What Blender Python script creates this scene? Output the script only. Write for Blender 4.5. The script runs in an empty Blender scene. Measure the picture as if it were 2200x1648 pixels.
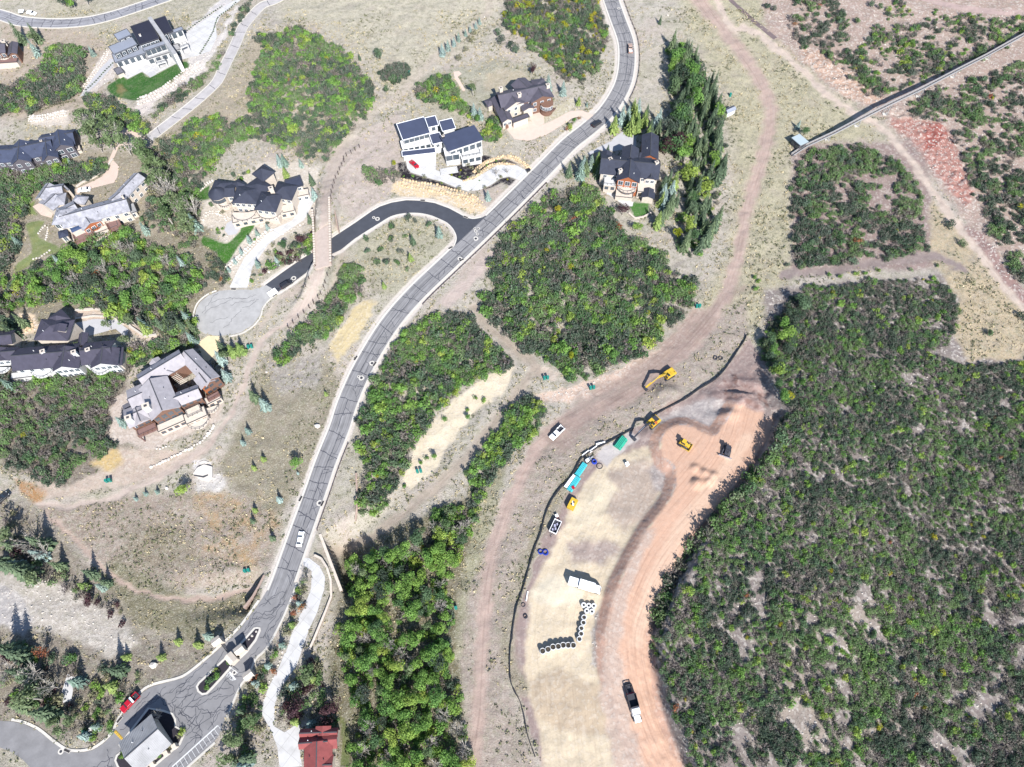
import bpy, bmesh, math, random
import numpy as np
from mathutils import Vector, Matrix

R = math.radians
random.seed(7)
rng = np.random.default_rng(11)
SC = bpy.context.scene
COL = SC.collection

# ---------------------------------------------------------------- camera
CAM_H = 220.0
PITCH = R(64.0)            # below the horizon
FPX = 1527.0               # focal length in pixels of the 2200 px wide photograph
cam = bpy.data.cameras.new('camera')
cam.sensor_width = 36.0
cam.lens = 36.0 * FPX / 2200.0
cam.clip_start = 1.0
cam.clip_end = 6000.0
camo = bpy.data.objects.new('camera', cam)
camo.location = (0, 0, CAM_H)
camo.rotation_euler = (math.pi / 2 - PITCH, 0, 0)
COL.objects.link(camo)
SC.camera = camo

# ---------------------------------------------------------------- sky, sun, exposure
SUN_EL = R(43.0)
SUN_AZ = R(159.0)          # compass-like angle from +Y, clockwise: the sun stands low right of the picture
world = bpy.data.worlds.new('World')
SC.world = world
world.use_nodes = True
wn = world.node_tree
sky = wn.nodes.new('ShaderNodeTexSky')
sky.sky_type = 'NISHITA'
sky.sun_disc = False
sky.sun_elevation = SUN_EL
sky.sun_rotation = SUN_AZ
sky.altitude = 2000.0
wn.links.new(sky.outputs[0], wn.nodes['Background'].inputs[0])
wn.nodes['Background'].inputs[1].default_value = 0.11
sl = bpy.data.lights.new('sun', 'SUN')
sl.energy = 4.6
sl.angle = R(0.53)
sl.color = (1.0, 0.975, 0.94)
so = bpy.data.objects.new('sun', sl)
sdir = Vector((math.sin(SUN_AZ) * math.cos(SUN_EL), math.cos(SUN_AZ) * math.cos(SUN_EL), math.sin(SUN_EL)))
so.rotation_euler = sdir.to_track_quat('Z', 'Y').to_euler()
COL.objects.link(so)
SC.view_settings.view_transform = 'Standard'
SC.view_settings.look = 'None'
SC.view_settings.gamma = 1.0
SC.view_settings.use_curve_mapping = False
SC.view_settings.exposure = 1.12
SC.cycles.max_bounces = 5
SC.cycles.diffuse_bounces = 3
SC.cycles.glossy_bounces = 2
SC.cycles.transmission_bounces = 2

# ---------------------------------------------------------------- colour helper
KALB = 0.52                # a sunlit level surface of albedo a shows about a / KALB in the picture
def lin(c):
    c = np.asarray(c, float) / 255.0
    return np.where(c <= 0.04045, c / 12.92, ((c + 0.055) / 1.055) ** 2.4)
def C(r, g, b, k=1.0):
    return tuple(np.minimum(lin((r, g, b)) * KALB * k, 0.85))

# ---------------------------------------------------------------- projection
sp, cp = math.sin(PITCH), math.cos(PITCH)
def proj(x, y, z):
    dz = z - CAM_H
    depth = y * cp - dz * sp
    up = y * sp + dz * cp
    return 1100.0 + FPX * x / depth, 824.0 - FPX * up / depth
def ray(px, py):
    u, v = (px - 1100.0) / FPX, (py - 824.0) / FPX
    return u, cp - v * sp, -sp - v * cp
def at_plane(px, py, z):
    dx, dy, dz = ray(px, py)
    t = (z - CAM_H) / dz
    return dx * t, dy * t

# ---------------------------------------------------------------- noise
def _hash(ix, iy, s):
    h = (ix.astype(np.int64) * 374761393 + iy.astype(np.int64) * 668265263 + s * 1442695041) & 0x7fffffff
    h = ((h ^ (h >> 13)) * 1274126177) & 0x7fffffff
    return ((h ^ (h >> 16)) & 0xffff) / 65535.0
def vnoise(x, y, s=0):
    x = np.asarray(x, float); y = np.asarray(y, float)
    ix, iy = np.floor(x), np.floor(y)
    fx, fy = x - ix, y - iy
    fx = fx * fx * (3 - 2 * fx); fy = fy * fy * (3 - 2 * fy)
    a = _hash(ix, iy, s); b = _hash(ix + 1, iy, s); c = _hash(ix, iy + 1, s); d = _hash(ix + 1, iy + 1, s)
    return (a + (b - a) * fx) * (1 - fy) + (c + (d - c) * fx) * fy
def fbm(x, y, s=0, n=4):
    t = 0; a = 0.5; w = 0
    for k in range(n):
        t = t + a * vnoise(x * 2 ** k + 17.3 * k, y * 2 ** k - 9.1 * k, s + k); w += a; a *= 0.5
    return t / w

# ---------------------------------------------------------------- polygons in photograph pixels
def inpoly(px, py, P):
    px = np.asarray(px, float); py = np.asarray(py, float)
    r = np.zeros(px.shape, bool)
    n = len(P)
    for i in range(n):
        x1, y1 = P[i]; x2, y2 = P[(i + 1) % n]
        if y1 == y2: continue
        c = ((y1 > py) != (y2 > py)) & (px < (x2 - x1) * (py - y1) / (y2 - y1) + x1)
        r ^= c
    return r
def dist_line(px, py, P, closed=False):
    d = np.full(np.shape(px), 1e9)
    n = len(P)
    for i in range(n if closed else n - 1):
        x1, y1 = P[i]; x2, y2 = P[(i + 1) % n]
        L = (x2 - x1) ** 2 + (y2 - y1) ** 2 + 1e-9
        t = np.clip(((px - x1) * (x2 - x1) + (py - y1) * (y2 - y1)) / L, 0, 1)
        d = np.minimum(d, np.hypot(px - x1 - t * (x2 - x1), py - y1 - t * (y2 - y1)))
    return d
def sdist(px, py, P):
    d = dist_line(px, py, P, True)
    return np.where(inpoly(px, py, P), d, -d)
def sstep(a, b, x):
    t = np.clip((x - a) / (b - a), 0, 1)
    return t * t * (3 - 2 * t)
def smooth(P, n=6, closed=False):
    P = [np.array(p, float) for p in P]
    N = len(P); out = []
    rngs = range(N if closed else N - 1)
    for i in rngs:
        if closed: a, b, c, d = P[i - 1], P[i], P[(i + 1) % N], P[(i + 2) % N]
        else: a, b, c, d = P[max(i - 1, 0)], P[i], P[i + 1], P[min(i + 2, N - 1)]
        for k in range(n):
            t = k / n
            out.append(tuple(0.5 * (2 * b + (c - a) * t + (2 * a - 5 * b + 4 * c - d) * t * t + (3 * b - a - 3 * c + d) * t ** 3)))
    if not closed: out.append(tuple(P[-1]))
    return out
def tile(ox, oy, s):
    return lambda *pts: [(ox + x / s, oy + y / s) for x, y in pts]
T1 = tile(0, 0, 4.847); T2 = tile(400, 0, 4.847); T3 = tile(800, 0, 4.847); T4 = tile(1200, 0, 4.847)
T5 = tile(1600, 0, 3.661); T6 = tile(0, 320, 4.847); T7 = tile(400, 320, 4.847); T8 = tile(800, 320, 4.847)
TH = tile(1200, 240, 4.847); TI = tile(0, 640, 3.971); TM = tile(450, 640, 3.971); TC = tile(950, 640, 3.971)
TP = tile(1100, 720, 3.661); TL = tile(0, 1000, 3.971); TR = tile(450, 1000, 3.971); TQ = tile(950, 1000, 3.971)
TB0 = tile(0, 1233, 3.971); TB1 = tile(450, 1233, 3.971); TB2 = tile(950, 1233, 3.971); TG = tile(400, 1320, 5.29)

# ---------------------------------------------------------------- object helpers
def link(o, parent=None):
    COL.objects.link(o)
    if parent is not None: o.parent = parent
    return o
def tag(o, label=None, cat=None, group=None, kind=None):
    if label: o['label'] = label
    if cat: o['category'] = cat
    if group: o['group'] = group
    if kind: o['kind'] = kind
    return o
def empty(name, loc, rz=0.0, label=None, cat=None, group=None):
    o = bpy.data.objects.new(name, None)
    o.empty_display_size = 0.5
    o.location = loc; o.rotation_euler = (0, 0, rz)
    return tag(link(o), label, cat, group)
class MB:
    """collects faces and builds ONE mesh object"""
    def __init__(s): s.v = []; s.f = []; s.m = []; s.uv = None
    def add(s, vs, fs, mi=0):
        b = len(s.v); s.v += [tuple(map(float, q)) for q in vs]
        s.f += [tuple(b + i for i in f) for f in fs]; s.m += [mi] * len(fs); return s
    def box(s, c, d, rz=0.0, taper=(1, 1), mi=0, shift=(0, 0)):
        x, y, z = d[0] / 2, d[1] / 2, d[2] / 2
        tx, ty = taper; sx, sy = shift
        vs = [(-x, -y, -z), (x, -y, -z), (x, y, -z), (-x, y, -z),
              (-x * tx + sx, -y * ty + sy, z), (x * tx + sx, -y * ty + sy, z), (x * tx + sx, y * ty + sy, z), (-x * tx + sx, y * ty + sy, z)]
        ca, sa = math.cos(rz), math.sin(rz)
        vs = [(c[0] + p[0] * ca - p[1] * sa, c[1] + p[0] * sa + p[1] * ca, c[2] + p[2]) for p in vs]
        return s.add(vs, [(3, 2, 1, 0), (4, 5, 6, 7), (0, 1, 5, 4), (1, 2, 6, 5), (2, 3, 7, 6), (3, 0, 4, 7)], mi)
    def prism(s, poly, z0, z1, mi=0):
        n = len(poly)
        ar = sum(poly[i][0] * poly[(i + 1) % n][1] - poly[(i + 1) % n][0] * poly[i][1] for i in range(n))
        if ar < 0: poly = poly[::-1]
        vs = [(x, y, z0) for x, y in poly] + [(x, y, z1) for x, y in poly]
        return s.add(vs, [tuple(range(n - 1, -1, -1)), tuple(range(n, 2 * n))] + [(i, (i + 1) % n, n + (i + 1) % n, n + i) for i in range(n)], mi)
    def bar(s, a, b, w, h=None, mi=0):
        a = Vector(a); b = Vector(b); d = (b - a)
        if d.length < 1e-6: return s
        d.normalize(); h = h or w
        up = Vector((0, 0, 1)) if abs(d.z) < 0.95 else Vector((1, 0, 0))
        r = d.cross(up).normalized() * (w / 2); u = r.cross(d).normalized() * (h / 2)
        vs = [a - r - u, a + r - u, a + r + u, a - r + u, b - r - u, b + r - u, b + r + u, b - r + u]
        return s.add(vs, [(0, 1, 2, 3), (7, 6, 5, 4), (4, 5, 1, 0), (5, 6, 2, 1), (6, 7, 3, 2), (7, 4, 0, 3)], mi)
    def tube(s, a, b, r0, r1=None, n=8, mi=0, caps=True):
        a = Vector(a); b = Vector(b); d = (b - a).normalized(); r1 = r0 if r1 is None else r1
        up = Vector((0, 0, 1)) if abs(d.z) < 0.95 else Vector((1, 0, 0))
        r = d.cross(up).normalized(); u = r.cross(d).normalized()
        vs = []
        for p, q in ((a, r0), (b, r1)):
            for i in range(n):
                t = 2 * math.pi * i / n
                vs.append(p + (r * math.cos(t) + u * math.sin(t)) * q)
        fs = [(i, n + i, n + (i + 1) % n, (i + 1) % n) for i in range(n)]
        if caps: fs += [tuple(range(n)), tuple(range(2 * n - 1, n - 1, -1))]
        return s.add(vs, fs, mi)
    def ring(s, c, r0, r1, h, n=18, mi=0):
        vs = []
        for (r, z) in ((r0, 0), (r1, 0), (r1, h), (r0, h)):
            for i in range(n):
                t = 2 * math.pi * i / n; vs.append((c[0] + r * math.cos(t), c[1] + r * math.sin(t), c[2] + z))
        fs = []
        for k in range(4):
            a, b = k * n, ((k + 1) % 4) * n
            fs += [(a + i, a + (i + 1) % n, b + (i + 1) % n, b + i) for i in range(n)]
        return s.add(vs, fs, mi)
    def torus(s, c, R0, r, n=18, m=6, mi=0, axis='z'):
        vs = []
        for i in range(n):
            t = 2 * math.pi * i / n
            for j in range(m):
                p = 2 * math.pi * j / m; q = R0 + r * math.cos(p)
                w = (q * math.cos(t), q * math.sin(t), r * math.sin(p))
                if axis == 'y': w = (w[0], w[2], w[1])
                vs.append((c[0] + w[0], c[1] + w[1], c[2] + w[2]))
        return s.add(vs, [(i * m + j, ((i + 1) % n) * m + j, ((i + 1) % n) * m + (j + 1) % m, i * m + (j + 1) % m) for i in range(n) for j in range(m)], mi)
    def mesh(s, name, mats):
        me = bpy.data.meshes.new(name)
        me.from_pydata(s.v, [], s.f)
        for m in (mats if isinstance(mats, (list, tuple)) else [mats]): me.materials.append(m)
        if any(s.m): me.polygons.foreach_set('material_index', s.m)
        if s.uv is not None:
            l = me.uv_layers.new(name='UVMap'); idx = np.empty(len(me.loops), np.int32); me.loops.foreach_get('vertex_index', idx)
            l.data.foreach_set('uv', np.asarray(s.uv, np.float32)[idx].ravel())
        me.update()
        return me
    def build(s, name, mats, parent=None, bevel=0.0):
        me = s.mesh(name, mats)
        if bevel > 0:
            bm = bmesh.new(); bm.from_mesh(me)
            bmesh.ops.bevel(bm, geom=bm.edges[:], offset=bevel, segments=1, affect='EDGES', profile=0.5)
            bm.to_mesh(me); bm.free()
        return link(bpy.data.objects.new(name, me), parent)
def fixn(o):
    bm = bmesh.new(); bm.from_mesh(o.data); bmesh.ops.recalc_face_normals(bm, faces=bm.faces[:]); bm.to_mesh(o.data); bm.free(); return o

# ---------------------------------------------------------------- materials
_mats = {}
def mat(name, col, rough=0.75, var=0.12, scale=1.5, bump=0.0, metal=0.0, rnd=0.0, spec=0.35, col2=None):
    if name in _mats: return _mats[name]
    m = bpy.data.materials.new(name); m.use_nodes = True
    nt = m.node_tree; b = nt.nodes['Principled BSDF']
    b.inputs['Roughness'].default_value = rough; b.inputs['Metallic'].default_value = metal
    b.inputs['Specular IOR Level'].default_value = spec
    tc = nt.nodes.new('ShaderNodeTexCoord')
    nz = nt.nodes.new('ShaderNodeTexNoise'); nz.inputs['Scale'].default_value = scale; nz.inputs['Detail'].default_value = 6
    nz.inputs['Roughness'].default_value = 0.62
    nt.links.new(tc.outputs['Object'], nz.inputs['Vector'])
    mr = nt.nodes.new('ShaderNodeMapRange'); mr.inputs[1].default_value = 0.28; mr.inputs[2].default_value = 0.72
    nt.links.new(nz.outputs[0], mr.inputs[0])
    mx = nt.nodes.new('ShaderNodeMix'); mx.data_type = 'RGBA'
    c = np.array(col[:3])
    lo = tuple(np.clip(c * (1 - var), 0, 1)) + (1,)
    hi = tuple(np.clip(c * (1 + var), 0, 1)) + (1,) if col2 is None else tuple(col2[:3]) + (1,)
    mx.inputs[6].default_value = lo; mx.inputs[7].default_value = hi
    nt.links.new(mr.outputs[0], mx.inputs[0])
    out = mx.outputs[2]
    if rnd > 0:
        oi = nt.nodes.new('ShaderNodeObjectInfo')
        hs = nt.nodes.new('ShaderNodeHueSaturation')
        m2 = nt.nodes.new('ShaderNodeMapRange'); m2.inputs[3].default_value = 1 - rnd; m2.inputs[4].default_value = 1 + rnd
        nt.links.new(oi.outputs['Random'], m2.inputs[0]); nt.links.new(m2.outputs[0], hs.inputs['Value'])
        nt.links.new(out, hs.inputs['Color']); out = hs.outputs[0]
    nt.links.new(out, b.inputs['Base Color'])
    if bump > 0:
        bp = nt.nodes.new('ShaderNodeBump'); bp.inputs['Strength'].default_value = bump; bp.inputs['Distance'].default_value = 0.1
        n2 = nt.nodes.new('ShaderNodeTexNoise'); n2.inputs['Scale'].default_value = scale * 4; n2.inputs['Detail'].default_value = 4
        nt.links.new(tc.outputs['Object'], n2.inputs['Vector'])
        nt.links.new(n2.outputs[0], bp.inputs['Height']); nt.links.new(bp.outputs[0], b.inputs['Normal'])
    _mats[name] = m
    return m
# ================================================================ TERRAIN
GS = 0.62
GX = np.arange(-270, 270.01, GS); GY = np.arange(-42, 336.01, GS)
XX, YY = np.meshgrid(GX, GY)

# traced lines used for the shape of the ground and for its colour (photograph pixels)
MAIN = [(1296, -60), (1305, -25), (1313, 0), (1328, 43), (1344, 88), (1347, 130), (1341, 172), (1325, 208), (1298, 246), (1261, 279), (1221, 311), (1161, 372), (1089, 444),
        (1026, 505), (959, 568), (895, 629), (845, 686), (808, 741), (773, 804), (746, 867), (729, 920), (700, 992), (680, 1050), (660, 1105), (641, 1158), (624, 1206), (606, 1256), (592, 1290)]
BRIDGE = [(735, 320), (712, 370), (702, 420), (697, 470), (694, 520), (689, 565), (665, 640), (620, 690)]
RED = [(1583, 868), (1625, 868), (1660, 895), (1648, 940), (1600, 1015), (1540, 1090), (1490, 1145), (1450, 1205), (1412, 1290), (1390, 1370), (1394, 1450), (1412, 1540), (1445, 1620), (1470, 1700),
       (1400, 1700), (1352, 1590), (1318, 1490), (1302, 1420), (1303, 1350), (1322, 1270), (1352, 1205), (1392, 1135), (1440, 1070), (1452, 1010), (1428, 985), (1418, 945), (1440, 920), (1475, 912), (1515, 930), (1535, 935), (1562, 900)]
SIDEROAD_L = T8((0, 640), (80, 600), (200, 560), (350, 535), (500, 540), (650, 565), (800, 620), (930, 690), (1000, 722), (1060, 730), (1150, 712))
SIDEROAD_R = T8((0, 820), (80, 770), (200, 700), (340, 670), (480, 668), (600, 690), (700, 730), (780, 770), (840, 830), (875, 900), (878, 950), (860, 1000))
DARKROAD = [(569, 613), (606, 586), (647.6, 557), (677.5, 539), (715.7, 510), (763, 479), (800, 453)] + SIDEROAD_L[1:] + [(1060, 452), (1012, 505), (983, 530)] + \
           [(977, 526)] + SIDEROAD_R[::-1][1:] + [(763, 512), (732, 537), (700, 552), (670, 566), (658, 586), (627, 609), (598, 627)]
M_KERB = mat('kerb_concrete', C(232, 226, 216), .9, .08, .8, .1)
M_TAR = mat('tar_seam', C(72, 74, 86), .7, .15, 3)
M_CONC = mat('white_concrete', C(230, 228, 226), .85, .06, .25, .06)
def joints(m, size, dark):
    nt = m.node_tree; b = nt.nodes['Principled BSDF']; src = b.inputs['Base Color'].links[0].from_socket
    tc = nt.nodes.new('ShaderNodeTexCoord'); mp = nt.nodes.new('ShaderNodeMapping'); mp.inputs['Rotation'].default_value = (0, 0, .6); bk = nt.nodes.new('ShaderNodeTexBrick'); bk.offset = 0
    for n_, v_ in (('Scale', 1.0), ('Mortar Size', .035), ('Brick Width', size), ('Row Height', size)): bk.inputs[n_].default_value = v_
    nt.links.new(tc.outputs['Object'], mp.inputs[0]); nt.links.new(mp.outputs[0], bk.inputs['Vector']); nz = nt.nodes.new('ShaderNodeTexNoise'); nz.inputs['Scale'].default_value = .35; nz.inputs['Detail'].default_value = 6; nt.links.new(tc.outputs['Object'], nz.inputs[0])
    mr = nt.nodes.new('ShaderNodeMapRange'); mr.inputs[1].default_value = .5; mr.inputs[2].default_value = .75; mr.inputs[3].default_value = 0; mr.inputs[4].default_value = .45; nt.links.new(nz.outputs[0], mr.inputs[0])
    mx_ = nt.nodes.new('ShaderNodeMath'); mx_.operation = 'MAXIMUM'; nt.links.new(bk.outputs['Fac'], mx_.inputs[0]); nt.links.new(mr.outputs[0], mx_.inputs[1])
    mx = nt.nodes.new('ShaderNodeMix'); mx.data_type = 'RGBA'; nt.links.new(mx_.outputs[0], mx.inputs[0]); nt.links.new(src, mx.inputs[6]); mx.inputs[7].default_value = tuple(dark) + (1,); nt.links.new(mx.outputs[2], b.inputs['Base Color'])
joints(M_CONC, 3.6, C(176, 172, 168))
M_PINK = mat('pink_pavers', C(236, 212, 196), .9, .07, .6, .1)
M_TANP = mat('tan_pavers', C(246, 224, 184), .9, .07, .6, .1)
M_GREYC = mat('grey_pavers', C(208, 206, 208), .9, .07, .5, .1)

LOWER = [(584, 1252), (561, 1290), (541, 1318), (514, 1353), (466, 1399), (428, 1432), (393, 1457), (353, 1468), (327, 1475), (307, 1487), (285, 1512), (267, 1530), (254, 1555), (242, 1578), (222, 1598), (201, 1611), (181, 1616), (161, 1617), (141, 1613),
         (111, 1593), (83, 1570), (50, 1555), (25, 1550), (0, 1549), (-60, 1560), (-60, 1600), (0, 1606), (25, 1616), (50, 1633), (66, 1650), (90, 1700), (350, 1700), (403, 1648), (413, 1636), (461, 1593), (471, 1580), (482, 1548), (488, 1535), (515, 1472), (533, 1450), (548, 1414), (571, 1392), (600, 1340), (622, 1290), (636, 1252)]
CULDESAC = [(572, 613), (542, 623), (503, 622), (472, 625), (449, 634), (431, 648), (422, 663), (418, 685), (426, 708), (440, 717), (460, 721), (490, 721), (518, 714), (543, 698), (558, 678), (563, 660), (577, 643), (600, 628)]
DRIVES = [('driveway', [(392, 128), (388, 112), (402, 70), (470, 22), (508, -2), (520, -2), (474, 34), (464, 56), (466, 80), (452, 110), (424, 120)], M_CONC, 0.05),
          ('driveway', T7((450, 1445), (640, 1445), (690, 1230), (860, 990), (1000, 890), (1230, 740), (1325, 560), (1290, 430), (1150, 470), (1165, 660), (1100, 750), (900, 840), (740, 990), (600, 1150), (520, 1300)), M_CONC, 0.055),
          ('driveway', T8((340, 40), (480, 40), (665, 40), (660, 220), (760, 252), (950, 332), (1050, 322), (1200, 230), (1300, 172), (1500, 172), (1630, 236), (1545, 330), (1420, 288), (1330, 308), (1230, 378), (1120, 428), (1000, 440), (900, 416), (740, 346), (560, 296), (402, 246), (362, 200)), M_CONC, 0.05),
          ('driveway', T3((1385, 1330), (1650, 1265), (1720, 1320), (1850, 1270), (2000, 1190), (2060, 1160), (2181, 1150), (2300, 1200), (2258, 1255), (2170, 1205), (2080, 1235), (1990, 1295), (1800, 1410), (1620, 1468), (1480, 1450)), M_PINK, 0.05),
          ('driveway', TH((545, 400), (560, 285), (690, 190), (860, 220), (810, 270), (810, 380), (640, 400), (560, 415)), M_GREYC, 0.05),
          ('driveway', TH((545, 405), (560, 300), (440, 360), (330, 410), (300, 440), (330, 450), (440, 400), (500, 420)), M_GREYC, 0.046),
          ('driveway', T1((1280, 1320), (1500, 1420), (1440, 1510), (1240, 1520), (1190, 1640), (1120, 1700), (1180, 1560), (1260, 1480)), M_PINK, 0.055),
          ('driveway', T6((1180, 120), (1240, 180), (1225, 280), (1195, 350), (960, 410), (800, 475), (785, 420), (950, 345), (1060, 290)), M_PINK, 0.05),
          ('driveway', TI((640, 215), (800, 182), (980, 182), (1100, 275), (1070, 335), (985, 265), (740, 330), (630, 330)), M_GREYC, 0.05),
          ('driveway', TI((1775, 322), (1895, 330), (1885, 420), (1780, 545), (1740, 525), (1680, 390)), M_TANP, 0.06),
          ('driveway', TR((800, 790), (850, 790), (940, 860), (985, 950), (980, 1050), (920, 1250), (850, 1400), (800, 1540), (640, 1640), (700, 1440), (830, 1150), (868, 1050), (872, 900), (800, 850)), M_CONC, 0.05),
          ('driveway', TB1((800, 600), (780, 680), (740, 790), (620, 960), (560, 1100), (552, 1300), (640, 1352), (775, 1260), (770, 1500), (790, 1640), (600, 1660), (580, 1480), (530, 1350), (450, 1200), (450, 1120), (500, 980), (600, 780), (640, 680)), M_CONC, 0.056),
          ('terrace', T1((1190, 750), (1330, 822), (1480, 747), (1560, 802), (1885, 640), (1880, 585), (1500, 590), (1250, 690)), M_CONC, 0.06),
          ('path', T1((1190, 620), (1180, 690), (1000, 885), (880, 995), (830, 1010), (900, 900), (1050, 710), (1150, 610)), M_GREYC, 0.05),
          ('terrace', T7((400, 850), (420, 780), (560, 690), (600, 780), (520, 890), (440, 900)), M_GREYC, 0.06),
          ('terrace', TI((90, 620), (650, 620), (660, 650), (400, 700), (100, 725)), M_CONC, 0.06),
          ('terrace', TH((470, 640), (600, 640), (600, 900), (780, 940), (770, 985), (700, 990), (580, 900), (500, 860)), M_CONC, 0.06),
          ('terrace', T6((340, 600), (420, 560), (560, 640), (540, 720), (430, 690)), M_PINK, 0.06),
          ('terrace', T3((1640, 1240), (1700, 1080), (1780, 1120), (1790, 1290), (1700, 1330)), M_PINK, 0.064),
          ('path', TB0((575, 855), (640, 880), (610, 1080), (540, 1100), (530, 1000)), M_CONC, 0.05),
          ('path', T3((840, 750), (900, 740), (930, 770), (890, 800), (970, 940), (950, 960), (860, 820)), M_PINK, 0.05)]
ROAD_A = [(640, -30), (594, 0), (563, 12), (538, 38), (521, 60), (507, 93), (493, 122), (480, 148), (466, 176), (439, 203), (400, 236), (316, 301)]
ROAD_B = [(-60, 20), (0, 32), (41, 45), (93, 50), (144, 50), (196, 44.5), (247, 32), (290, 18), (343, 0), (400, -20)]
FLAT = [T1((1100, 300), (1720, 150), (2000, 400), (1900, 620), (1350, 820), (1150, 680)), T1((-50, 380), (200, 400), (300, 560), (200, 660), (-50, 640)), T1((-50, 1500), (490, 1320), (860, 1380), (860, 1640), (-50, 1900)),
        T6((330, 360), (800, 440), (1400, 220), (1540, 320), (1480, 680), (1280, 880), (900, 1010), (520, 900)), T7((210, 330), (820, 150), (1240, 250), (1300, 500), (1120, 740), (500, 760), (230, 600)),
        T3((230, 1230), (700, 1180), (1080, 1280), (1160, 1500), (1160, 1800), (320, 1780)), T3((1140, 1000), (1400, 880), (1600, 790), (1900, 880), (1920, 1180), (1680, 1320), (1380, 1340)),
        TH((430, 420), (780, 220), (1060, 220), (1070, 980), (470, 980)), TI((-50, 260), (330, 180), (520, 80), (680, 110), (700, 330), (1090, 330), (1090, 620), (-50, 740)),
        TI((1000, 900), (1060, 720), (1160, 600), (1640, 400), (1900, 560), (1940, 860), (1840, 1060), (1230, 1280), (1080, 1200)), TB0((980, 1400), (1290, 1150), (1540, 1440), (1200, 1760)), TB1((740, 1280), (1120, 1270), (1130, 1760), (740, 1760)),
        T5((280, 1040), (440, 1020), (520, 1140), (390, 1230)), T4((1700, 1080), (1860, 1080), (1870, 1200), (1700, 1220))]
TRENCH_R = [(720, 1240), (712, 1205), (760, 1172), (830, 1128), (900, 1085)]
TRENCH_L = [(544, 1268), (500, 1277), (430, 1288), (350, 1283)]
PLATE = [(1240, 1065), (1290, 1000), (1380, 960), (1418, 950), (1440, 1010), (1440, 1070), (1390, 1140), (1350, 1205), (1318, 1275), (1300, 1350), (1303, 1420), (1318, 1490), (1352, 1590), (1390, 1690),
         (1190, 1690), (1160, 1570), (1135, 1500), (1128, 1440), (1135, 1350), (1140, 1270), (1170, 1210), (1205, 1130)]

def smooth_terrain(x, y):
    return (1.5 * np.sin(x / 46 + 0.6) * np.sin(y / 58 + 0.4) + 1.1 * np.sin((x + 0.8 * y) / 39.0) + 0.9 * np.sin((x - 1.3 * y) / 61.0 + 1.0)) * sstep(-60, 20, y + 30)
Z0 = smooth_terrain(XX, YY)
PX0, PY0 = proj(XX, YY, Z0)
Zt = Z0.copy()
def raised(P, h, ramp_px, k=1.0):
    """lift the inside of a traced outline by h, sloping down outside it over ramp_px"""
    qx, qy = proj(XX, YY, Z0 + h)
    x0, x1 = min(p[0] for p in P) - ramp_px, max(p[0] for p in P) + ramp_px
    y0, y1 = min(p[1] for p in P) - ramp_px, max(p[1] for p in P) + ramp_px
    m = (qx > x0) & (qx < x1) & (qy > y0) & (qy < y1)
    s = sdist(qx[m], qy[m], P)
    out = np.zeros_like(Z0); out[m] = h * np.clip(1 + s / ramp_px, 0, 1)
    return out
def blob(px, py, r, h, ry=None, pw=1.0):
    x, y = at_plane(px, py, h * 0.5)
    d = np.hypot((XX - x) / r, (YY - y) / (ry or r))
    return h * np.clip(1 - d ** pw, 0, 1) if pw != 2 else h * np.exp(-d * d * 2.2)
# the red haul road: a fill raised above the tan plateau
red = raised(smooth(RED, 3, True), 2.3, 24)
red *= sstep(1660, 1180, PY0) * 0.6 + 0.4
# natural hillside right of it comes back up
right_ok = sstep(-4, 22, PX0 - np.interp(PY0, [860, 900, 1020, 1150, 1290, 1370, 1450, 1540, 1700], [1640, 1668, 1612, 1500, 1425, 1398, 1402, 1425, 1490]))
Zt += red * (1 - right_ok) + right_ok * 5.6 * sstep(700, 960, PY0) * sstep(420, 60, PX0 - 1650)
# heaps dumped on the red road, wind-rows at its head, dirt heaps by the excavators
for (px, py, r, h) in ((1491, 1046, 2.3, 1.9), (1515, 1042, 1.9, 1.4), (1507, 1024, 1.9, 1.4), (1527, 1030, 1.9, 1.3), (1488, 1014, 1.9, 1.1), (1538, 1044, 1.6, .9)):
    Zt += blob(px, py, r, h, pw=1.35)
for (px, py, r, h) in ((1428, 838, 4.5, 1.5), (1446, 846, 3.5, 1.2), (1418, 852, 3.5, 1.3), (1440, 866, 3, 1.2), (1425, 872, 2.5, 1.0), (1390, 934, 3.0, .9)):
    Zt += blob(px, py, r, h, pw=2)
for (px, py, r, h, ry) in ((1610, 825, 8, 1.8, 4), (1560, 850, 9, 1.3, 3), (1590, 855, 5, 1.2, 3), (1625, 850, 4, 1.5, 6), (1555, 895, 6, 1.6, 3)):
    Zt += blob(px, py, r, h, ry, pw=2)
d = dist_line(PX0, PY0, [(1535, 865), (1580, 872), (1600, 860)]); Zt += 1.1 * np.exp(-(d / 10) ** 2)
# ski-bridge ramp over the dark side road, cut open where the road runs through
RH = 4.6
qx, qy = proj(XX, YY, Z0 + RH * 0.7)
db = dist_line(qx, qy, BRIDGE)
ends = sstep(350, 470, qy) * sstep(668, 585, qy)
rampw = 15 + 6 * (1 - ends)
ramp = RH * ends * sstep(0, 1, np.clip((rampw + 14 - db) / 14, 0, 1))
dark_in = sdist(PX0, PY0, DARKROAD)
Zt += ramp * sstep(-9, -14, dark_in)
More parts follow.
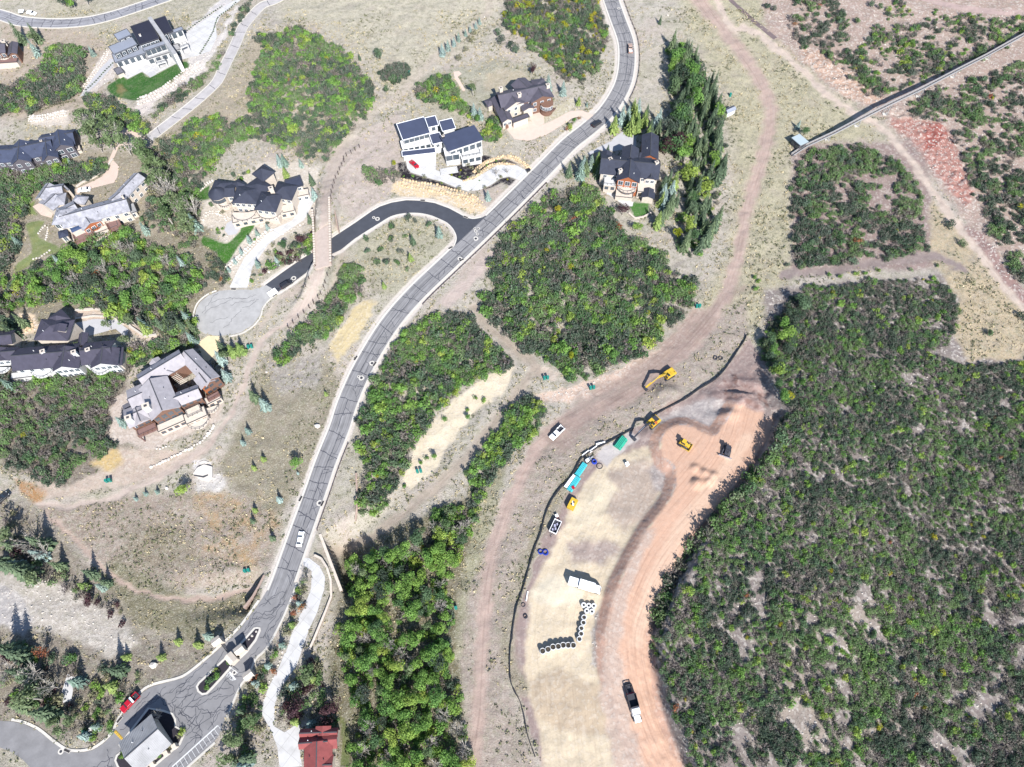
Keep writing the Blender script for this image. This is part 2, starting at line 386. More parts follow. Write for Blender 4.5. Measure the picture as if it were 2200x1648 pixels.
# ski run that passes under the main road: a trough each side, held by walls
main_d = dist_line(PX0, PY0, smooth(MAIN, 4))
for TR_, side in ((TRENCH_R, 1), (TRENCH_L, -1)):
    dd = dist_line(PX0, PY0, TR_)
    t = (PX0 - TR_[0][0]) * side
    along = sstep(-4, 1, t + (PY0 - 1240) * (-0.36 if side > 0 else -0.45)) if side > 0 else sstep(-6, 1, -(PX0 - 548) + (1268 - PY0) * .42)
    fall = np.clip(1 - np.abs(PX0 - TR_[0][0]) / (230 if side > 0 else 200), 0, 1) ** (2.2 if side > 0 else 1.2)
    if side > 0: along = sstep(0, 5, ((PX0 - 690) * 118 - (PY0 - 1148) * 44) / 126.0)
    Zt -= (8.5 if side > 0 else 4.0) * sstep(62 if side > 0 else 55, 20, dd) * along * fall * (main_d > 26)
# little bumps away from the roads
calm = np.minimum(sstep(28, 60, main_d), sstep(-8, -30, sdist(PX0, PY0, DARKROAD)))
for P_ in [LOWER, CULDESAC] + [d_[1] for d_ in DRIVES] + FLAT:
    x0, x1 = min(p[0] for p in P_) - 16, max(p[0] for p in P_) + 16; y0, y1 = min(p[1] for p in P_) - 16, max(p[1] for p in P_) + 16
    m_ = (PX0 > x0) & (PX0 < x1) & (PY0 > y0) & (PY0 < y1)
    calm[m_] = np.minimum(calm[m_], sstep(-4, -14, sdist(PX0[m_], PY0[m_], P_)))
for P_ in (ROAD_A, ROAD_B): calm = np.minimum(calm, sstep(14, 26, dist_line(PX0, PY0, smooth(P_, 3))))
Zt += (fbm(XX / 6.0, YY / 6.0, 3, 4) - 0.5) * 1.0 * calm * (1 - 0.85 * (red > 1.5))
Zt += (fbm(XX / 1.8, YY / 1.8, 9, 3) - 0.5) * 0.34 * calm * (1 - 0.6 * (red > 1.5))
# track-walked ribs on the fill slope and ruts in the plateau
onslope = (red > 0.2) & (red < 2.2) & (right_ok < 0.3)
Zt += onslope * 0.10 * np.sin((YY * 0.8 + XX * .6) * 3.4)
plate_in = sstep(-4, 10, sdist(PX0, PY0, smooth(PLATE, 3, True)))
Zt += plate_in * (fbm(XX / 2.2 + YY / 9, YY / 7.0, 21, 3) - 0.5) * 0.6
hd = sstep(-10, 14, sdist(PX0, PY0, [(1520, 860), (1555, 800), (1625, 785), (1660, 850), (1664, 890), (1580, 872)])); Zt += hd * (np.abs(fbm(XX / 3.0 + YY / 6, YY / 3.0, 37, 4) - .5) * 3.2)
# rocky red cut at the right
for P, amp in ((T5((1100, 800), (1560, 970), (1650, 1100), (1700, 1280), (1800, 1500), (1750, 1640), (1560, 1440), (1420, 1250), (1280, 1080), (1100, 960)), 1.5),
               (T5((420, 370), (700, 430), (860, 600), (1100, 760), (1040, 830), (820, 780), (640, 640), (480, 500)), 1.2)):
    k = sstep(-10, 12, sdist(PX0, PY0, P))
    n_ = fbm(XX / 2.6, YY / 2.2, 31, 4); Zt += k * amp * (np.abs(n_ - 0.5) * 2.2)

def hz(x, y):
    """height of the ground sheet"""
    x = np.asarray(x, float); y = np.asarray(y, float)
    fx = np.clip((x - GX[0]) / GS, 0, len(GX) - 1.001); fy = np.clip((y - GY[0]) / GS, 0, len(GY) - 1.001)
    ix = fx.astype(int); iy = fy.astype(int); tx = fx - ix; ty = fy - iy
    return (Zt[iy, ix] * (1 - tx) + Zt[iy, ix + 1] * tx) * (1 - ty) + (Zt[iy + 1, ix] * (1 - tx) + Zt[iy + 1, ix + 1] * tx) * ty
def at(px, py, h=0.0):
    """the point h metres above the ground seen at a photograph pixel"""
    z = np.zeros(np.shape(px))
    for _ in range(14):
        x, y = at_plane(px, py, z + h); z = 0.5 * z + 0.5 * hz(x, y)
    return x, y, z
def P3(px, py, h=0.0):
    x, y, z = at(px, py, h); return Vector((float(x), float(y), float(z)))

def inset(P, k):
    A = np.array(P, float); n = len(P); out = []
    for i in range(n):
        a, b, d_ = A[i - 1], A[i], A[(i + 1) % n]; t = d_ - a; t /= np.linalg.norm(t); nn = np.array([-t[1], t[0]])
        q = b + nn * k
        if not inpoly(np.array([q[0]]), np.array([q[1]]), P)[0]: q = b - nn * k
        out.append(tuple(q))
    return out
# ================================================================ GROUND COLOUR
PXg, PYg = proj(XX, YY, Zt)
wob = 9.0
wx = PXg + (fbm(XX / 3.2, YY / 3.2, 51, 4) - 0.5) * wob * 2
wy = PYg + (fbm(XX / 3.2, YY / 3.2, 71, 4) - 0.5) * wob * 2
colr = np.zeros(XX.shape + (3,)); colr[:] = C(214, 205, 192)
msk = np.zeros(XX.shape + (3,)); msk[..., 0] = 1.0     # grass, rubble, tracks
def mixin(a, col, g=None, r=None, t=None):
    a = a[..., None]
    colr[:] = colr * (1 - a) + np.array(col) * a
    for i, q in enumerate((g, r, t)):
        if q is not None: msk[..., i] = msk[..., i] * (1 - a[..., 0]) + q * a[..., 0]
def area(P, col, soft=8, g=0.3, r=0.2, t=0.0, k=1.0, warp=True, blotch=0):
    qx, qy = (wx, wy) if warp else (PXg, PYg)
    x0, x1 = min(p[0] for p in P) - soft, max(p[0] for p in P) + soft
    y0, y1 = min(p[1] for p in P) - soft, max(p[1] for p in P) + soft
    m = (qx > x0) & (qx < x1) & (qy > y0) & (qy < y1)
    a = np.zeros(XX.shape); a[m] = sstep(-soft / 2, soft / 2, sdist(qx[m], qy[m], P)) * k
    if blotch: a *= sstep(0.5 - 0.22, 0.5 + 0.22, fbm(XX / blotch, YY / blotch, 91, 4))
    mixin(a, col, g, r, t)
def path(P, w, col, soft=6, g=0.15, r=0.15, t=0.6, k=1.0, warp=True, edge=None):
    P = smooth(P, 5); qx, qy = (wx, wy) if warp else (PXg, PYg)
    a = sstep(w / 2 + soft / 2, w / 2 - soft / 2, dist_line(qx, qy, P)) * k
    mixin(a, col, g, r, t)
big = fbm(XX / 26.0, YY / 26.0, 5, 4)
mid = fbm(XX / 9.0, YY / 9.0, 6, 4)
mixin(sstep(.45, .7, big) * .55, C(198, 192, 168)); mixin(sstep(.52, .7, mid) * .5, C(222, 204, 194))
# open hillsides
area([(1450, -40), (1620, -40), (1760, 160), (1900, 300), (1700, 320), (1700, 600), (1660, 680), (1600, 730), (1480, 760), (1500, 650), (1560, 560), (1580, 380), (1560, 200), (1480, 60)], C(208, 199, 168), 40, 1, .1)
area([(1640, -60), (2260, -60), (2260, 640), (2100, 520), (2000, 380), (1900, 260), (1780, 190), (1640, 60)], C(194, 170, 158), 22, .35, .8)
area([(1700, 310), (1990, 300), (2010, 580), (1700, 590)], C(170, 148, 142), 20, .3, .6)
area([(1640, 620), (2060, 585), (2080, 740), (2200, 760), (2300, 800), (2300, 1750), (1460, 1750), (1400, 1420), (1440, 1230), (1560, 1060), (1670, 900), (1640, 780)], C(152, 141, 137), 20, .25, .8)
area([(1650, 1250), (1900, 1300), (2050, 1400), (2000, 1560), (1800, 1640), (1600, 1600), (1620, 1400)], C(184, 170, 158), 60, .3, .9, blotch=7)
area([(2000, 430), (2060, 480), (2130, 560), (2240, 700), (2240, 770), (2080, 775), (2050, 720), (2060, 640), (2000, 560)], C(212, 192, 160), 14, .9, .2)
area([(600, -40), (1080, -40), (1060, 60), (950, 130), (830, 200), (790, 130), (690, 60), (600, 40)], C(217, 208, 186), 40, .9, .1)
area([(780, 450), (900, 460), (970, 500), (960, 540), (880, 610), (830, 640), (780, 600), (770, 540)], C(200, 194, 170), 14, 1, .1)
area([(330, 300), (500, 150), (560, 60), (600, 120), (540, 250), (430, 300), (340, 380)], C(196, 182, 160), 20, .9, .2)
area([(740, 300), (860, 240), (870, 400), (760, 470), (720, 430)], C(210, 194, 184), 20, .6, .3)
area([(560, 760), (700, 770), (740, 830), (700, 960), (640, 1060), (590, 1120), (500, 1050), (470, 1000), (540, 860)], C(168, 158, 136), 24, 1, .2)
area([(560, 770), (690, 760), (690, 830), (600, 850)], C(176, 168, 160), 20, .7, .5)
area([(80, 1090), (300, 1060), (520, 1060), (600, 1120), (590, 1200), (540, 1250), (400, 1270), (250, 1230), (130, 1150)], C(186, 168, 154), 24, 1, .4)
area([(420, 1060), (560, 1060), (600, 1130), (540, 1220), (440, 1180)], C(204, 168, 122), 30, .8, .3, blotch=5)
area([(250, 1200), (420, 1290), (560, 1270), (540, 1330), (420, 1390), (260, 1330), (180, 1250)], C(150, 143, 116), 24, 1, .2)
area([(270, 1130), (380, 1120), (430, 1200), (350, 1240), (270, 1200)], C(152, 140, 118), 40, 1, .2, k=.7)
area([(-40, 1060), (60, 1080), (140, 1160), (230, 1260), (300, 1350), (480, 1400), (260, 1520), (240, 1600), (-60, 1560)], C(158, 147, 134), 30, .8, .3)
area([(0, 1230), (60, 1225), (160, 1270), (270, 1330), (300, 1390), (230, 1410), (120, 1360), (50, 1350), (0, 1300)], C(208, 199, 188), 20, .4, .9)
area([(-20, 1250), (40, 1270), (70, 1330), (50, 1370), (-20, 1330)], C(196, 190, 186), 10, 0, 1)
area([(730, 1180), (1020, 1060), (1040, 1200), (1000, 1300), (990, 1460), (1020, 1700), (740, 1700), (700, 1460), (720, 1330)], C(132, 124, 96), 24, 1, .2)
area([(1020, 1050), (1100, 960), (1060, 1120), (1020, 1260), (990, 1420), (975, 1420), (990, 1280), (1010, 1160)], C(180, 176, 146), 16, 1, .2)
area([(880, 170), (1060, 130), (1160, 150), (1180, 200), (1060, 240), (990, 230), (900, 200)], C(192, 188, 168), 20, 1, .2)
area([(0, 40), (200, 70), (260, 120), (210, 240), (90, 260), (0, 250)], C(196, 180, 164), 20, .6, .3)
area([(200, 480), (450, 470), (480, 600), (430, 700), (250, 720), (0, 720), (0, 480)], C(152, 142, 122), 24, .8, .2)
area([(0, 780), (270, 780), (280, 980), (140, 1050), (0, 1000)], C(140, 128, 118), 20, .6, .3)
area([(60, 1010), (140, 1050), (230, 1000), (260, 960), (420, 970), (470, 930), (430, 990), (300, 1040), (100, 1075)], C(214, 194, 178), 14, .4, .4)
area([(190, 995), (250, 965), (270, 990), (240, 1020)], C(226, 196, 140), 14, .3, .4)
area([(30, 1030), (70, 1040), (100, 1060), (90, 1090), (50, 1070)], C(196, 150, 104), 12, .6, .3)
area([(1020, 380), (1110, 420), (1060, 470), (940, 660), (880, 700), (1050, 560)], C(206, 190, 178), 14, .5, .3)
area([(0, 330), (330, 320), (420, 480), (260, 520), (60, 600), (0, 560)], C(172, 160, 140), 20, .6, .3)
# tan cut banks
area([(868, 1025), (900, 950), (942, 905), (990, 852), (1052, 805), (1105, 792), (1082, 832), (1025, 878), (962, 950), (932, 1000), (885, 1040)], C(238, 220, 186), 8, .1, .5)
area([(708, 740), (742, 692), (778, 645), (808, 648), (792, 690), (762, 740), (724, 785)], C(228, 208, 164), 8, .1, .5, .6)
area([(850, 388), (900, 393), (960, 405), (1010, 425), (1060, 450), (1035, 466), (985, 446), (930, 425), (862, 425), (838, 412)], C(240, 216, 178), 8, .1, 1)
area([(1180, 840), (1280, 815), (1380, 775), (1440, 730), (1500, 660), (1512, 680), (1460, 740), (1400, 790), (1310, 830), (1215, 860)], C(230, 206, 184), 8, .2, 1)
area([(1140, 780), (1200, 800), (1190, 820), (1140, 800)], C(222, 204, 188), 8, .2, .4)
area(T5((1150, 920), (1560, 970), (1650, 1100), (1700, 1280), (1800, 1500), (1750, 1640), (1560, 1440), (1420, 1250), (1280, 1080), (1150, 980)), C(192, 142, 130), 12, .05, .9)
area(T5((1430, 990), (1560, 980), (1600, 1050), (1500, 1180), (1400, 1150), (1420, 1080)), C(178, 108, 98), 14, .02, .9)
area(T5((420, 370), (700, 430), (860, 600), (1100, 760), (1040, 830), (820, 780), (640, 640), (480, 500)), C(208, 176, 156), 10, .1, 1)
area([(2060, 480), (2110, 500), (2200, 620), (2240, 690), (2180, 640), (2120, 560)], C(170, 140, 134), 8, .1, 1)
# construction site
area([(1605, 722), (1560, 795), (1500, 842), (1420, 882), (1352, 930), (1292, 968), (1250, 1000), (1214, 1062), (1180, 1120), (1160, 1180), (1130, 1260), (1105, 1330), (1097, 1400), (1099, 1450), (1120, 1520), (1150, 1600), (1172, 1700),
      (1470, 1700), (1440, 1560), (1410, 1480), (1395, 1390), (1410, 1310), (1450, 1210), (1540, 1090), (1640, 960), (1672, 900), (1655, 820), (1635, 760)], C(172, 152, 146), 6, .05, .3, .5)
area(smooth(PLATE, 3, True), C(232, 214, 186), 12, .02, .35, .5)
area([(1310, 1010), (1380, 985), (1425, 1000), (1420, 1040), (1390, 1120), (1340, 1140), (1296, 1100)], C(198, 180, 164), 24, .02, .4, .6)
area([(1215, 1165), (1300, 1160), (1340, 1180), (1290, 1215), (1225, 1205)], C(186, 168, 158), 22, .02, .4, .6)
area([(1230, 1090), (1300, 1030), (1330, 1050), (1280, 1120), (1240, 1130)], C(238, 222, 194), 20, .02, .3, .5)
area([(1135, 1460), (1200, 1440), (1290, 1470), (1320, 1540), (1300, 1580), (1200, 1570), (1150, 1540)], C(208, 188, 162), 20, .02, .4, .6)
area([(1140, 1270), (1190, 1230), (1260, 1245), (1250, 1300), (1170, 1300)], C(246, 232, 206), 14, .02, .2, .3)
area([(1390, 905), (1500, 862), (1560, 855), (1582, 872), (1545, 922), (1470, 912), (1440, 935), (1412, 945)], C(190, 180, 176), 12, .02, .5, .3)
area([(1390, 1010), (1430, 985), (1452, 1010), (1440, 1065), (1405, 1050)], C(186, 174, 168), 12, .02, .5, .3)
area([(1276, 1320), (1300, 1300), (1290, 1380), (1300, 1440), (1270, 1430)], C(184, 174, 166), 8, .02, 1, .1)
area([(1290, 965), (1350, 928), (1372, 940), (1345, 965), (1300, 1005), (1278, 985)], C(214, 206, 202), 6, .02, .3, .1)
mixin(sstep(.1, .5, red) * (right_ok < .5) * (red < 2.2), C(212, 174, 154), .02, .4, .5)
area(smooth(RED, 3, True), C(229, 188, 162), 5, .01, .12, 1)
area([(1303, 1350), (1322, 1270), (1352, 1205), (1392, 1135), (1410, 1135), (1350, 1270), (1330, 1400), (1360, 1560), (1400, 1700), (1330, 1700), (1290, 1500)], C(214, 190, 174), 14, .01, .5, .5, k=.9)
area([(1440, 1140), (1540, 1010), (1600, 930), (1625, 930), (1560, 1040), (1470, 1160), (1410, 1290), (1380, 1390), (1350, 1390), (1380, 1260)], C(242, 208, 182), 14, .01, .1, 1, k=.75)
area([(1530, 850), (1560, 815), (1620, 800), (1650, 850), (1660, 890), (1580, 868)], C(184, 158, 150), 10, .02, .3, .6)
area([(1630, 760), (1660, 830), (1678, 900), (1640, 900), (1640, 830)], C(160, 145, 140), 8, .05, .5, .1)
area([(1380, 835), (1440, 820), (1470, 850), (1440, 880), (1400, 880)], C(150, 126, 118), 10, .02, .4, .2)
area([(1190, 905), (1290, 870), (1370, 830), (1450, 760), (1520, 690), (1600, 640), (1610, 715), (1550, 795), (1490, 840), (1410, 880), (1350, 925), (1280, 965), (1240, 1000), (1190, 1080), (1150, 1170), (1115, 1270), (1095, 1350), (1088, 1460), (1110, 1540), (1150, 1640), (1160, 1720), (985, 1720), (1000, 1500), (985, 1420), (1010, 1270), (1050, 1150), (1090, 1060), (1130, 980)], C(190, 174, 162), 22, .75, .35, .25)
path([(1120, 1480), (1090, 1400), (1100, 1300), (1140, 1180), (1190, 1080), (1250, 985)], 30, C(176, 166, 144), 20, g=1, t=0, k=.8)
mixin(sstep(.5, .68, fbm(XX / 2.2, YY / 2.2, 41, 4)) * sstep(-6, 10, sdist(PXg, PYg, [(1530, 850), (1560, 800), (1620, 790), (1655, 850), (1660, 890), (1580, 868)])), C(150, 120, 112))
area([(1150, 845), (1220, 832), (1290, 808), (1380, 770), (1440, 725), (1496, 655), (1516, 672), (1468, 742), (1405, 795), (1315, 836), (1225, 864), (1160, 862)], C(236, 208, 188), 8, .15, 1)
area([(862, 1045), (885, 980), (915, 925), (950, 885), (1000, 838), (1060, 800), (1110, 788), (1092, 835), (1030, 885), (968, 955), (935, 1010), (890, 1050)], C(244, 228, 200), 8, .1, .5)
# trails
D1 = C(208, 188, 178)
path([(1470, -40), (1500, 0), (1535, 40), (1580, 95), (1612, 140), (1640, 190), (1655, 240), (1650, 290), (1636, 350), (1616, 410), (1600, 470), (1590, 540), (1570, 600), (1545, 660), (1500, 725), (1430, 785), (1370, 838), (1290, 880), (1205, 915), (1150, 970), (1103, 1060), (1075, 1130), (1055, 1200), (1043, 1300), (1035, 1400), (1030, 1500), (1024, 1580), (1010, 1660), (1000, 1720)], 30, C(200, 176, 164), 18, t=1)
path([(1540, 0), (1575, 60), (1600, 60), (1640, 80), (1700, 130), (1750, 180), (1830, 240), (1900, 280), (1960, 350), (2010, 420), (2060, 490), (2110, 550), (2160, 620), (2220, 680)], 16, C(222, 203, 188), 9)
path([(1490, 700), (1560, 640), (1600, 620)], 20, C(180, 158, 148), 20, k=.7)
path([(1500, 690), (1430, 770), (1350, 830), (1260, 880), (1200, 940)], 60, C(176, 154, 144), 28, k=.85, t=1)
path([(1680, 592), (1760, 582), (1900, 562), (2000, 550), (2070, 580)], 18, C(162, 146, 142), 10, t=.3)
path([(1055, -30), (1045, 30), (1000, 70), (950, 115), (900, 160), (860, 200), (812, 232), (775, 268), (738, 318), (712, 370), (700, 420)], 20, C(214, 200, 184), 14, g=.5, t=.3, k=.8)
path(BRIDGE, 26, C(208, 192, 180), 8, g=.3, t=.8)
path([(700, 420), (695, 470), (692, 520), (689, 570), (665, 640), (622, 690), (576, 722), (546, 762), (522, 832), (490, 900), (452, 950), (400, 990), (330, 1030), (250, 1066), (160, 1085), (80, 1085)], 12, C(212, 194, 182), 8)
path([(100, 1105), (150, 1150), (205, 1205), (260, 1250), (330, 1280), (420, 1289), (500, 1278), (548, 1262)], 11, C(200, 176, 162), 8)
path([(700, 1190), (780, 1165), (860, 1110), (930, 1055), (1000, 985), (1050, 925), (1090, 870), (1130, 815), (1150, 788), (1095, 740), (1050, 705), (1020, 660)], 22, C(188, 172, 156), 16, t=.8, k=.85)
path([(960, 650), (1020, 590), (1075, 540)], 24, C(214, 196, 186), 12)
path([(560, 700), (592, 650), (640, 620)], 12, C(208, 190, 176), 10, k=.6)
path([(400, 690), (360, 715), (330, 725), (290, 700)], 9, C(190, 170, 158), 5)
path([(770, 330), (720, 400), (725, 480), (735, 545), (715, 620), (690, 660)], 8, C(204, 186, 174), 8, k=.6)
# yards
area([(430, 480), (445, 420), (520, 380), (560, 350), (640, 350), (690, 360), (680, 470), (600, 520), (560, 560), (500, 600), (480, 560), (470, 500)], C(226, 214, 198), 8, .15, .9)
area(T1((1000, 640), (1160, 470), (1200, 600), (1200, 760), (1100, 900), (830, 1010), (900, 900)), C(226, 214, 204), 6, .1, 1)
area(T1((1430, 1045), (1760, 860), (1965, 700), (2130, 640), (2150, 740), (1900, 900), (1650, 1050), (1560, 1170), (1480, 1180), (1390, 1120)), C(232, 220, 212), 6, .05, 1)
area(T1((300, 1250), (700, 1170), (740, 1300), (450, 1330)), C(236, 222, 206), 8, .1, 1)
area(T1((1880, 330), (2200, 100), (2400, -120), (2500, -80), (2300, 120), (2200, 250), (1960, 420)), C(232, 226, 224), 6, .05, 1)
area(T2((90, 560), (180, 560), (300, 420), (380, 330), (420, 200), (520, 60), (560, 60), (470, 200), (400, 380), (300, 560), (200, 680), (60, 860), (0, 860), (0, 640)), C(232, 224, 218), 6, .05, 1)
area(TI((160, 140), (300, 140), (310, 290), (180, 330)), C(238, 214, 184), 5, .05, 1)
area(TI((630, 100), (980, 110), (1100, 190), (1260, 340), (1420, 300), (1500, 190), (1520, 220), (1420, 340), (1240, 390), (1100, 300), (960, 190), (640, 190)), C(216, 196, 178), 5, .1, .6)
area(TI((1080, 800), (1000, 830), (930, 980), (900, 1140), (1000, 1250), (1100, 1250), (1300, 1300), (1640, 1140), (1900, 1040), (1900, 900), (1700, 980), (1300, 1120)), C(216, 200, 188), 8, .2, .7)
area(TI((1640, 1390), (1790, 1390), (1830, 1500), (1760, 1560), (1640, 1510)), C(234, 228, 224), 4, .05, 1)
area(TL((1640, 120), (1900, 60), (1920, 180), (1860, 240), (1700, 220)), C(222, 216, 210), 8, .2, 1)
area(T3((1180, 760), (1380, 720), (1560, 740), (1640, 800), (1400, 900), (1160, 960)), C(196, 184, 160), 8, .5, .4)
area(T3((1390, 1260), (1680, 1180), (1760, 1120), (1960, 1090), (2100, 1040), (2110, 1140), (1800, 1300), (1650, 1320)), C(214, 204, 176), 6, .4, .8)
area(T8((1060, 230), (1150, 160), (1300, 90), (1430, 75), (1560, 130), (1640, 220), (1560, 170), (1420, 110), (1300, 120), (1150, 190), (1080, 260)), C(240, 218, 184), 4, .05, 1)
area(T8((950, 330), (1080, 280), (1190, 180), (1320, 145), (1500, 165), (1380, 175), (1230, 210), (1100, 310)), C(244, 220, 180), 4, .05, 1)
MULCH = [T8((255, 150), (340, 130), (372, 210), (400, 250), (560, 300), (740, 350), (900, 420), (970, 442), (870, 444), (700, 385), (540, 345), (300, 322)),
         T8((720, 240), (840, 190), (950, 150), (1115, 150), (1150, 60), (1240, 80), (1150, 150), (1080, 220), (1060, 260), (950, 330), (830, 290)),
         T8((1230, 385), (1330, 310), (1420, 290), (1540, 345), (1480, 402), (1350, 350), (1235, 405), (1130, 432)),
         T8((1060, 260), (1120, 200), (1200, 150), (1300, 112), (1420, 108), (1530, 165), (1400, 140), (1300, 148), (1180, 205), (1080, 285))]
for P in MULCH: area(P, C(44, 42, 50), 3, .02, .3, warp=False)
LAWNS = [T1((1110, 910), (1200, 840), (1280, 790), (1330, 825), (1480, 750), (1560, 805), (1890, 640), (1965, 700), (1760, 860), (1560, 970), (1430, 1045), (1300, 1030), (1180, 1000)),
         T7((560, 860), (600, 780), (690, 770), (700, 830), (600, 950), (540, 1020), (420, 1200), (330, 1150), (310, 1080), (170, 1000), (160, 940), (200, 910), (330, 960), (430, 980), (520, 900)),
         T7((90, 510), (170, 420), (250, 375), (240, 450), (250, 520), (130, 545)),
         TH((735, 985), (780, 940), (940, 955), (945, 1060), (800, 1110)),
         T6((240, 610), (360, 540), (350, 620), (390, 690), (250, 670)),
         T6((270, 780), (460, 750), (400, 860), (420, 930), (600, 1010), (640, 1080), (420, 1110), (330, 1200), (160, 1290), (180, 1190), (330, 1080), (300, 900)),
         TB1((1110, 1180), (1190, 1320), (1205, 1420), (1200, 1640), (1115, 1640), (1130, 1400))]
LC = [C(62, 110, 50), C(66, 118, 44), C(70, 116, 48), C(74, 128, 56), C(126, 146, 84), C(134, 148, 96), C(112, 122, 78)]
for P, c in zip(LAWNS, LC): area(smooth(P, 3, True) if len(P) > 6 else P, c, 3, .25, .0, warp=False); area(inset(P, 1.5), tuple(np.array(c) * (1.35, 1.15, 1.1)), 4, .25, 0, k=.7, warp=False, blotch=3.0)
area(T1((1200, 900), (1270, 900), (1310, 950), (1250, 985)), C(140, 130, 84), 10, .3, 0)
# pale gravel shoulders along the asphalt
md = dist_line(PXg, PYg, smooth(MAIN, 4))
hw = 3.25 * FPX / (YY * cp - (Zt - CAM_H) * sp)
mixin(sstep(hw + 12, hw + 8, md) * (PYg < 1295), C(232, 222, 212), .05, .4, 0)
for P, w in ((DARKROAD, 9), ):
    mixin(sstep(-w, -w + 3, sdist(PXg, PYg, P)), C(230, 220, 210), .05, .3, 0)

# the sheet itself, with a coarse skirt out to the horizon
ny, nx = XX.shape
core_v = np.stack([XX, YY, Zt], -1).reshape(-1, 3)
ii = np.arange((ny - 1) * (nx - 1)); r_, c_ = ii // (nx - 1), ii % (nx - 1); a_ = r_ * nx + c_
quads = np.stack([a_, a_ + 1, a_ + nx + 1, a_ + nx], -1)
edge = np.concatenate([np.arange(nx), np.arange(1, ny) * nx + nx - 1, (ny - 1) * nx + np.arange(nx - 2, -1, -1), np.arange(ny - 2, 0, -1) * nx])
ev = core_v[edge]; cen = np.array([0, 150, 0.])
o1 = cen + (ev - cen) * np.array([1.6, 1.6, 0]); o2 = cen + (ev - cen) * np.array([14, 14, 0])
o1[:, 2] = 0; o2[:, 2] = -6
n0 = len(core_v); ne = len(edge)
k = np.arange(ne); k2 = (k + 1) % ne
q1 = np.stack([edge[k], n0 + k, n0 + k2, edge[k2]], -1); q2 = np.stack([n0 + k, n0 + ne + k, n0 + ne + k2, n0 + k2], -1)
V = np.concatenate([core_v, o1, o2]); F = np.concatenate([quads, q1, q2])
gm = bpy.data.meshes.new('ground')
gm.vertices.add(len(V)); gm.vertices.foreach_set('co', V.ravel())
gm.loops.add(F.size); gm.loops.foreach_set('vertex_index', F.ravel().astype(np.int32))
gm.polygons.add(len(F)); gm.polygons.foreach_set('loop_start', np.arange(0, F.size, 4, dtype=np.int32))
gm.polygons.foreach_set('use_smooth', np.ones(len(F), bool))
gm.update(calc_edges=True)
ca = gm.color_attributes.new('Col', 'FLOAT_COLOR', 'POINT'); mk = gm.color_attributes.new('Msk', 'FLOAT_COLOR', 'POINT')
cc = np.ones((len(V), 4)); cc[:, :3] = C(190, 180, 158); cc[:n0, :3] = colr.reshape(-1, 3)
mm = np.ones((len(V), 4)); mm[:, :3] = (1, .2, 0); mm[:n0, :3] = msk.reshape(-1, 3)
ca.data.foreach_set('color', cc.ravel().astype(np.float32)); mk.data.foreach_set('color', mm.ravel().astype(np.float32))

TL_ = [[(1612, 880), (1575, 990), (1500, 1090), (1410, 1200), (1350, 1330), (1345, 1420), (1375, 1540), (1430, 1660), (1450, 1720)],
       [(1500, 0), (1575, 95), (1640, 190), (1650, 290), (1616, 410), (1590, 540), (1545, 660), (1430, 785), (1290, 880), (1150, 970), (1075, 1130), (1043, 1300), (1030, 1500), (1000, 1720)],
       [(1640, 80), (1750, 180), (1900, 280), (2010, 420), (2110, 550), (2220, 680)], [(1055, -30), (950, 115), (860, 200), (738, 318), (695, 470), (665, 640), (546, 762), (490, 900), (400, 990), (250, 1066), (80, 1085)],
       [(100, 1105), (205, 1205), (330, 1280), (548, 1262)], [(700, 1190), (860, 1110), (1000, 985), (1090, 870), (1150, 788), (1020, 660)], [(1340, 1000), (1290, 1100), (1220, 1260), (1200, 1400), (1230, 1700)]]
trk = np.zeros((len(V), 3), np.float32); bd = np.full(n0, 1e9)
fx_, fy_ = core_v[:, 0], core_v[:, 1]
for li_, P_ in enumerate(TL_):
    W_ = world_line(P_, 6.0, 4) if False else np.array([at_plane(a_, b_, 0) for a_, b_ in smooth(P_, 3)]); s_ = 0
    for (x1, y1), (x2, y2) in zip(W_[:-1], W_[1:]):
        L_ = math.hypot(x2 - x1, y2 - y1); t_ = ((fx_ - x1) * (x2 - x1) + (fy_ - y1) * (y2 - y1)) / (L_ * L_); tc_ = np.clip(t_, 0, 1)
        d_ = np.hypot(fx_ - x1 - tc_ * (x2 - x1), fy_ - y1 - tc_ * (y2 - y1)); m_ = d_ < bd; bd[m_] = d_[m_]
        sg = np.sign((x2 - x1) * (fy_ - y1) - (y2 - y1) * (fx_ - x1)); q_ = d_ * sg + 40 * li_; trk[:n0][m_, 0] = q_[m_]; trk[:n0][m_, 1] = (s_ + tc_ * L_)[m_]; s_ += L_
ta = gm.attributes.new('Trk', 'FLOAT_VECTOR', 'POINT'); ta.data.foreach_set('vector', trk.ravel())

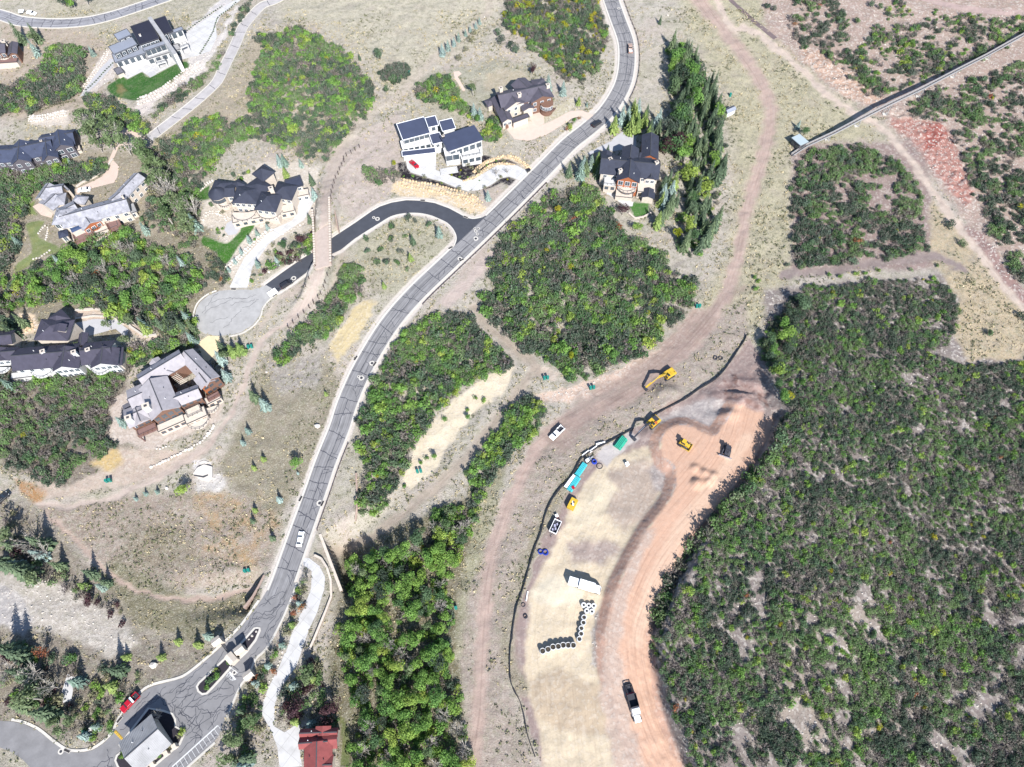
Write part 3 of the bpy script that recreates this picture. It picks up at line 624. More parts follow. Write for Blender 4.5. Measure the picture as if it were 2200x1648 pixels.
def ground_material():
    m = bpy.data.materials.new('hillside_soil'); m.use_nodes = True; nt = m.node_tree; N = nt.nodes; Lk = nt.links.new
    b = N['Principled BSDF']; b.inputs['Roughness'].default_value = 0.95; b.inputs['Specular IOR Level'].default_value = 0.1
    A = N.new('ShaderNodeVertexColor'); A.layer_name = 'Col'; B = N.new('ShaderNodeVertexColor'); B.layer_name = 'Msk'
    sep = N.new('ShaderNodeSeparateColor'); Lk(B.outputs[0], sep.inputs[0])
    g = N.new('ShaderNodeNewGeometry'); pos = g.outputs['Position']
    def noise(sc, det=5, rough=.6, stretch=None, rot=0.0, lac=2.0):
        t = N.new('ShaderNodeTexNoise'); t.inputs['Scale'].default_value = sc; t.inputs['Detail'].default_value = det; t.inputs['Roughness'].default_value = rough
        if stretch:
            mp = N.new('ShaderNodeMapping'); mp.inputs['Scale'].default_value = stretch; mp.inputs['Rotation'].default_value = (0, 0, rot); Lk(pos, mp.inputs[0]); Lk(mp.outputs[0], t.inputs[0])
        else: Lk(pos, t.inputs[0])
        return t.outputs[0]
    def rng_(s, a, c, lo, hi):
        r = N.new('ShaderNodeMapRange'); r.inputs[1].default_value = a; r.inputs[2].default_value = c; r.inputs[3].default_value = lo; r.inputs[4].default_value = hi; Lk(s, r.inputs[0]); return r.outputs[0]
    def mth(op, a, c):
        r = N.new('ShaderNodeMath'); r.operation = op
        for i, q in enumerate((a, c)):
            if isinstance(q, float): r.inputs[i].default_value = q
            else: Lk(q, r.inputs[i])
        return r.outputs[0]
    def mixc(f, a, c, mode='MIX'):
        r = N.new('ShaderNodeMix'); r.data_type = 'RGBA'; r.blend_type = mode
        if isinstance(f, float): r.inputs[0].default_value = f
        else: Lk(f, r.inputs[0])
        for i, q in ((6, a), (7, c)):
            if isinstance(q, tuple): r.inputs[i].default_value = q + (1,)
            else: Lk(q, r.inputs[i])
        return r.outputs[2]
    col = A.outputs[0]; gr, ru, tr = sep.outputs[0], sep.outputs[1], sep.outputs[2]
    # dry grass tussocks: straw, sage and bare spots
    n1, n2, n3 = noise(.55, 6, .65), noise(2.2, 4, .7), noise(.16, 4, .6)
    col = mixc(mth('MULTIPLY', gr, rng_(n1, .48, .62, 0, .65)), col, C(160, 158, 130))
    col = mixc(mth('MULTIPLY', gr, rng_(n2, .53, .66, 0, .75)), col, C(236, 228, 208))
    col = mixc(mth('MULTIPLY', gr, rng_(noise(2.7, 4, .65), .54, .66, 0, .85)), col, C(128, 120, 106))
    col = mixc(mth('MULTIPLY', gr, rng_(n3, .5, .68, 0, .35)), col, C(192, 178, 166))
    # stones and rubble
    vo = N.new('ShaderNodeTexVoronoi'); vo.inputs['Scale'].default_value = 1.3; Lk(pos, vo.inputs[0])
    vs = N.new('ShaderNodeSeparateColor'); Lk(vo.outputs['Color'], vs.inputs[0])
    col = mixc(mth('MULTIPLY', ru, rng_(vs.outputs[0], .55, .9, 0, .5)), col, C(244, 236, 226))
    col = mixc(mth('MULTIPLY', ru, rng_(noise(1.6, 5, .7), .54, .68, 0, .6)), col, C(132, 112, 104))
    # earth: blotches and wheel tracks
    col = mixc(rng_(noise(.9, 6, .7), .35, .65, .0, .22), col, mixc(1.0, col, (.56, .55, .55), 'MULTIPLY'))
    tk = N.new('ShaderNodeAttribute'); tk.attribute_name = 'Trk'
    def tnoise(sx, sy):
        mp = N.new('ShaderNodeMapping'); mp.inputs['Scale'].default_value = (sx, sy, 1); Lk(tk.outputs['Vector'], mp.inputs[0]); t = N.new('ShaderNodeTexNoise'); t.inputs['Scale'].default_value = 1; t.inputs['Detail'].default_value = 5; t.inputs['Roughness'].default_value = .6; Lk(mp.outputs[0], t.inputs[0]); return t.outputs[0]
    col = mixc(mth('MULTIPLY', tr, rng_(tnoise(1.5, .05), .5, .64, 0, .5)), col, mixc(1.0, col, (.68, .64, .62), 'MULTIPLY'))
    col = mixc(mth('MULTIPLY', tr, rng_(tnoise(.7, .03), .5, .62, 0, .4)), col, mixc(1.0, col, (1.18, 1.16, 1.14), 'MULTIPLY'))
    col = mixc(mth('MULTIPLY', tr, rng_(tnoise(2.6, .5), .56, .68, 0, .35)), col, mixc(1.0, col, (.72, .7, .7), 'MULTIPLY'))
    Lk(col, b.inputs['Base Color'])
    bp = N.new('ShaderNodeBump'); bp.inputs['Strength'].default_value = .9; bp.inputs['Distance'].default_value = .35
    hsum = mth('ADD', mth('MULTIPLY', noise(2.4, 6, .72), mth('ADD', mth('MULTIPLY', gr, 1.1), .25)), mth('MULTIPLY', mth('MULTIPLY', vs.outputs[0], ru), .5))
    Lk(hsum, bp.inputs['Height']); Lk(bp.outputs[0], b.inputs['Normal'])
    return m
gm.materials.append(ground_material())
ground = link(bpy.data.objects.new('ground', gm)); tag(ground, kind='structure')

# ================================================================ ROADS
def sheet(name, P, off, m, cell=3.0, kind='structure', up=0.0, px=True, parent=None):
    """a level sheet cut to an outline (photograph pixels) and laid on the ground"""
    W = [tuple(map(float, at(x, y)[:2])) for x, y in P] if px else P
    bm = bmesh.new()
    ar = sum(W[i][0] * W[(i + 1) % len(W)][1] - W[(i + 1) % len(W)][0] * W[i][1] for i in range(len(W)))
    if ar < 0: W = W[::-1]
    bm.faces.new([bm.verts.new((x, y, 0)) for x, y in W])
    bm.normal_update(); bmesh.ops.triangulate(bm, faces=bm.faces[:], ngon_method='EAR_CLIP')
    x0, x1 = min(w[0] for w in W), max(w[0] for w in W); y0, y1 = min(w[1] for w in W), max(w[1] for w in W)
    for ax, a, c in ((0, x0, x1), (1, y0, y1)):
        q = a + cell
        while q < c:
            no = (1, 0, 0) if ax == 0 else (0, 1, 0); co = (q, 0, 0) if ax == 0 else (0, q, 0)
            bmesh.ops.bisect_plane(bm, geom=bm.verts[:] + bm.edges[:] + bm.faces[:], plane_co=co, plane_no=no)
            q += cell
    for v in bm.verts: v.co.z = float(hz(v.co.x, v.co.y)) + off
    if up:
        r = bmesh.ops.extrude_face_region(bm, geom=bm.faces[:])
        for e in r['geom']:
            if isinstance(e, bmesh.types.BMVert): e.co.z += up
    bmesh.ops.recalc_face_normals(bm, faces=bm.faces[:])
    me = bpy.data.meshes.new(name)
    bm.normal_update(); bm.to_mesh(me); bm.free(); me.materials.append(m)
    o = link(bpy.data.objects.new(name, me), parent)
    if kind: o['kind'] = kind
    return o
def resample(W, step):
    W = [np.array(w, float) for w in W]; out = [W[0]]; acc = 0
    for a, b in zip(W[:-1], W[1:]):
        L = np.linalg.norm(b - a); t = step - acc
        while t <= L: out.append(a + (b - a) * t / L); t += step
        acc = (acc + L) % step if L else acc
    return np.array(out)
def world_line(P, step=1.5, sm=4):
    return resample([at(x, y)[:2] for x, y in smooth(P, sm)], step)
def normals(W):
    t = np.gradient(W, axis=0); t /= np.linalg.norm(t, axis=1)[:, None] + 1e-9
    return np.stack([-t[:, 1], t[:, 0]], -1)
def strip(name, W, offs, zoff, m, kind='structure'):
    N_ = normals(W); mb = MB(); n = len(offs); uv = []; s = 0
    for i in range(len(W)):
        if i: s += np.linalg.norm(W[i] - W[i - 1])
        for j, o in enumerate(offs):
            p = W[i] + N_[i] * o; mb.v.append((p[0], p[1], float(hz(*p)) + zoff)); uv.append((o, s))
    for i in range(len(W) - 1):
        for j in range(n - 1):
            a = i * n + j; mb.f.append((a, a + n, a + n + 1, a + 1)); mb.m.append(0)
    mb.uv = uv
    o = mb.build(name, m); fixn(o)
    if o.data.polygons[0].normal.z < 0: o.data.flip_normals()
    if kind: o['kind'] = kind
    return o
def asphalt(name, base, streak=.25, light=1.25):
    m = mat(name, base, .85, .16, .35, .25)
    nt = m.node_tree; b = nt.nodes['Principled BSDF']; src = b.inputs['Base Color'].links[0].from_socket
    u = nt.nodes.new('ShaderNodeUVMap'); mp = nt.nodes.new('ShaderNodeMapping'); mp.inputs['Scale'].default_value = (2.1, .035, 1)
    nz = nt.nodes.new('ShaderNodeTexNoise'); nz.inputs['Scale'].default_value = 1; nz.inputs['Detail'].default_value = 5
    nt.links.new(u.outputs[0], mp.inputs[0]); nt.links.new(mp.outputs[0], nz.inputs[0])
    mr = nt.nodes.new('ShaderNodeMapRange'); mr.inputs[1].default_value = .35; mr.inputs[2].default_value = .65; mr.inputs[3].default_value = 1 - streak; mr.inputs[4].default_value = light
    nt.links.new(nz.outputs[0], mr.inputs[0])
    hs = nt.nodes.new('ShaderNodeHueSaturation'); nt.links.new(src, hs.inputs['Color']); nt.links.new(mr.outputs[0], hs.inputs['Value']); nt.links.new(hs.outputs[0], b.inputs['Base Color'])
    return m
M_ROAD = asphalt('weathered_asphalt', C(153, 151, 152))
M_DARK = asphalt('fresh_asphalt', C(80, 83, 92), .12, 1.1)
M_GREY = asphalt('pale_asphalt', C(188, 186, 184), .06, 1.06)
W_MAIN = world_line(MAIN)
sheet('road', LOWER, 0.05, M_ROAD)
strip('main_road', W_MAIN, (-3.3, -1.65, 0, 1.65, 3.3), 0.058, M_ROAD)
sheet('side_road', DARKROAD, 0.045, M_DARK)
sheet('cul_de_sac', CULDESAC, 0.053, M_GREY)
W_A = world_line(ROAD_A)
M_CROAD = asphalt('concrete_lane', C(206, 200, 198), .06, 1.06)
strip('upper_lane', W_A, (-2.2, -1.1, 0, 1.1, 2.2), 0.05, M_CROAD)
W_B = world_line(ROAD_B)
strip('top_road', W_B, (-2.7, -1.35, 0, 1.35, 2.7), 0.05, asphalt('grey_asphalt', C(164, 163, 168)))
ROAD_C = [(1910, -30), (1995, 0), (2050, 14), (2120, 24), (2230, 30)]
strip('hill_track', world_line(ROAD_C), (-2, 0, 2), .05, mat('track_gravel', C(196, 172, 164), .95, .12, .6, .3))
strip('brown_track', world_line([(1555, -20), (1570, 0), (1600, 28), (1640, 62), (1668, 84)]), (-1.1, 0, 1.1), .05, mat('dark_track', C(132, 116, 116), .95, .12, .6, .3))

# driveways and terraces, each a paved sheet of its own
for nme, P, m_, o_ in DRIVES: sheet(nme, P, o_, m_, cell=2.5)
ISLAND1 = TG((770, 150), (810, 142), (845, 150), (850, 185), (800, 300), (700, 430), (560, 560), (420, 720), (300, 850), (240, 910), (180, 918), (130, 880), (112, 820), (140, 770), (280, 640), (440, 490), (620, 320))
ISLAND2 = [(318, 1520), (352, 1525), (372, 1532), (379, 1545), (379, 1560), (392, 1567), (397, 1580), (388, 1600), (330, 1650), (320, 1690), (280, 1690), (252, 1648), (246, 1634), (250, 1622), (262, 1612), (255, 1600)]
M_MULCH = mat('dark_mulch', C(58, 54, 62), .95, .2, 2, .3)
for P in (ISLAND1, ISLAND2):
    tag(sheet('kerb', P, 0.03, M_KERB, up=.16), kind='structure')
    sheet('planting_bed', inset(P, 4.5), 0.21, M_MULCH)

# kerbs and gutters: raised concrete strips beside the asphalt, left open at junctions and drives
OPEN_K = [DARKROAD, LOWER, CULDESAC] + [d_[1] for d_ in DRIVES]
def kerb(W, side, hw_, skip=(), w=.42, name='kerb'):
    N_ = normals(W); runs = []; cur = []
    for i in range(len(W)):
        c = W[i] + N_[i] * side * (hw_ + .5); q = proj(c[0], c[1], float(hz(*c)))
        bad = any(inpoly(np.array([q[0]]), np.array([q[1]]), P)[0] for P in skip)
        if bad:
            if len(cur) > 2: runs.append(cur)
            cur = []
        else: cur.append(i)
    if len(cur) > 2: runs.append(cur)
    mb = MB()
    for run in runs:
        b = len(mb.v)
        for i in run:
            for o, z in ((hw_ + .01, -.1), (hw_ + .01, .15), (hw_ + w, .19), (hw_ + w + .03, -.1)):
                p = W[i] + N_[i] * side * o; mb.v.append((p[0], p[1], float(hz(*p)) + z))
        for k_ in range(len(run) - 1):
            for j in range(3): a = b + k_ * 4 + j; mb.f.append((a, a + 4, a + 5, a + 1)); mb.m.append(0)
        e_ = b + (len(run) - 1) * 4
        mb.f += [(b, b + 1, b + 2, b + 3), (e_ + 3, e_ + 2, e_ + 1, e_)]; mb.m += [0, 0]
    if mb.f: fixn(tag(mb.build(name, M_KERB), kind='structure'))
for s_ in (-1, 1):
    kerb(W_MAIN, s_, 3.3, OPEN_K, .7)
    kerb(W_A, s_, 2.2, OPEN_K[3:], .3); kerb(W_B, s_, 2.7, [DRIVES[0][1]], .5)
def kerb_px(P, skip=(), w=.5):
    W = world_line(P, 1.2, 3); kerb(W, 1, 0.0, skip, w)
kerb_px([(800, 453)] + SIDEROAD_L[1:]); kerb_px(list(reversed(SIDEROAD_R)))
kerb_px([(569, 612), (606, 585), (647, 556), (677, 538)]); kerb_px([(716, 509), (763, 478), (800, 452)])
kerb_px([(800, 489), (763, 513), (733, 538)]); kerb_px([(669, 567), (658, 587), (627, 610), (600, 628), (578, 643), (564, 661), (559, 679), (544, 699), (519, 715), (490, 722)])
kerb_px([(425, 708), (417, 685), (421, 662), (430, 647), (448, 633), (471, 624)])
kerb_px([(p[0] - 1, p[1] - 1) for p in LOWER[22:0:-1]], [], .7)
kerb_px([(482, 1548), (488, 1535), (515, 1472), (533, 1450), (548, 1414), (571, 1392), (600, 1340), (622, 1290), (636, 1252)][::-1], [], .6)
kerb_px([(461, 1593), (413, 1636), (395, 1655), (380, 1700)][::1], [], .6)

# sealed cracks
crk = random.Random(5)
def jag(a, b, amp, step=.9):
    a = np.array(a, float); b = np.array(b, float); L = np.linalg.norm(b - a); n = max(2, int(L / step)); t = (b - a) / (L + 1e-9); nn = np.array([-t[1], t[0]])
    o = 0; out = []
    for i in range(n + 1):
        o = o * .75 + crk.uniform(-amp, amp); out.append(a + (b - a) * i / n + nn * o * (1 if 0 < i < n else .4))
    return out
def ribbon(mb, pts, w, z):
    pts = np.array(pts)
    if len(pts) < 2: return
    N_ = normals(pts); b = len(mb.v)
    for i, p in enumerate(pts):
        k_ = w * (0.7 + .6 * crk.random())
        for s_ in (-1, 1):
            q = p + N_[i] * s_ * k_ / 2; mb.v.append((q[0], q[1], float(hz(*q)) + z))
    for i in range(len(pts) - 1): mb.f.append((b + 2 * i, b + 2 * i + 1, b + 2 * i + 3, b + 2 * i + 2)); mb.m.append(0)
def road_cracks(W, hw_, gap, name, z, dens=1.0, wd=.18):
    mb = MB(); N_ = normals(W); i = 3; prev = None; step = np.linalg.norm(W[1] - W[0])
    while i < len(W) - 4:
        sk = crk.randint(-1, 1)
        a = W[i] - N_[i] * hw_; b = W[min(i + sk, len(W) - 1)] + N_[min(i + sk, len(W) - 1)] * hw_
        ribbon(mb, jag(a, b, .22, .6), wd * 1.15, z)
        j = min(len(W) - 2, i + max(2, int(crk.uniform(*gap) / step)))
        if dens > .5:
            o1 = crk.uniform(-.5, .6); pts = [W[q] + N_[q] * (o1 + math.sin(q * .35) * .12 + crk.uniform(-.1, .1)) for q in range(i, j + 1)]
            if crk.random() < .85: ribbon(mb, pts, wd, z)
            for _ in range(crk.choice((0, 1, 1, 2, 3))):
                q = crk.randint(i, j - 1); s_ = crk.choice((-1, 1, 1))
                ribbon(mb, jag(W[q] + N_[q] * o1, W[min(q + crk.randint(-1, 2), len(W) - 1)] + N_[q] * s_ * hw_ * crk.uniform(.6, 1), .2, .5), wd * .75, z)
            if crk.random() < .5:
                o2 = crk.uniform(1.4, 2.6); ribbon(mb, [W[q] + N_[q] * (o2 + crk.uniform(-.25, .25)) for q in range(i, j + 1)], wd * .7, z)
        i = j
    o = mb.build(name, M_TAR); fixn(o)
    if o.data.polygons[0].normal.z < 0: o.data.flip_normals()
    tag(o, kind='stuff', label='dark tar seams sealing the cracks of the ' + name.replace('_tar_seams', '').replace('_', ' '), cat='tar seam'); return o
road_cracks(W_MAIN, 3.25, (4.5, 8.5), 'main_road_tar_seams', .085)
road_cracks(W_A, 2.15, (6, 11), 'upper_lane_tar_seams', .075, .2)
road_cracks(W_B, 2.65, (4, 9), 'top_road_tar_seams', .075)
def area_cracks(P, n, name, z, holes=(), wd=.16, seg=(4, 11)):
    mb = MB(); W = np.array([at(x, y)[:2] for x, y in P]); lo, hi = W.min(0), W.max(0); PI_ = inset(P, 2); k_ = 0; tries = 0
    while k_ < n and tries < n * 60:
        tries += 1
        p = np.array([crk.uniform(lo[0], hi[0]), crk.uniform(lo[1], hi[1])])
        a0 = crk.choice((R(38), R(128), R(60), R(10))) + crk.uniform(-.4, .4); L = crk.uniform(*seg); q = p + L * np.array([math.cos(a0), math.sin(a0)])
        ok = True
        pts = jag(p, q, .5, .7)
        A = np.array(pts); qx, qy = proj(A[:, 0], A[:, 1], hz(A[:, 0], A[:, 1]))
        if not inpoly(qx, qy, PI_).all(): continue
        for H_ in holes:
            if inpoly(qx, qy, H_).any(): ok = False
        if ok: ribbon(mb, pts, wd, z); k_ += 1
    o = mb.build(name, M_TAR); fixn(o)
    if o.data.polygons[0].normal.z < 0: o.data.flip_normals()
    tag(o, kind='stuff', label='dark tar seams sealing the cracks of the ' + name.replace('_tar_seams', '').replace('_', ' '), cat='tar seam')
area_cracks(LOWER, 90, 'gate_road_tar_seams', .08, (ISLAND1, ISLAND2, [(-80, 1540), (180, 1600), (200, 1720), (-80, 1720)]), .12, (3, 8))
area_cracks(CULDESAC, 9, 'cul_de_sac_tar_seams', .085, (), .10, (5, 12))
# ================================================================ VEGETATION
def leaf_mat(name, stops, transl=0.25, rough=.75):
    """leaf colour: a palette picked per plant, varied from leaf clump to leaf clump"""
    m = bpy.data.materials.new(name); m.use_nodes = True; nt = m.node_tree; N = nt.nodes; b = N['Principled BSDF']
    b.inputs['Roughness'].default_value = rough; b.inputs['Specular IOR Level'].default_value = .25
    oi = N.new('ShaderNodeObjectInfo'); rp = N.new('ShaderNodeValToRGB'); cr = rp.color_ramp
    while len(cr.elements) < len(stops): cr.elements.new(.5)
    for e, (p, c) in zip(cr.elements, stops): e.position = p; e.color = tuple(c) + (1,)
    nt.links.new(oi.outputs['Random'], rp.inputs[0])
    at_ = N.new('ShaderNodeAttribute'); at_.attribute_name = 'tint'
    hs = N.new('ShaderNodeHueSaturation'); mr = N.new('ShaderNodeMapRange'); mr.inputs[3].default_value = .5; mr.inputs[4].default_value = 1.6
    nt.links.new(at_.outputs['Fac'], mr.inputs[0]); nt.links.new(mr.outputs[0], hs.inputs['Value'])
    mh = N.new('ShaderNodeMapRange'); mh.inputs[3].default_value = .508; mh.inputs[4].default_value = .49; nt.links.new(at_.outputs['Fac'], mh.inputs[0]); nt.links.new(mh.outputs[0], hs.inputs['Hue'])
    nt.links.new(rp.outputs[0], hs.inputs['Color']); nt.links.new(hs.outputs[0], b.inputs['Base Color'])
    tr = N.new('ShaderNodeBsdfTranslucent'); nt.links.new(hs.outputs[0], tr.inputs[0])
    mx = N.new('ShaderNodeMixShader'); mx.inputs[0].default_value = transl
    nt.links.new(b.outputs[0], mx.inputs[1]); nt.links.new(tr.outputs[0], mx.inputs[2]); nt.links.new(mx.outputs[0], N['Material Output'].inputs[0])
    return m
def G(r, g, b, k=1.0): return C(r, g, b, 1.02 * k)
L_OAKD = leaf_mat('dark_oak_leaves', [(0, G(80, 100, 82)), (.5, G(92, 112, 90)), (1, G(108, 120, 106))])
L_OAK = leaf_mat('oak_leaves', [(0, G(86, 118, 80)), (.4, G(98, 134, 84)), (.75, G(106, 126, 104)), (1, G(116, 144, 92))])
L_OAKL = leaf_mat('pale_oak_leaves', [(0, G(112, 146, 90)), (.5, G(124, 158, 94)), (1, G(134, 154, 112))], .3)
L_BRIGHT = leaf_mat('bright_leaves', [(0, G(120, 166, 88)), (.4, G(138, 184, 92)), (.75, G(156, 194, 94)), (1, G(184, 204, 98))], .35)
L_GREY = leaf_mat('grey_twigs', [(0, G(128, 118, 116)), (.5, G(140, 134, 122)), (1, G(116, 118, 100))], .1)
L_YEL = leaf_mat('yellow_leaves', [(0, G(176, 186, 52)), (1, G(206, 196, 66))], .35)
L_RUST = leaf_mat('rust_leaves', [(0, G(166, 100, 72)), (1, G(176, 128, 84))], .2)
L_PLUM = leaf_mat('plum_leaves', [(0, G(78, 54, 60)), (1, G(92, 62, 66))], .15)
L_SPRUCE = leaf_mat('spruce_needles', [(0, G(88, 108, 82)), (.5, G(104, 124, 96)), (1, G(116, 134, 96))], .1)
L_LIME = leaf_mat('young_spruce_needles', [(0, G(126, 152, 84)), (1, G(148, 168, 94))], .15)
L_BLUE = leaf_mat('blue_spruce_needles', [(0, G(144, 164, 150)), (.6, G(160, 180, 174)), (1, G(124, 148, 132))], .1)
L_WILLOW = leaf_mat('silver_leaves', [(0, G(122, 146, 98)), (.5, G(142, 160, 116)), (1, G(108, 138, 88))], .35)
L_SAGE = leaf_mat('sage_leaves', [(0, G(146, 146, 116)), (1, G(160, 158, 120))], .2)
M_BARK = mat('dark_bark', C(104, 88, 80), .95, .2, 3, .3)
M_WHITEBARK = mat('white_bark', C(208, 200, 190), .9, .14, 3, .2)
M_TWIG = mat('bare_twigs', C(172, 160, 152), .95, .2, 3)

def plant_mesh(name, quads, tubes, mats_, tint):
    """quads: (n,4,3) leaf clumps, material 0; tubes: MB with wood, material 1"""
    nq = len(quads); v = quads.reshape(-1, 3); f = np.arange(nq * 4).reshape(-1, 4)
    me = bpy.data.meshes.new(name)
    if tubes is not None and tubes.v:
        b = len(v); me.from_pydata([tuple(q) for q in v] + tubes.v, [], [tuple(q) for q in f] + [tuple(b + i for i in g) for g in tubes.f])
    else: me.from_pydata([tuple(q) for q in v], [], [tuple(q) for q in f])
    for m in mats_: me.materials.append(m)
    n = len(me.polygons)
    mi = np.zeros(n, np.int32); mi[nq:] = min(1, len(mats_) - 1); me.polygons.foreach_set('material_index', mi)
    a = me.attributes.new('tint', 'FLOAT', 'FACE'); t = np.full(n, .5, np.float32); t[:nq] = tint; a.data.foreach_set('value', t)
    me.update(); return me
def leaf_quads(P, Nrm, size, g):
    """one small bent leaf clump per point"""
    n = len(P)
    Nrm = Nrm + g.normal(0, .55, (n, 3)); Nrm /= np.linalg.norm(Nrm, axis=1)[:, None]
    h = g.normal(0, 1, (n, 3)); u = np.cross(Nrm, h); u /= np.linalg.norm(u, axis=1)[:, None] + 1e-9; w = np.cross(Nrm, u)
    s = size * g.uniform(.6, 1.35, n)[:, None]; el = g.uniform(.5, .95, n)[:, None]
    return np.stack([P - u * s, P - w * s * el + Nrm * s * .25, P + u * s, P + w * s * el - Nrm * s * .15], 1)
def crown(g, lobes, per, size, squash=.85, low=-.35):
    """leaf clumps over the outside (and a few inside) of uneven lobes"""
    Ps, Ns, Ts = [], [], []
    for (cx, cy, cz, r) in lobes:
        k = int(per * r * r); d = g.normal(0, 1, (k, 3)); d /= np.linalg.norm(d, axis=1)[:, None]; d = d[d[:, 2] > low]
        rr = r * (1 - np.abs(g.normal(0, .16, len(d))))[:, None]; q = d * rr; q[:, 2] *= squash
        Ps.append(q + (cx, cy, cz)); Ns.append(d + (0, 0, .35)); Ts.append(np.full(len(d), g.uniform(.2, .8)) + g.normal(0, .16, len(d)))
    P, Nn, T = np.concatenate(Ps), np.concatenate(Ns), np.clip(np.concatenate(Ts), 0, 1)
    return leaf_quads(P, Nn, size, g), T
def shrub_mesh(name, seed, leaf, per=70, size=.2, twigs=5, spread=.75):
    g = np.random.default_rng(seed); lobes = []
    for i in range(g.integers(6, 9)):
        a = g.uniform(0, 6.28); q = g.uniform(.1, spread); lobes.append((q * math.cos(a), q * math.sin(a), g.uniform(.55, 1.25) - q * .35, g.uniform(.34, .62)))
    quads, t = crown(g, lobes, per, size)
    mb = MB()
    for i in range(twigs):
        a = g.uniform(0, 6.28); q = g.uniform(.3, .95); b = (q * math.cos(a), q * math.sin(a), g.uniform(.9, 1.65))
        mb.tube((b[0] * .2, b[1] * .2, -.2), b, .045, .015, 3, caps=False)
    return plant_mesh(name, quads, mb, [leaf, M_TWIG], t)
def twig_mesh(name, seed, leaf):
    g = np.random.default_rng(seed); mb = MB(); Ps = []
    for i in range(16):
        a = g.uniform(0, 6.28); q = g.uniform(.2, 1.0); b = np.array((q * math.cos(a), q * math.sin(a), g.uniform(.6, 1.5)))
        mb.tube((b[0] * .15, b[1] * .15, -.2), b, .04, .014, 3, caps=False)
        for k in range(4): Ps.append(b * g.uniform(.55, 1.05) + g.normal(0, .12, 3))
    P = np.array(Ps); return plant_mesh(name, leaf_quads(P, np.tile((0, 0, 1.), (len(P), 1)), .13, g), mb, [leaf, M_TWIG], g.uniform(0, 1, len(P)))
PROT = {}
for i in range(6): PROT['oak%d' % i] = shrub_mesh('oak_shrub', 100 + i, (L_OAKD, L_OAKD, L_OAK, L_OAK, L_OAKL, L_OAKL)[i], 180, .125, 10)
for i in range(3): PROT['bright%d' % i] = shrub_mesh('bright_shrub', 130 + i, L_BRIGHT, 180, .14, 4)
for i in range(3): PROT['grey%d' % i] = twig_mesh('bare_shrub', 150 + i, L_GREY)
for i in range(2): PROT['sage%d' % i] = shrub_mesh('sage_shrub', 170 + i, L_SAGE, 120, .13, 4)
PROT['yellow0'] = shrub_mesh('yellow_shrub', 160, L_YEL, 170, .14, 3); PROT['rust0'] = shrub_mesh('rust_shrub', 161, L_RUST, 120, .14, 5); PROT['plum0'] = shrub_mesh('plum_shrub', 162, L_PLUM, 150, .14, 4)
def conifer_mesh(seed, leaf, H=1.0, Rb=.24, tiers=19):
    g = np.random.default_rng(seed); Q = []; T = []
    for k in range(tiers):
        z = .06 + .9 * k / tiers + g.uniform(-.01, .01); r = Rb * (1 - z) ** .85 + .012; n = int(10 - 4.5 * z)
        a0 = g.uniform(0, 6.28)
        for i in range(n):
            a = a0 + 6.283 * i / n + g.normal(0, .13); rr = r * g.uniform(.6, 1.2); tint = g.uniform(.05, .95)
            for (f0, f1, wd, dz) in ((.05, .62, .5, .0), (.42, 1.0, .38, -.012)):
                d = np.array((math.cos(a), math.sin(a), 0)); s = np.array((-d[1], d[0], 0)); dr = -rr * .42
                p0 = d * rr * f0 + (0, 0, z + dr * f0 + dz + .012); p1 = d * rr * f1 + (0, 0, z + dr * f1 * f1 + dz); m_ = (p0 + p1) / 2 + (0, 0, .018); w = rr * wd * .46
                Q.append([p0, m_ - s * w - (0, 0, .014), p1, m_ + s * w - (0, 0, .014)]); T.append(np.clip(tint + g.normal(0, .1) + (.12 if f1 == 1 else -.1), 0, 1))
    Q.append([(-.012, 0, .93), (0, -.012, .93), (.012, 0, .95), (0, 0, 1.0)]); T.append(.6)
    q = np.array(Q) * H
    return plant_mesh('crown', q, None, [leaf], np.array(T))
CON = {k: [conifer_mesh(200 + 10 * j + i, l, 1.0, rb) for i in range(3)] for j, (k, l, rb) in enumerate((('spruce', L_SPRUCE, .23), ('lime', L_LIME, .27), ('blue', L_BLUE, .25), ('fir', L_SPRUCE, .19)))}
def tree_meshes(seed, leaf, tall, per=55, size=.06, bark=M_BARK):
    """unit-height broadleaf tree: trunk with limbs, and a crown of lobes"""
    g = np.random.default_rng(seed); lobes = []; mb = MB()
    nl = g.integers(9, 13); w = .19 if tall else .34
    for i in range(nl):
        a = g.uniform(0, 6.28); q = g.uniform(.0, w) ; z = g.uniform(.36 if tall else .42, .9); q *= math.sqrt(max(.1, 1 - ((z - .6) / .42) ** 2))
        lobes.append((q * math.cos(a), q * math.sin(a), z, g.uniform(.09, .15) if tall else g.uniform(.13, .21)))
    quads, t = crown(g, lobes, per * 2600, size, .9, -.6)
    mb.tube((0, 0, -.03), (0, 0, .4), .022, .016, 6); mb.tube((0, 0, .38), (.02, 0, .82), .016, .006, 5)
    for c in lobes[:6]: mb.tube((0, 0, max(.2, c[2] - .2)), (c[0] * .8, c[1] * .8, c[2]), .010, .004, 4, caps=False)
    return plant_mesh('crown', quads, None, [leaf], t), mb.mesh('trunk', bark)
TREE = {'aspen': [tree_meshes(300 + i, L_BRIGHT, False, 1.5, .030, M_WHITEBARK) for i in range(4)], 'silver': [tree_meshes(320 + i, L_WILLOW, True, 2.0, .028, M_WHITEBARK) for i in range(3)],
        'green': [tree_meshes(340 + i, (L_OAKD, L_OAK, L_OAK)[i], False, 1.3, .030) for i in range(3)], 'plum': [tree_meshes(360 + i, L_PLUM, False, .8, .034) for i in range(2)], 'yellow': [tree_meshes(370, L_YEL, False, .95, .032)],
        'rust': [tree_meshes(375, L_RUST, False, .5, .03)]}
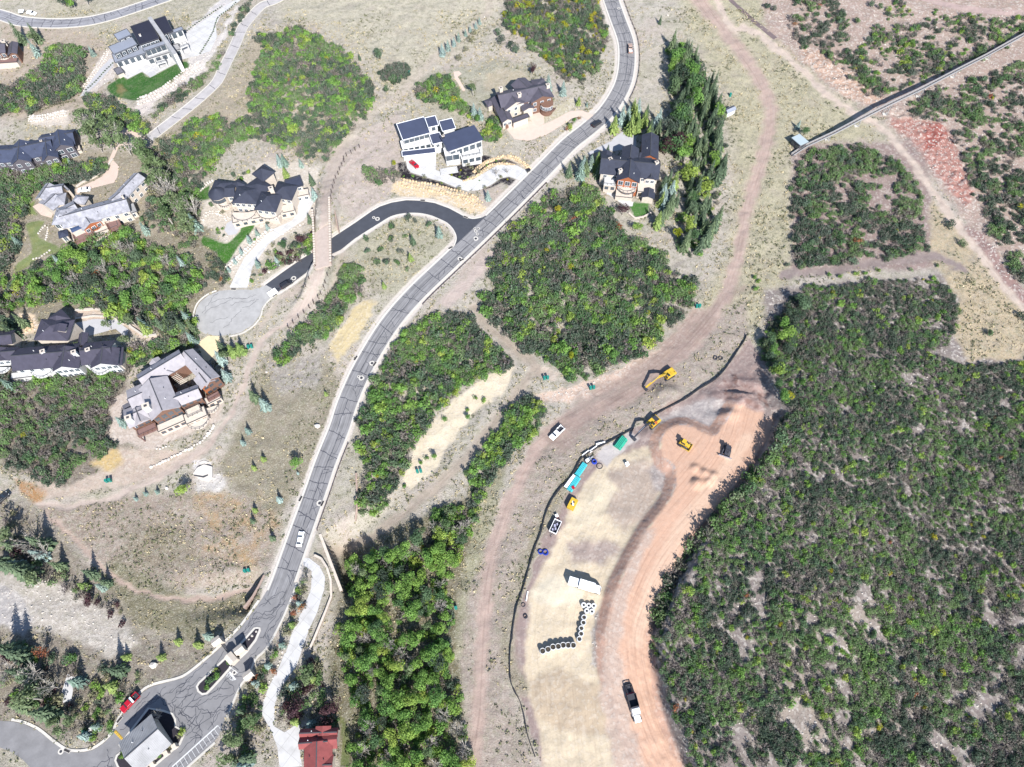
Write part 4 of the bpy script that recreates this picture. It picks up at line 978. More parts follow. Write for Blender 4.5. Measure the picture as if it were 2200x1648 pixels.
def bare_meshes(seed):
    g = np.random.default_rng(seed); mb = MB(); mb.tube((0, 0, -.03), (0, 0, .45), .02, .012, 5)
    Ps = []; tw = MB()
    for i in range(22):
        a = g.uniform(0, 6.28); q = g.uniform(.1, .34); z0 = g.uniform(.25, .45); b = np.array((q * math.cos(a), q * math.sin(a), g.uniform(.55, .98)))
        tw.tube((b[0] * .1, b[1] * .1, z0), b, .011, .003, 3, caps=False)
        for k in range(3): tw.tube(b * .75 + (0, 0, .1), b + g.normal(0, .07, 3), .006, .002, 3, caps=False)
        for k in range(3): Ps.append(b + g.normal(0, .05, 3))
    P = np.array(Ps)
    return plant_mesh('crown', leaf_quads(P, np.tile((0, 0, 1.), (len(P), 1)), .022, g), tw, [L_GREY, M_WHITEBARK], g.uniform(0, 1, len(P))), mb.mesh('trunk', M_WHITEBARK)
TREE['bare'] = [bare_meshes(390 + i) for i in range(3)]
CONTRUNK = MB().tube((0, 0, -.04), (0, 0, .7), .02, .006, 6).mesh('trunk', M_BARK)
NAMES = {'spruce': 'spruce_tree', 'lime': 'spruce_tree', 'blue': 'blue_spruce', 'fir': 'spruce_tree', 'aspen': 'aspen_tree', 'silver': 'cottonwood_tree', 'green': 'oak_tree', 'plum': 'plum_tree', 'yellow': 'aspen_tree', 'rust': 'maple_tree', 'bare': 'bare_tree'}
vr = random.Random(3)
NTREE = [0]
def tree(kind, x, y, h, label, group=None, wide=1.0):
    e = empty(NAMES[kind], (x, y, float(hz(x, y)) - .05), vr.uniform(0, 6.28), label, 'tree', group)
    if kind in CON: cm, tm = vr.choice(CON[kind]), CONTRUNK
    else: cm, tm = vr.choice(TREE[kind])
    for nme, me in (('trunk', tm), ('crown', cm)):
        o = link(bpy.data.objects.new(nme, me), e); o.scale = (h * wide, h * wide, h)
    NTREE[0] += 1
    return e

# ---- oak scrub, thicket by thicket (outlines as seen in the photograph)
GROVE = [(935, 1105), (1000, 1095), (1028, 1120), (1005, 1165), (985, 1210), (962, 1262), (978, 1320), (968, 1390), (985, 1460), (1005, 1560), (1018, 1700), (760, 1700), (755, 1560), (745, 1480), (722, 1410), (728, 1350), (742, 1270), (750, 1200), (800, 1185), (862, 1172)]
THICK = [
 # name, outline, spacing, radius range, palette weights, gap level
 ('top', [(545, 75), (600, 68), (650, 52), (690, 75), (750, 110), (775, 140), (795, 165), (803, 200), (800, 235), (772, 270), (745, 292), (722, 330), (700, 352), (660, 345), (620, 322), (590, 312), (540, 302), (490, 312), (440, 390), (420, 440), (385, 425), (350, 375), (335, 320), (400, 262), (445, 245), (490, 250), (540, 240), (528, 205), (545, 150), (558, 110)], 1.6, (1.0, 1.8), 'oooooobbg', .30),
 ('road', [(1085, -20), (1300, -20), (1312, 60), (1306, 110), (1288, 150), (1245, 185), (1200, 165), (1160, 120), (1140, 110), (1100, 70), (1066, 40)], 1.75, (.9, 1.8), 'ooooooobgy', .25),
 ('middle', [(1095, 480), (1130, 460), (1170, 420), (1250, 392), (1285, 395), (1325, 470), (1345, 505), (1390, 520), (1425, 545), (1440, 580), (1500, 590), (1490, 650), (1460, 690), (1430, 720), (1400, 750), (1360, 775), (1310, 795), (1270, 815), (1230, 822), (1198, 790), (1150, 765), (1090, 730), (1058, 700), (1033, 670), (1028, 640), (1052, 600), (1040, 570), (1060, 530)], 1.75, (1.0, 2.1), 'ooooooobbog', .26),
 ('slope', [(870, 700), (930, 670), (990, 665), (1020, 690), (1040, 720), (1080, 750), (1110, 780), (1095, 800), (1050, 806), (1000, 838), (972, 860), (938, 890), (928, 920), (893, 950), (880, 1000), (862, 1040), (842, 1085), (800, 1112), (770, 1112), (772, 1000), (765, 900), (790, 850), (800, 800), (840, 740)], 1.65, (1.0, 1.9), 'oooooobbg', .24),
 ('run', [(1100, 870), (1135, 850), (1160, 860), (1175, 885), (1165, 930), (1130, 960), (1090, 1000), (1050, 1040), (1035, 1090), (1010, 1070), (1000, 1010), (1040, 960), (1060, 930), (1075, 900)], 1.6, (1.0, 1.9), 'oooobbb', .2),
 ('run', [(940, 1080), (1000, 1085), (1035, 1075), (1030, 1130), (980, 1180), (930, 1150), (925, 1110)], 1.7, (1, 1.8), 'oobbg', .25),
 ('hill', [(1650, 690), (1690, 645), (1740, 602), (1800, 612), (1850, 597), (2010, 587), (2060, 640), (2062, 700), (2040, 740), (2005, 752), (2080, 782), (2150, 768), (2260, 760), (2300, 1700), (1480, 1700), (1472, 1600), (1442, 1540), (1422, 1480), (1402, 1420), (1392, 1370), (1404, 1320), (1425, 1250), (1452, 1200), (1492, 1150), (1542, 1090), (1602, 1020), (1645, 960), (1668, 910), (1683, 870), (1670, 820), (1645, 775), (1630, 735)], 1.28, (.62, 1.2), 'ooooooooobgggg', .24),
 ('hill', [(1402, 1340), (1425, 1260), (1452, 1208), (1492, 1158), (1542, 1098), (1602, 1028), (1645, 968), (1668, 918), (1690, 920), (1660, 990), (1610, 1050), (1550, 1118), (1500, 1180), (1465, 1225), (1440, 1280), (1420, 1345)], 1.7, (1.5, 2.3), 'oooog', .1),
 ('block', [(1712, 330), (1760, 313), (1850, 307), (1930, 335), (1962, 370), (1992, 430), (1996, 545), (1900, 560), (1800, 572), (1760, 582), (1706, 578), (1700, 480), (1700, 400)], 1.75, (.9, 1.8), 'oooooooog', .36),
 ('far', [(1695, -20), (1790, -20), (1832, 40), (1830, 105), (1862, 140), (1905, 205), (1890, 217), (1840, 192), (1800, 142), (1760, 112), (1720, 102), (1695, 60)], 1.9, (.9, 1.7), 'ooooog', .40),
 ('far', [(1930, -20), (1970, 30), (2010, 10), (2070, 20), (2120, 30), (2240, 25), (2240, 70), (2060, 150), (1912, 208), (1860, 180), (1830, 120), (1872, 60)], 2.0, (.9, 1.7), 'oooobg', .45),
 ('far', [(1942, 222), (2000, 182), (2080, 165), (2240, 105), (2240, 640), (2172, 602), (2142, 540), (2112, 470), (2072, 380), (2052, 310), (2030, 270), (1990, 258), (1962, 262)], 1.95, (.9, 1.8), 'ooooooog', .42),
 ('gully', [(730, 560), (760, 552), (782, 590), (780, 640), (752, 652), (730, 692), (700, 732), (650, 752), (600, 787), (580, 777), (590, 752), (640, 702), (660, 680), (700, 640), (720, 600)], 1.5, (1.0, 1.8), 'oooooob', .12),
 ('west', [(40, 590), (130, 530), (200, 510), (280, 492), (330, 520), (400, 545), (440, 580), (440, 620), (405, 660), (430, 700), (400, 722), (340, 702), (260, 692), (200, 662), (100, 652), (-30, 690), (-30, 600)], 1.9, (1.1, 2.3), 'ooooobbbgg', .30),
 ('west', [(-30, 790), (120, 802), (200, 792), (255, 782), (272, 830), (242, 880), (232, 945), (270, 960), (212, 985), (160, 1010), (140, 1042), (90, 1042), (50, 1012), (-30, 980)], 1.7, (1.0, 1.9), 'oooooggg', .28),
 ('house', [(65, 150), (130, 88), (182, 105), (188, 150), (178, 200), (120, 228), (60, 245), (-20, 250), (-20, 190), (40, 180)], 2.0, (1.2, 2.2), 'oooobg', .2),
 ('house', [(180, 200), (232, 200), (290, 240), (330, 285), (312, 292), (250, 262), (190, 252)], 1.8, (1.0, 1.9), 'ooob', .15),
 ('house', [(318, 250), (370, 200), (440, 150), (480, 100), (500, 50), (535, -10), (552, -10), (502, 90), (470, 145), (432, 185), (370, 228), (340, 258)], 1.8, (.9, 1.6), 'oooog', .2),
 ('house', [(-20, 335), (55, 372), (112, 345), (180, 345), (225, 335), (238, 368), (178, 392), (128, 402), (80, 412), (60, 450), (48, 520), (30, 570), (-20, 590)], 1.9, (1.1, 2.1), 'ooooobg', .15),
 ('house', [(885, 205), (900, 182), (950, 150), (970, 162), (985, 200), (1010, 230), (1040, 270), (1010, 262), (960, 232), (930, 227), (890, 217)], 1.9, (1.1, 2.0), 'ooobb', .15),
 ('house', [(1040, 260), (1075, 240), (1080, 290), (1055, 320), (1030, 300)], 1.9, (1, 1.8), 'oob', .15),
 ('house', [(820, 150), (850, 125), (880, 140), (880, 165), (855, 182), (828, 180), (816, 168)], 1.5, (1.2, 1.8), 'oo', .0),
 ('house', [(130, 770), (260, 740), (280, 800), (240, 840), (160, 850), (40, 830), (30, 800)], 1.9, (1.0, 2.0), 'oooobg', .2),
 ('house', [(260, 740), (330, 735), (400, 735), (330, 770), (280, 800)], 1.7, (1, 1.9), 'ooob', .1),
 ('gate', [(-30, 1350), (60, 1380), (150, 1400), (180, 1440), (160, 1520), (60, 1540), (-30, 1500)], 2.4, (1.0, 1.9), 'oggsspb', .35),
 ('gate', [(0, 1080), (60, 1120), (120, 1210), (200, 1270), (190, 1300), (80, 1240), (0, 1160)], 2.4, (1.0, 2.0), 'ogggso', .35),
 ('gate', [(200, 1260), (260, 1290), (280, 1370), (240, 1330), (200, 1300)], 2.2, (.9, 1.6), 'oggps', .3),
 ('gate', [(640, 1240), (662, 1230), (668, 1300), (630, 1380), (580, 1470), (520, 1560), (510, 1500), (560, 1420), (610, 1340)], 2.0, (.8, 1.5), 'osgbrs', .25),
 ('gate', [(530, 1480), (560, 1480), (570, 1540), (560, 1600), (520, 1648), (480, 1648), (500, 1560)], 2.1, (1.0, 1.8), 'ogsgo', .25),
 ('gate', [(150, 1440), (260, 1420), (320, 1450), (300, 1480), (270, 1520), (230, 1590), (180, 1600), (120, 1570), (140, 1490)], 2.3, (.9, 1.7), 'ogsob', .35),
 ('gate', [(600, 1440), (690, 1400), (700, 1480), (740, 1560), (720, 1600), (660, 1540), (640, 1560), (600, 1560)], 2.2, (1, 1.8), 'ogspo', .25),
 ('band', [(1415, 110), (1470, 80), (1520, 150), (1555, 240), (1562, 330), (1548, 420), (1540, 500), (1505, 570), (1450, 530), (1440, 470), (1470, 420), (1450, 330), (1430, 280), (1440, 200)], 2.6, (.9, 1.6), 'ooobb', .4),
 ('house', [(300, 250), (340, 270), (400, 360), (430, 430), (440, 520), (400, 540), (340, 500), (300, 480), (310, 420), (330, 380), (300, 320)], 2.3, (1.0, 2.0), 'oosgg', .3),
 ('house', [(440, 520), (500, 560), (480, 620), (440, 610)], 1.9, (.8, 1.6), 'osgo', .2),
 ('house', [(570, 560), (600, 540), (640, 510), (680, 490), (690, 520), (640, 560), (590, 590), (560, 600)], 2.0, (.8, 1.7), 'oobspo', .15),
 ('house', [(770, 360), (840, 345), (870, 375), (840, 400), (790, 390)], 1.9, (1, 1.9), 'goog', .2),
 ('house', [(1210, 260), (1240, 240), (1300, 250), (1260, 290), (1225, 300)], 2.4, (.7, 1.3), 'orsb', .3),
 ('grove', GROVE, 2.1, (.9, 1.7), 'bbbog', .36),
 ('house', [(330, 690), (420, 690), (440, 740), (380, 760), (330, 720)], 2.0, (1, 2.0), 'oobsg', .2),
]
KEY = {'o': ['oak%d' % i for i in range(6)], 'b': ['bright%d' % i for i in range(3)], 'g': ['grey%d' % i for i in range(3)], 'y': ['yellow0'], 'r': ['rust0'], 's': ['sage0', 'sage1'], 'p': ['plum0']}
BLOCKERS = [DARKROAD, CULDESAC, LOWER] + [d_[1] for d_ in DRIVES] + LAWNS
def clear_of(px, py):
    bad = np.zeros(px.shape, bool)
    for P in BLOCKERS: bad |= inpoly(px, py, P)
    return ~bad & (dist_line(px, py, smooth(MAIN, 2)) > 27) & (dist_line(px, py, ROAD_A) > 15) & (dist_line(px, py, ROAD_B) > 14)
def grid_points(P, sp, seed, h=1.0):
    W = np.array([at(x, y)[:2] for x, y in P]); lo, hi = W.min(0) - 1, W.max(0) + 1
    g = np.random.default_rng(seed)
    x, y = np.meshgrid(np.arange(lo[0], hi[0], sp), np.arange(lo[1], hi[1], sp * .9)); x = x + (np.arange(len(y)) % 2)[:, None] * sp / 2
    x = x.ravel() + g.uniform(-.48, .48, x.size) * sp; y = y.ravel() + g.uniform(-.48, .48, y.size) * sp
    z = hz(x, y); px, py = proj(x, y, z + h)
    jx = px + (fbm(x / 4, y / 4, 61, 3) - .5) * 18; jy = py + (fbm(x / 4, y / 4, 63, 3) - .5) * 18
    ok = (sdist(jx, jy, P) > 5) & (px > -60) & (px < 2260) & (py > -60) & (py < 1712)
    return x[ok], y[ok], px[ok], py[ok], g
SX = []
for ti, (nm, P, sp_, (r0, r1), pal, gap) in enumerate(THICK):
    x, y, px, py, g = grid_points(P, sp_, 500 + ti)
    n_ = .5 * fbm(x / 6.5, y / 6.5, 81 + ti, 3) + .5 * vnoise(x / 2.3, y / 2.3, 181 + ti); gp = gap + (.15 * sstep(-60, 60, sdist(px, py, [(1560, 1280), (1900, 1230), (2100, 1300), (2220, 1260), (2220, 1700), (1560, 1700), (1520, 1500)])) if nm == 'hill' else 0); keep = (n_ > gp) & clear_of(px, py); x, y, n_ = x[keep], y[keep], n_[keep]
    cl, dd_ = fbm(x / 10, y / 10, 300, 3), fbm(x / 8, y / 8, 310, 3)
    for a, b, q, c1, c2 in zip(x, y, n_, cl, dd_):
        ch = pal[int(g.integers(len(pal)))]
        if ch == 'o' and g.random() < .005: ch = 'y'
        if ch == 'o' and g.random() < .0012: ch = 'r'
        if ch == 'o' and c2 > .60 and g.random() < .5: ch = 'g'
        kk = KEY[ch] if ch != 'o' else ['oak%d' % min(5, max(0, int((c1 - .34) / .32 * 6 + g.normal(0, 1.1))))]
        s = g.uniform(r0, r1) * (.75 + .5 * min(1, max(0, (q - gap) * 3)))
        SX.append((a, b, s, kk[int(g.integers(len(kk)))], nm))
def size_px(x, y, s): return s * FPX / (y * cp + CAM_H * sp)
order = sorted(range(len(SX)), key=lambda i: -size_px(*SX[i][:3]) - (1000 if False else 0))
WHERE = {'top': 'in the thicket on the upper meadow', 'road': 'in the thicket left of the upper road', 'middle': 'in the big thicket below the wooded house', 'slope': 'in the thicket right of the main road', 'run': 'in the thicket beside the dirt ski run',
         'hill': 'on the scrubby hillside right of the red haul road', 'block': 'in the square thicket beside the hut', 'far': 'on the red hillside beyond the conveyor', 'gully': 'in the dense thicket left of the main road', 'west': 'in the thicket at the left edge',
         'house': 'in the garden thickets between the houses', 'grove': 'under the aspens of the grove', 'gate': 'on the rough slope around the gatehouse', 'band': 'under the conifers beside the ski run'}
KNAME = {'oak': ('scrub_oak', 'dark green scrub oak'), 'bright': ('scrub_oak', 'yellow green leafy shrub'), 'grey': ('bare_shrub', 'grey twiggy bare shrub'), 'yellow': ('scrub_oak', 'yellow leaved shrub'), 'rust': ('scrub_oak', 'rust coloured shrub'), 'sage': ('sage_shrub', 'pale sage green shrub'), 'plum': ('plum_shrub', 'dark plum coloured shrub')}
inview = []
for i in order:
    x, y, s, k, nm = SX[i]; px, py = proj(x, y, float(hz(x, y)) + 1)
    if 5 < px < 2195 and 5 < py < 1643: inview.append(i)
chosen = inview[:285]
have = {SX[i][3] for i in chosen}
for k in PROT:
    if k not in have:
        q = next((i for i in inview if SX[i][3] == k), None)
        if q is not None: chosen.append(q)
single = set(chosen); proto_obj = {}
for i in chosen:
    x, y, s, k, nm = SX[i]; base = k.rstrip('0123456789'); nme, lab = KNAME[base]
    o = link(bpy.data.objects.new(nme, PROT[k])); o.location = (x, y, float(hz(x, y)) - .1); o.scale = (s, s, s * vr.uniform(.9, 1.25)); o.rotation_euler = (0, 0, vr.uniform(0, 6.28))
    tag(o, lab + ' ' + WHERE[nm], 'shrub', lab + 's ' + WHERE[nm]); proto_obj.setdefault(k, o)
def instance_stuff(name, rows, label, cat, protos):
    """rows: (x, y, z, scale, key); every row becomes an instance of the plant that already stands in the scene"""
    me = bpy.data.meshes.new(name); n = len(rows); me.vertices.add(n)
    me.vertices.foreach_set('co', np.array([(r[0], r[1], r[2]) for r in rows], np.float32).ravel())
    keys = sorted({r[4] for r in rows}); ix = {k: i for i, k in enumerate(keys)}
    for nm, ty, data in (('kind_index', 'INT', [ix[r[4]] for r in rows]), ('size', 'FLOAT', [r[3] for r in rows]), ('turn', 'FLOAT', [vr.uniform(0, 6.28) for r in rows])):
        a = me.attributes.new(nm, ty, 'POINT'); a.data.foreach_set('value', np.array(data, np.int32 if ty == 'INT' else np.float32))
    o = link(bpy.data.objects.new(name, me)); tag(o, label, cat, kind='stuff')
    ng = bpy.data.node_groups.new(name, 'GeometryNodeTree')
    ng.interface.new_socket('Geometry', in_out='INPUT', socket_type='NodeSocketGeometry'); ng.interface.new_socket('Geometry', in_out='OUTPUT', socket_type='NodeSocketGeometry')
    N = ng.nodes; gi, go = N.new('NodeGroupInput'), N.new('NodeGroupOutput'); jn = N.new('GeometryNodeJoinGeometry')
    def attr(nm, ty):
        a = N.new('GeometryNodeInputNamedAttribute'); a.data_type = ty; a.inputs[0].default_value = nm; return a.outputs[0]
    ia, sa, ta = attr('kind_index', 'INT'), attr('size', 'FLOAT'), attr('turn', 'FLOAT')
    cx = N.new('ShaderNodeCombineXYZ'); ng.links.new(ta, cx.inputs[2]); er = N.new('FunctionNodeEulerToRotation'); ng.links.new(cx.outputs[0], er.inputs[0])
    for k in keys:
        cmp_ = N.new('FunctionNodeCompare'); cmp_.data_type = 'INT'; cmp_.operation = 'EQUAL'
        ng.links.new(ia, cmp_.inputs[2]); cmp_.inputs[3].default_value = ix[k]
        ob = N.new('GeometryNodeObjectInfo'); ob.inputs['Object'].default_value = protos[k]; ob.transform_space = 'ORIGINAL'; ob.inputs['As Instance'].default_value = True
        ip = N.new('GeometryNodeInstanceOnPoints'); ng.links.new(gi.outputs[0], ip.inputs['Points']); ng.links.new(cmp_.outputs[0], ip.inputs['Selection']); ng.links.new(ob.outputs['Geometry'], ip.inputs['Instance'])
        ng.links.new(er.outputs[0], ip.inputs['Rotation']); ng.links.new(sa, ip.inputs['Scale']); ng.links.new(ip.outputs[0], jn.inputs[0])
    ng.links.new(jn.outputs[0], go.inputs[0])
    md = o.modifiers.new('scatter', 'NODES'); md.node_group = ng
    return o
rest = [(x, y, float(hz(x, y)) - .1, s, k) for i, (x, y, s, k, nm) in enumerate(SX) if i not in single and k in proto_obj]
instance_stuff('scrub', rest, 'dense mixed oak scrub covering the hillsides and thickets', 'scrub', proto_obj)
print('shrubs', len(SX), 'single', len(chosen))

# ---- groves of trees, each tree a thing
def grove(P, sp_, mix, hr, label, group, seed, gap=.0, top=.5):
    x, y, px, py, g = grid_points(P, sp_, seed, hr[0] * top)
    ok = clear_of(px, py) & (fbm(x / 7, y / 7, seed, 3) > gap)
    for a, b in zip(x[ok], y[ok]):
        k = mix[int(g.integers(len(mix)))]; h = g.uniform(*hr) * (1.15 if k in CON else 1)
        tree(k, a, b, h, label[k] if isinstance(label, dict) else label, group if not isinstance(label, dict) else group + ', ' + NAMES[k].replace('_', ' ') + 's', g.uniform(.9, 1.15))
grove(GROVE, 4.1, ['aspen'] * 7 + ['bare'] * 2 + ['green', 'silver'], (4.6, 7.2), {'aspen': 'bright green aspen in the grove left of the dirt ski run', 'bare': 'pale bare branched tree in the grove left of the dirt ski run', 'green': 'dark green rounded tree in the grove left of the dirt ski run', 'silver': 'grey green slender tree in the grove left of the dirt ski run'}, 'trees of the grove beside the ski run', 901, .22)
BAND = [(1415, 100), (1465, 70), (1510, 130), (1545, 200), (1560, 270), (1562, 350), (1546, 430), (1540, 505), (1505, 560), (1462, 520), (1472, 430), (1462, 350), (1440, 280), (1450, 200), (1425, 150)]
grove(BAND, 4.2, ['spruce', 'fir', 'fir', 'aspen', 'spruce', 'fir', 'green', 'spruce'], (7, 11), {'spruce': 'tall green spruce in the tree belt beside the grassy ski run', 'fir': 'tall narrow spruce in the tree belt beside the grassy ski run', 'aspen': 'bright green aspen in the tree belt beside the grassy ski run', 'green': 'dark green broadleaf tree in the tree belt beside the ski run'}, 'tree belt beside the grassy ski run', 902, .2)
grove([(255, 300), (300, 290), (340, 330), (370, 400), (420, 440), (425, 500), (390, 500), (345, 470), (330, 430), (330, 380), (290, 350)], 4.0, ['silver', 'silver', 'silver', 'bare'], (9, 12.5), {'silver': 'tall grey green cottonwood between the two curved roof houses', 'bare': 'tall pale bare tree between the two curved roof houses'}, 'tall trees between the houses', 903, .1)
grove([(165, 235), (215, 245), (265, 275), (270, 310), (215, 320), (180, 290)], 4.2, ['silver', 'bare', 'silver'], (8, 11), {'silver': 'grey green cottonwood above the blue grey roofed house', 'bare': 'pale bare tree above the blue grey roofed house'}, 'trees above the blue grey roofed house', 904)
grove([(40, 590), (130, 540), (210, 515), (290, 500), (340, 530), (420, 560), (430, 620), (400, 660), (300, 680), (120, 640), (20, 650)], 7.5, ['aspen', 'green', 'bare', 'aspen', 'blue'], (5, 8), {'aspen': 'bright yellow green aspen in the wood below the grey shingled house', 'green': 'dark green tree in the wood below the grey shingled house', 'bare': 'pale bare tree in the wood below the grey shingled house', 'blue': 'blue spruce in the wood below the grey shingled house'}, 'wood below the grey shingled house', 905, .15)
grove([(250, 690), (330, 660), (420, 670), (430, 730), (360, 740), (280, 720)], 4.6, ['green', 'lime', 'silver', 'spruce', 'blue'], (6, 9), {'green': 'dark green tree beside the grey cul-de-sac', 'lime': 'yellow green spruce beside the grey cul-de-sac', 'silver': 'grey green cottonwood beside the grey cul-de-sac', 'spruce': 'dark spruce beside the grey cul-de-sac', 'blue': 'blue spruce beside the grey cul-de-sac'}, 'trees beside the cul-de-sac', 906)
grove([(0, 1130), (60, 1130), (110, 1190), (110, 1260), (40, 1240), (0, 1220)], 4.6, ['spruce', 'silver', 'spruce', 'blue', 'bare'], (8, 13), {'spruce': 'tall dark spruce at the left edge above the white rubble', 'silver': 'grey green tree at the left edge above the white rubble', 'blue': 'blue spruce at the left edge above the white rubble', 'bare': 'pale bare tree at the left edge above the white rubble'}, 'trees above the white rubble', 907)
grove([(0, 1390), (70, 1400), (120, 1440), (130, 1520), (100, 1550), (0, 1530)], 5.0, ['spruce', 'bare', 'silver', 'spruce'], (9, 14), {'spruce': 'tall dark spruce in the lower left wood above the pale road', 'bare': 'pale bare tree in the lower left wood above the pale road', 'silver': 'grey green tree in the lower left wood above the pale road'}, 'lower left wood', 908)
grove([(80, 1560), (130, 1540), (200, 1540), (230, 1560), (190, 1600), (140, 1590)], 4.4, ['spruce', 'blue', 'silver'], (5, 8), {'spruce': 'dark spruce between the pale road and the red pickup', 'blue': 'blue spruce between the pale road and the red pickup', 'silver': 'grey green tree between the pale road and the red pickup'}, 'trees between the pale road and the pickup', 909)
grove([(600, 1470), (640, 1440), (690, 1430), (690, 1480), (650, 1540), (615, 1570), (595, 1560)], 4.4, ['silver', 'blue', 'lime', 'silver', 'plum'], (5, 8), {'silver': 'grey green tree beside the white drive of the red roofed house', 'blue': 'blue spruce beside the white drive of the red roofed house', 'lime': 'yellow green spruce beside the white drive of the red roofed house', 'plum': 'dark plum tree beside the white drive of the red roofed house'}, 'trees beside the white drive', 910)
grove([(500, 1530), (545, 1490), (560, 1560), (560, 1640), (500, 1680), (480, 1640)], 4.6, ['silver', 'spruce', 'lime', 'blue'], (5, 9), {'silver': 'grey green tree between the parking stripes and the white drive', 'spruce': 'dark spruce between the parking stripes and the white drive', 'lime': 'yellow green spruce between the parking stripes and the white drive', 'blue': 'blue spruce between the parking stripes and the white drive'}, 'trees between the parking stripes and the drive', 911)
grove([(20, 55), (90, 50), (100, 80), (95, 120), (60, 125), (40, 90)], 4.6, ['silver', 'spruce', 'blue'], (7, 11), {'silver': 'grey green tree beside the top left brown house', 'spruce': 'dark spruce beside the top left brown house', 'blue': 'blue spruce beside the top left brown house'}, 'trees beside the top left brown house', 912)
grove([(20, -30), (240, -30), (230, 0), (180, 14), (100, 10)], 6.0, ['green', 'aspen', 'silver'], (6, 9), {'green': 'dark green tree above the top road', 'aspen': 'bright green aspen above the top road', 'silver': 'grey green tree above the top road'}, 'trees above the top road', 913)
grove([(-20, 640), (20, 640), (60, 690), (75, 720), (20, 740), (-20, 720)], 5.0, ['spruce', 'silver', 'plum'], (7, 10), {'spruce': 'dark spruce above the purple roofed house', 'silver': 'grey green tree above the purple roofed house', 'plum': 'dark plum tree above the purple roofed house'}, 'trees above the purple roofed house', 914)
grove([(445, 740), (500, 740), (505, 770), (480, 800), (450, 790)], 4.4, ['spruce', 'lime', 'silver', 'blue'], (6, 9), {'spruce': 'dark spruce right of the pale grey roofed house', 'lime': 'yellow green spruce right of the pale grey roofed house', 'silver': 'grey green tree right of the pale grey roofed house', 'blue': 'blue spruce right of the pale grey roofed house'}, 'trees right of the pale grey roofed house', 915)
grove([(1300, 230), (1370, 225), (1420, 240), (1420, 300), (1340, 280), (1310, 280)], 4.0, ['lime', 'lime', 'spruce', 'blue'], (7, 10), {'lime': 'yellow green spruce between the road and the wooded house', 'spruce': 'dark spruce between the road and the wooded house', 'blue': 'blue spruce between the road and the wooded house'}, 'spruces between the road and the wooded house', 916)
grove([(1215, 365), (1245, 345), (1285, 325), (1298, 340), (1300, 390), (1265, 385), (1230, 385)], 3.6, ['lime', 'spruce', 'blue', 'spruce'], (6, 9), {'lime': 'yellow green spruce left of the wooded house', 'spruce': 'dark spruce left of the wooded house', 'blue': 'blue spruce left of the wooded house'}, 'spruces left of the wooded house', 917)
grove([(1420, 370), (1450, 360), (1475, 400), (1450, 470), (1405, 490), (1415, 430)], 3.7, ['blue', 'spruce', 'spruce', 'lime'], (7, 10), {'lime': 'yellow green spruce right of the wooded house', 'spruce': 'dark spruce right of the wooded house', 'blue': 'blue spruce right of the wooded house'}, 'spruces right of the wooded house', 918)
grove([(1415, 260), (1470, 250), (1475, 330), (1450, 350), (1425, 330)], 4.0, ['lime', 'plum', 'spruce', 'green'], (7, 10), {'lime': 'yellow green spruce behind the wooded house', 'spruce': 'dark spruce behind the wooded house', 'plum': 'dark plum tree behind the wooded house', 'green': 'dark green tree behind the wooded house'}, 'trees behind the wooded house', 919)

grove([(1642, 740), (1690, 665), (1740, 612), (1765, 640), (1705, 725), (1685, 800), (1702, 860), (1676, 872), (1656, 800)], 4.4, ['green', 'green', 'aspen', 'silver'], (5, 7.5), {'green': 'dark broadleaf tree at the corner of the scrubby hillside above the red soil', 'aspen': 'yellow green tree at the corner of the scrubby hillside above the red soil', 'silver': 'grey green tree at the corner of the scrubby hillside above the red soil'}, 'trees at the corner of the scrubby hillside', 920)
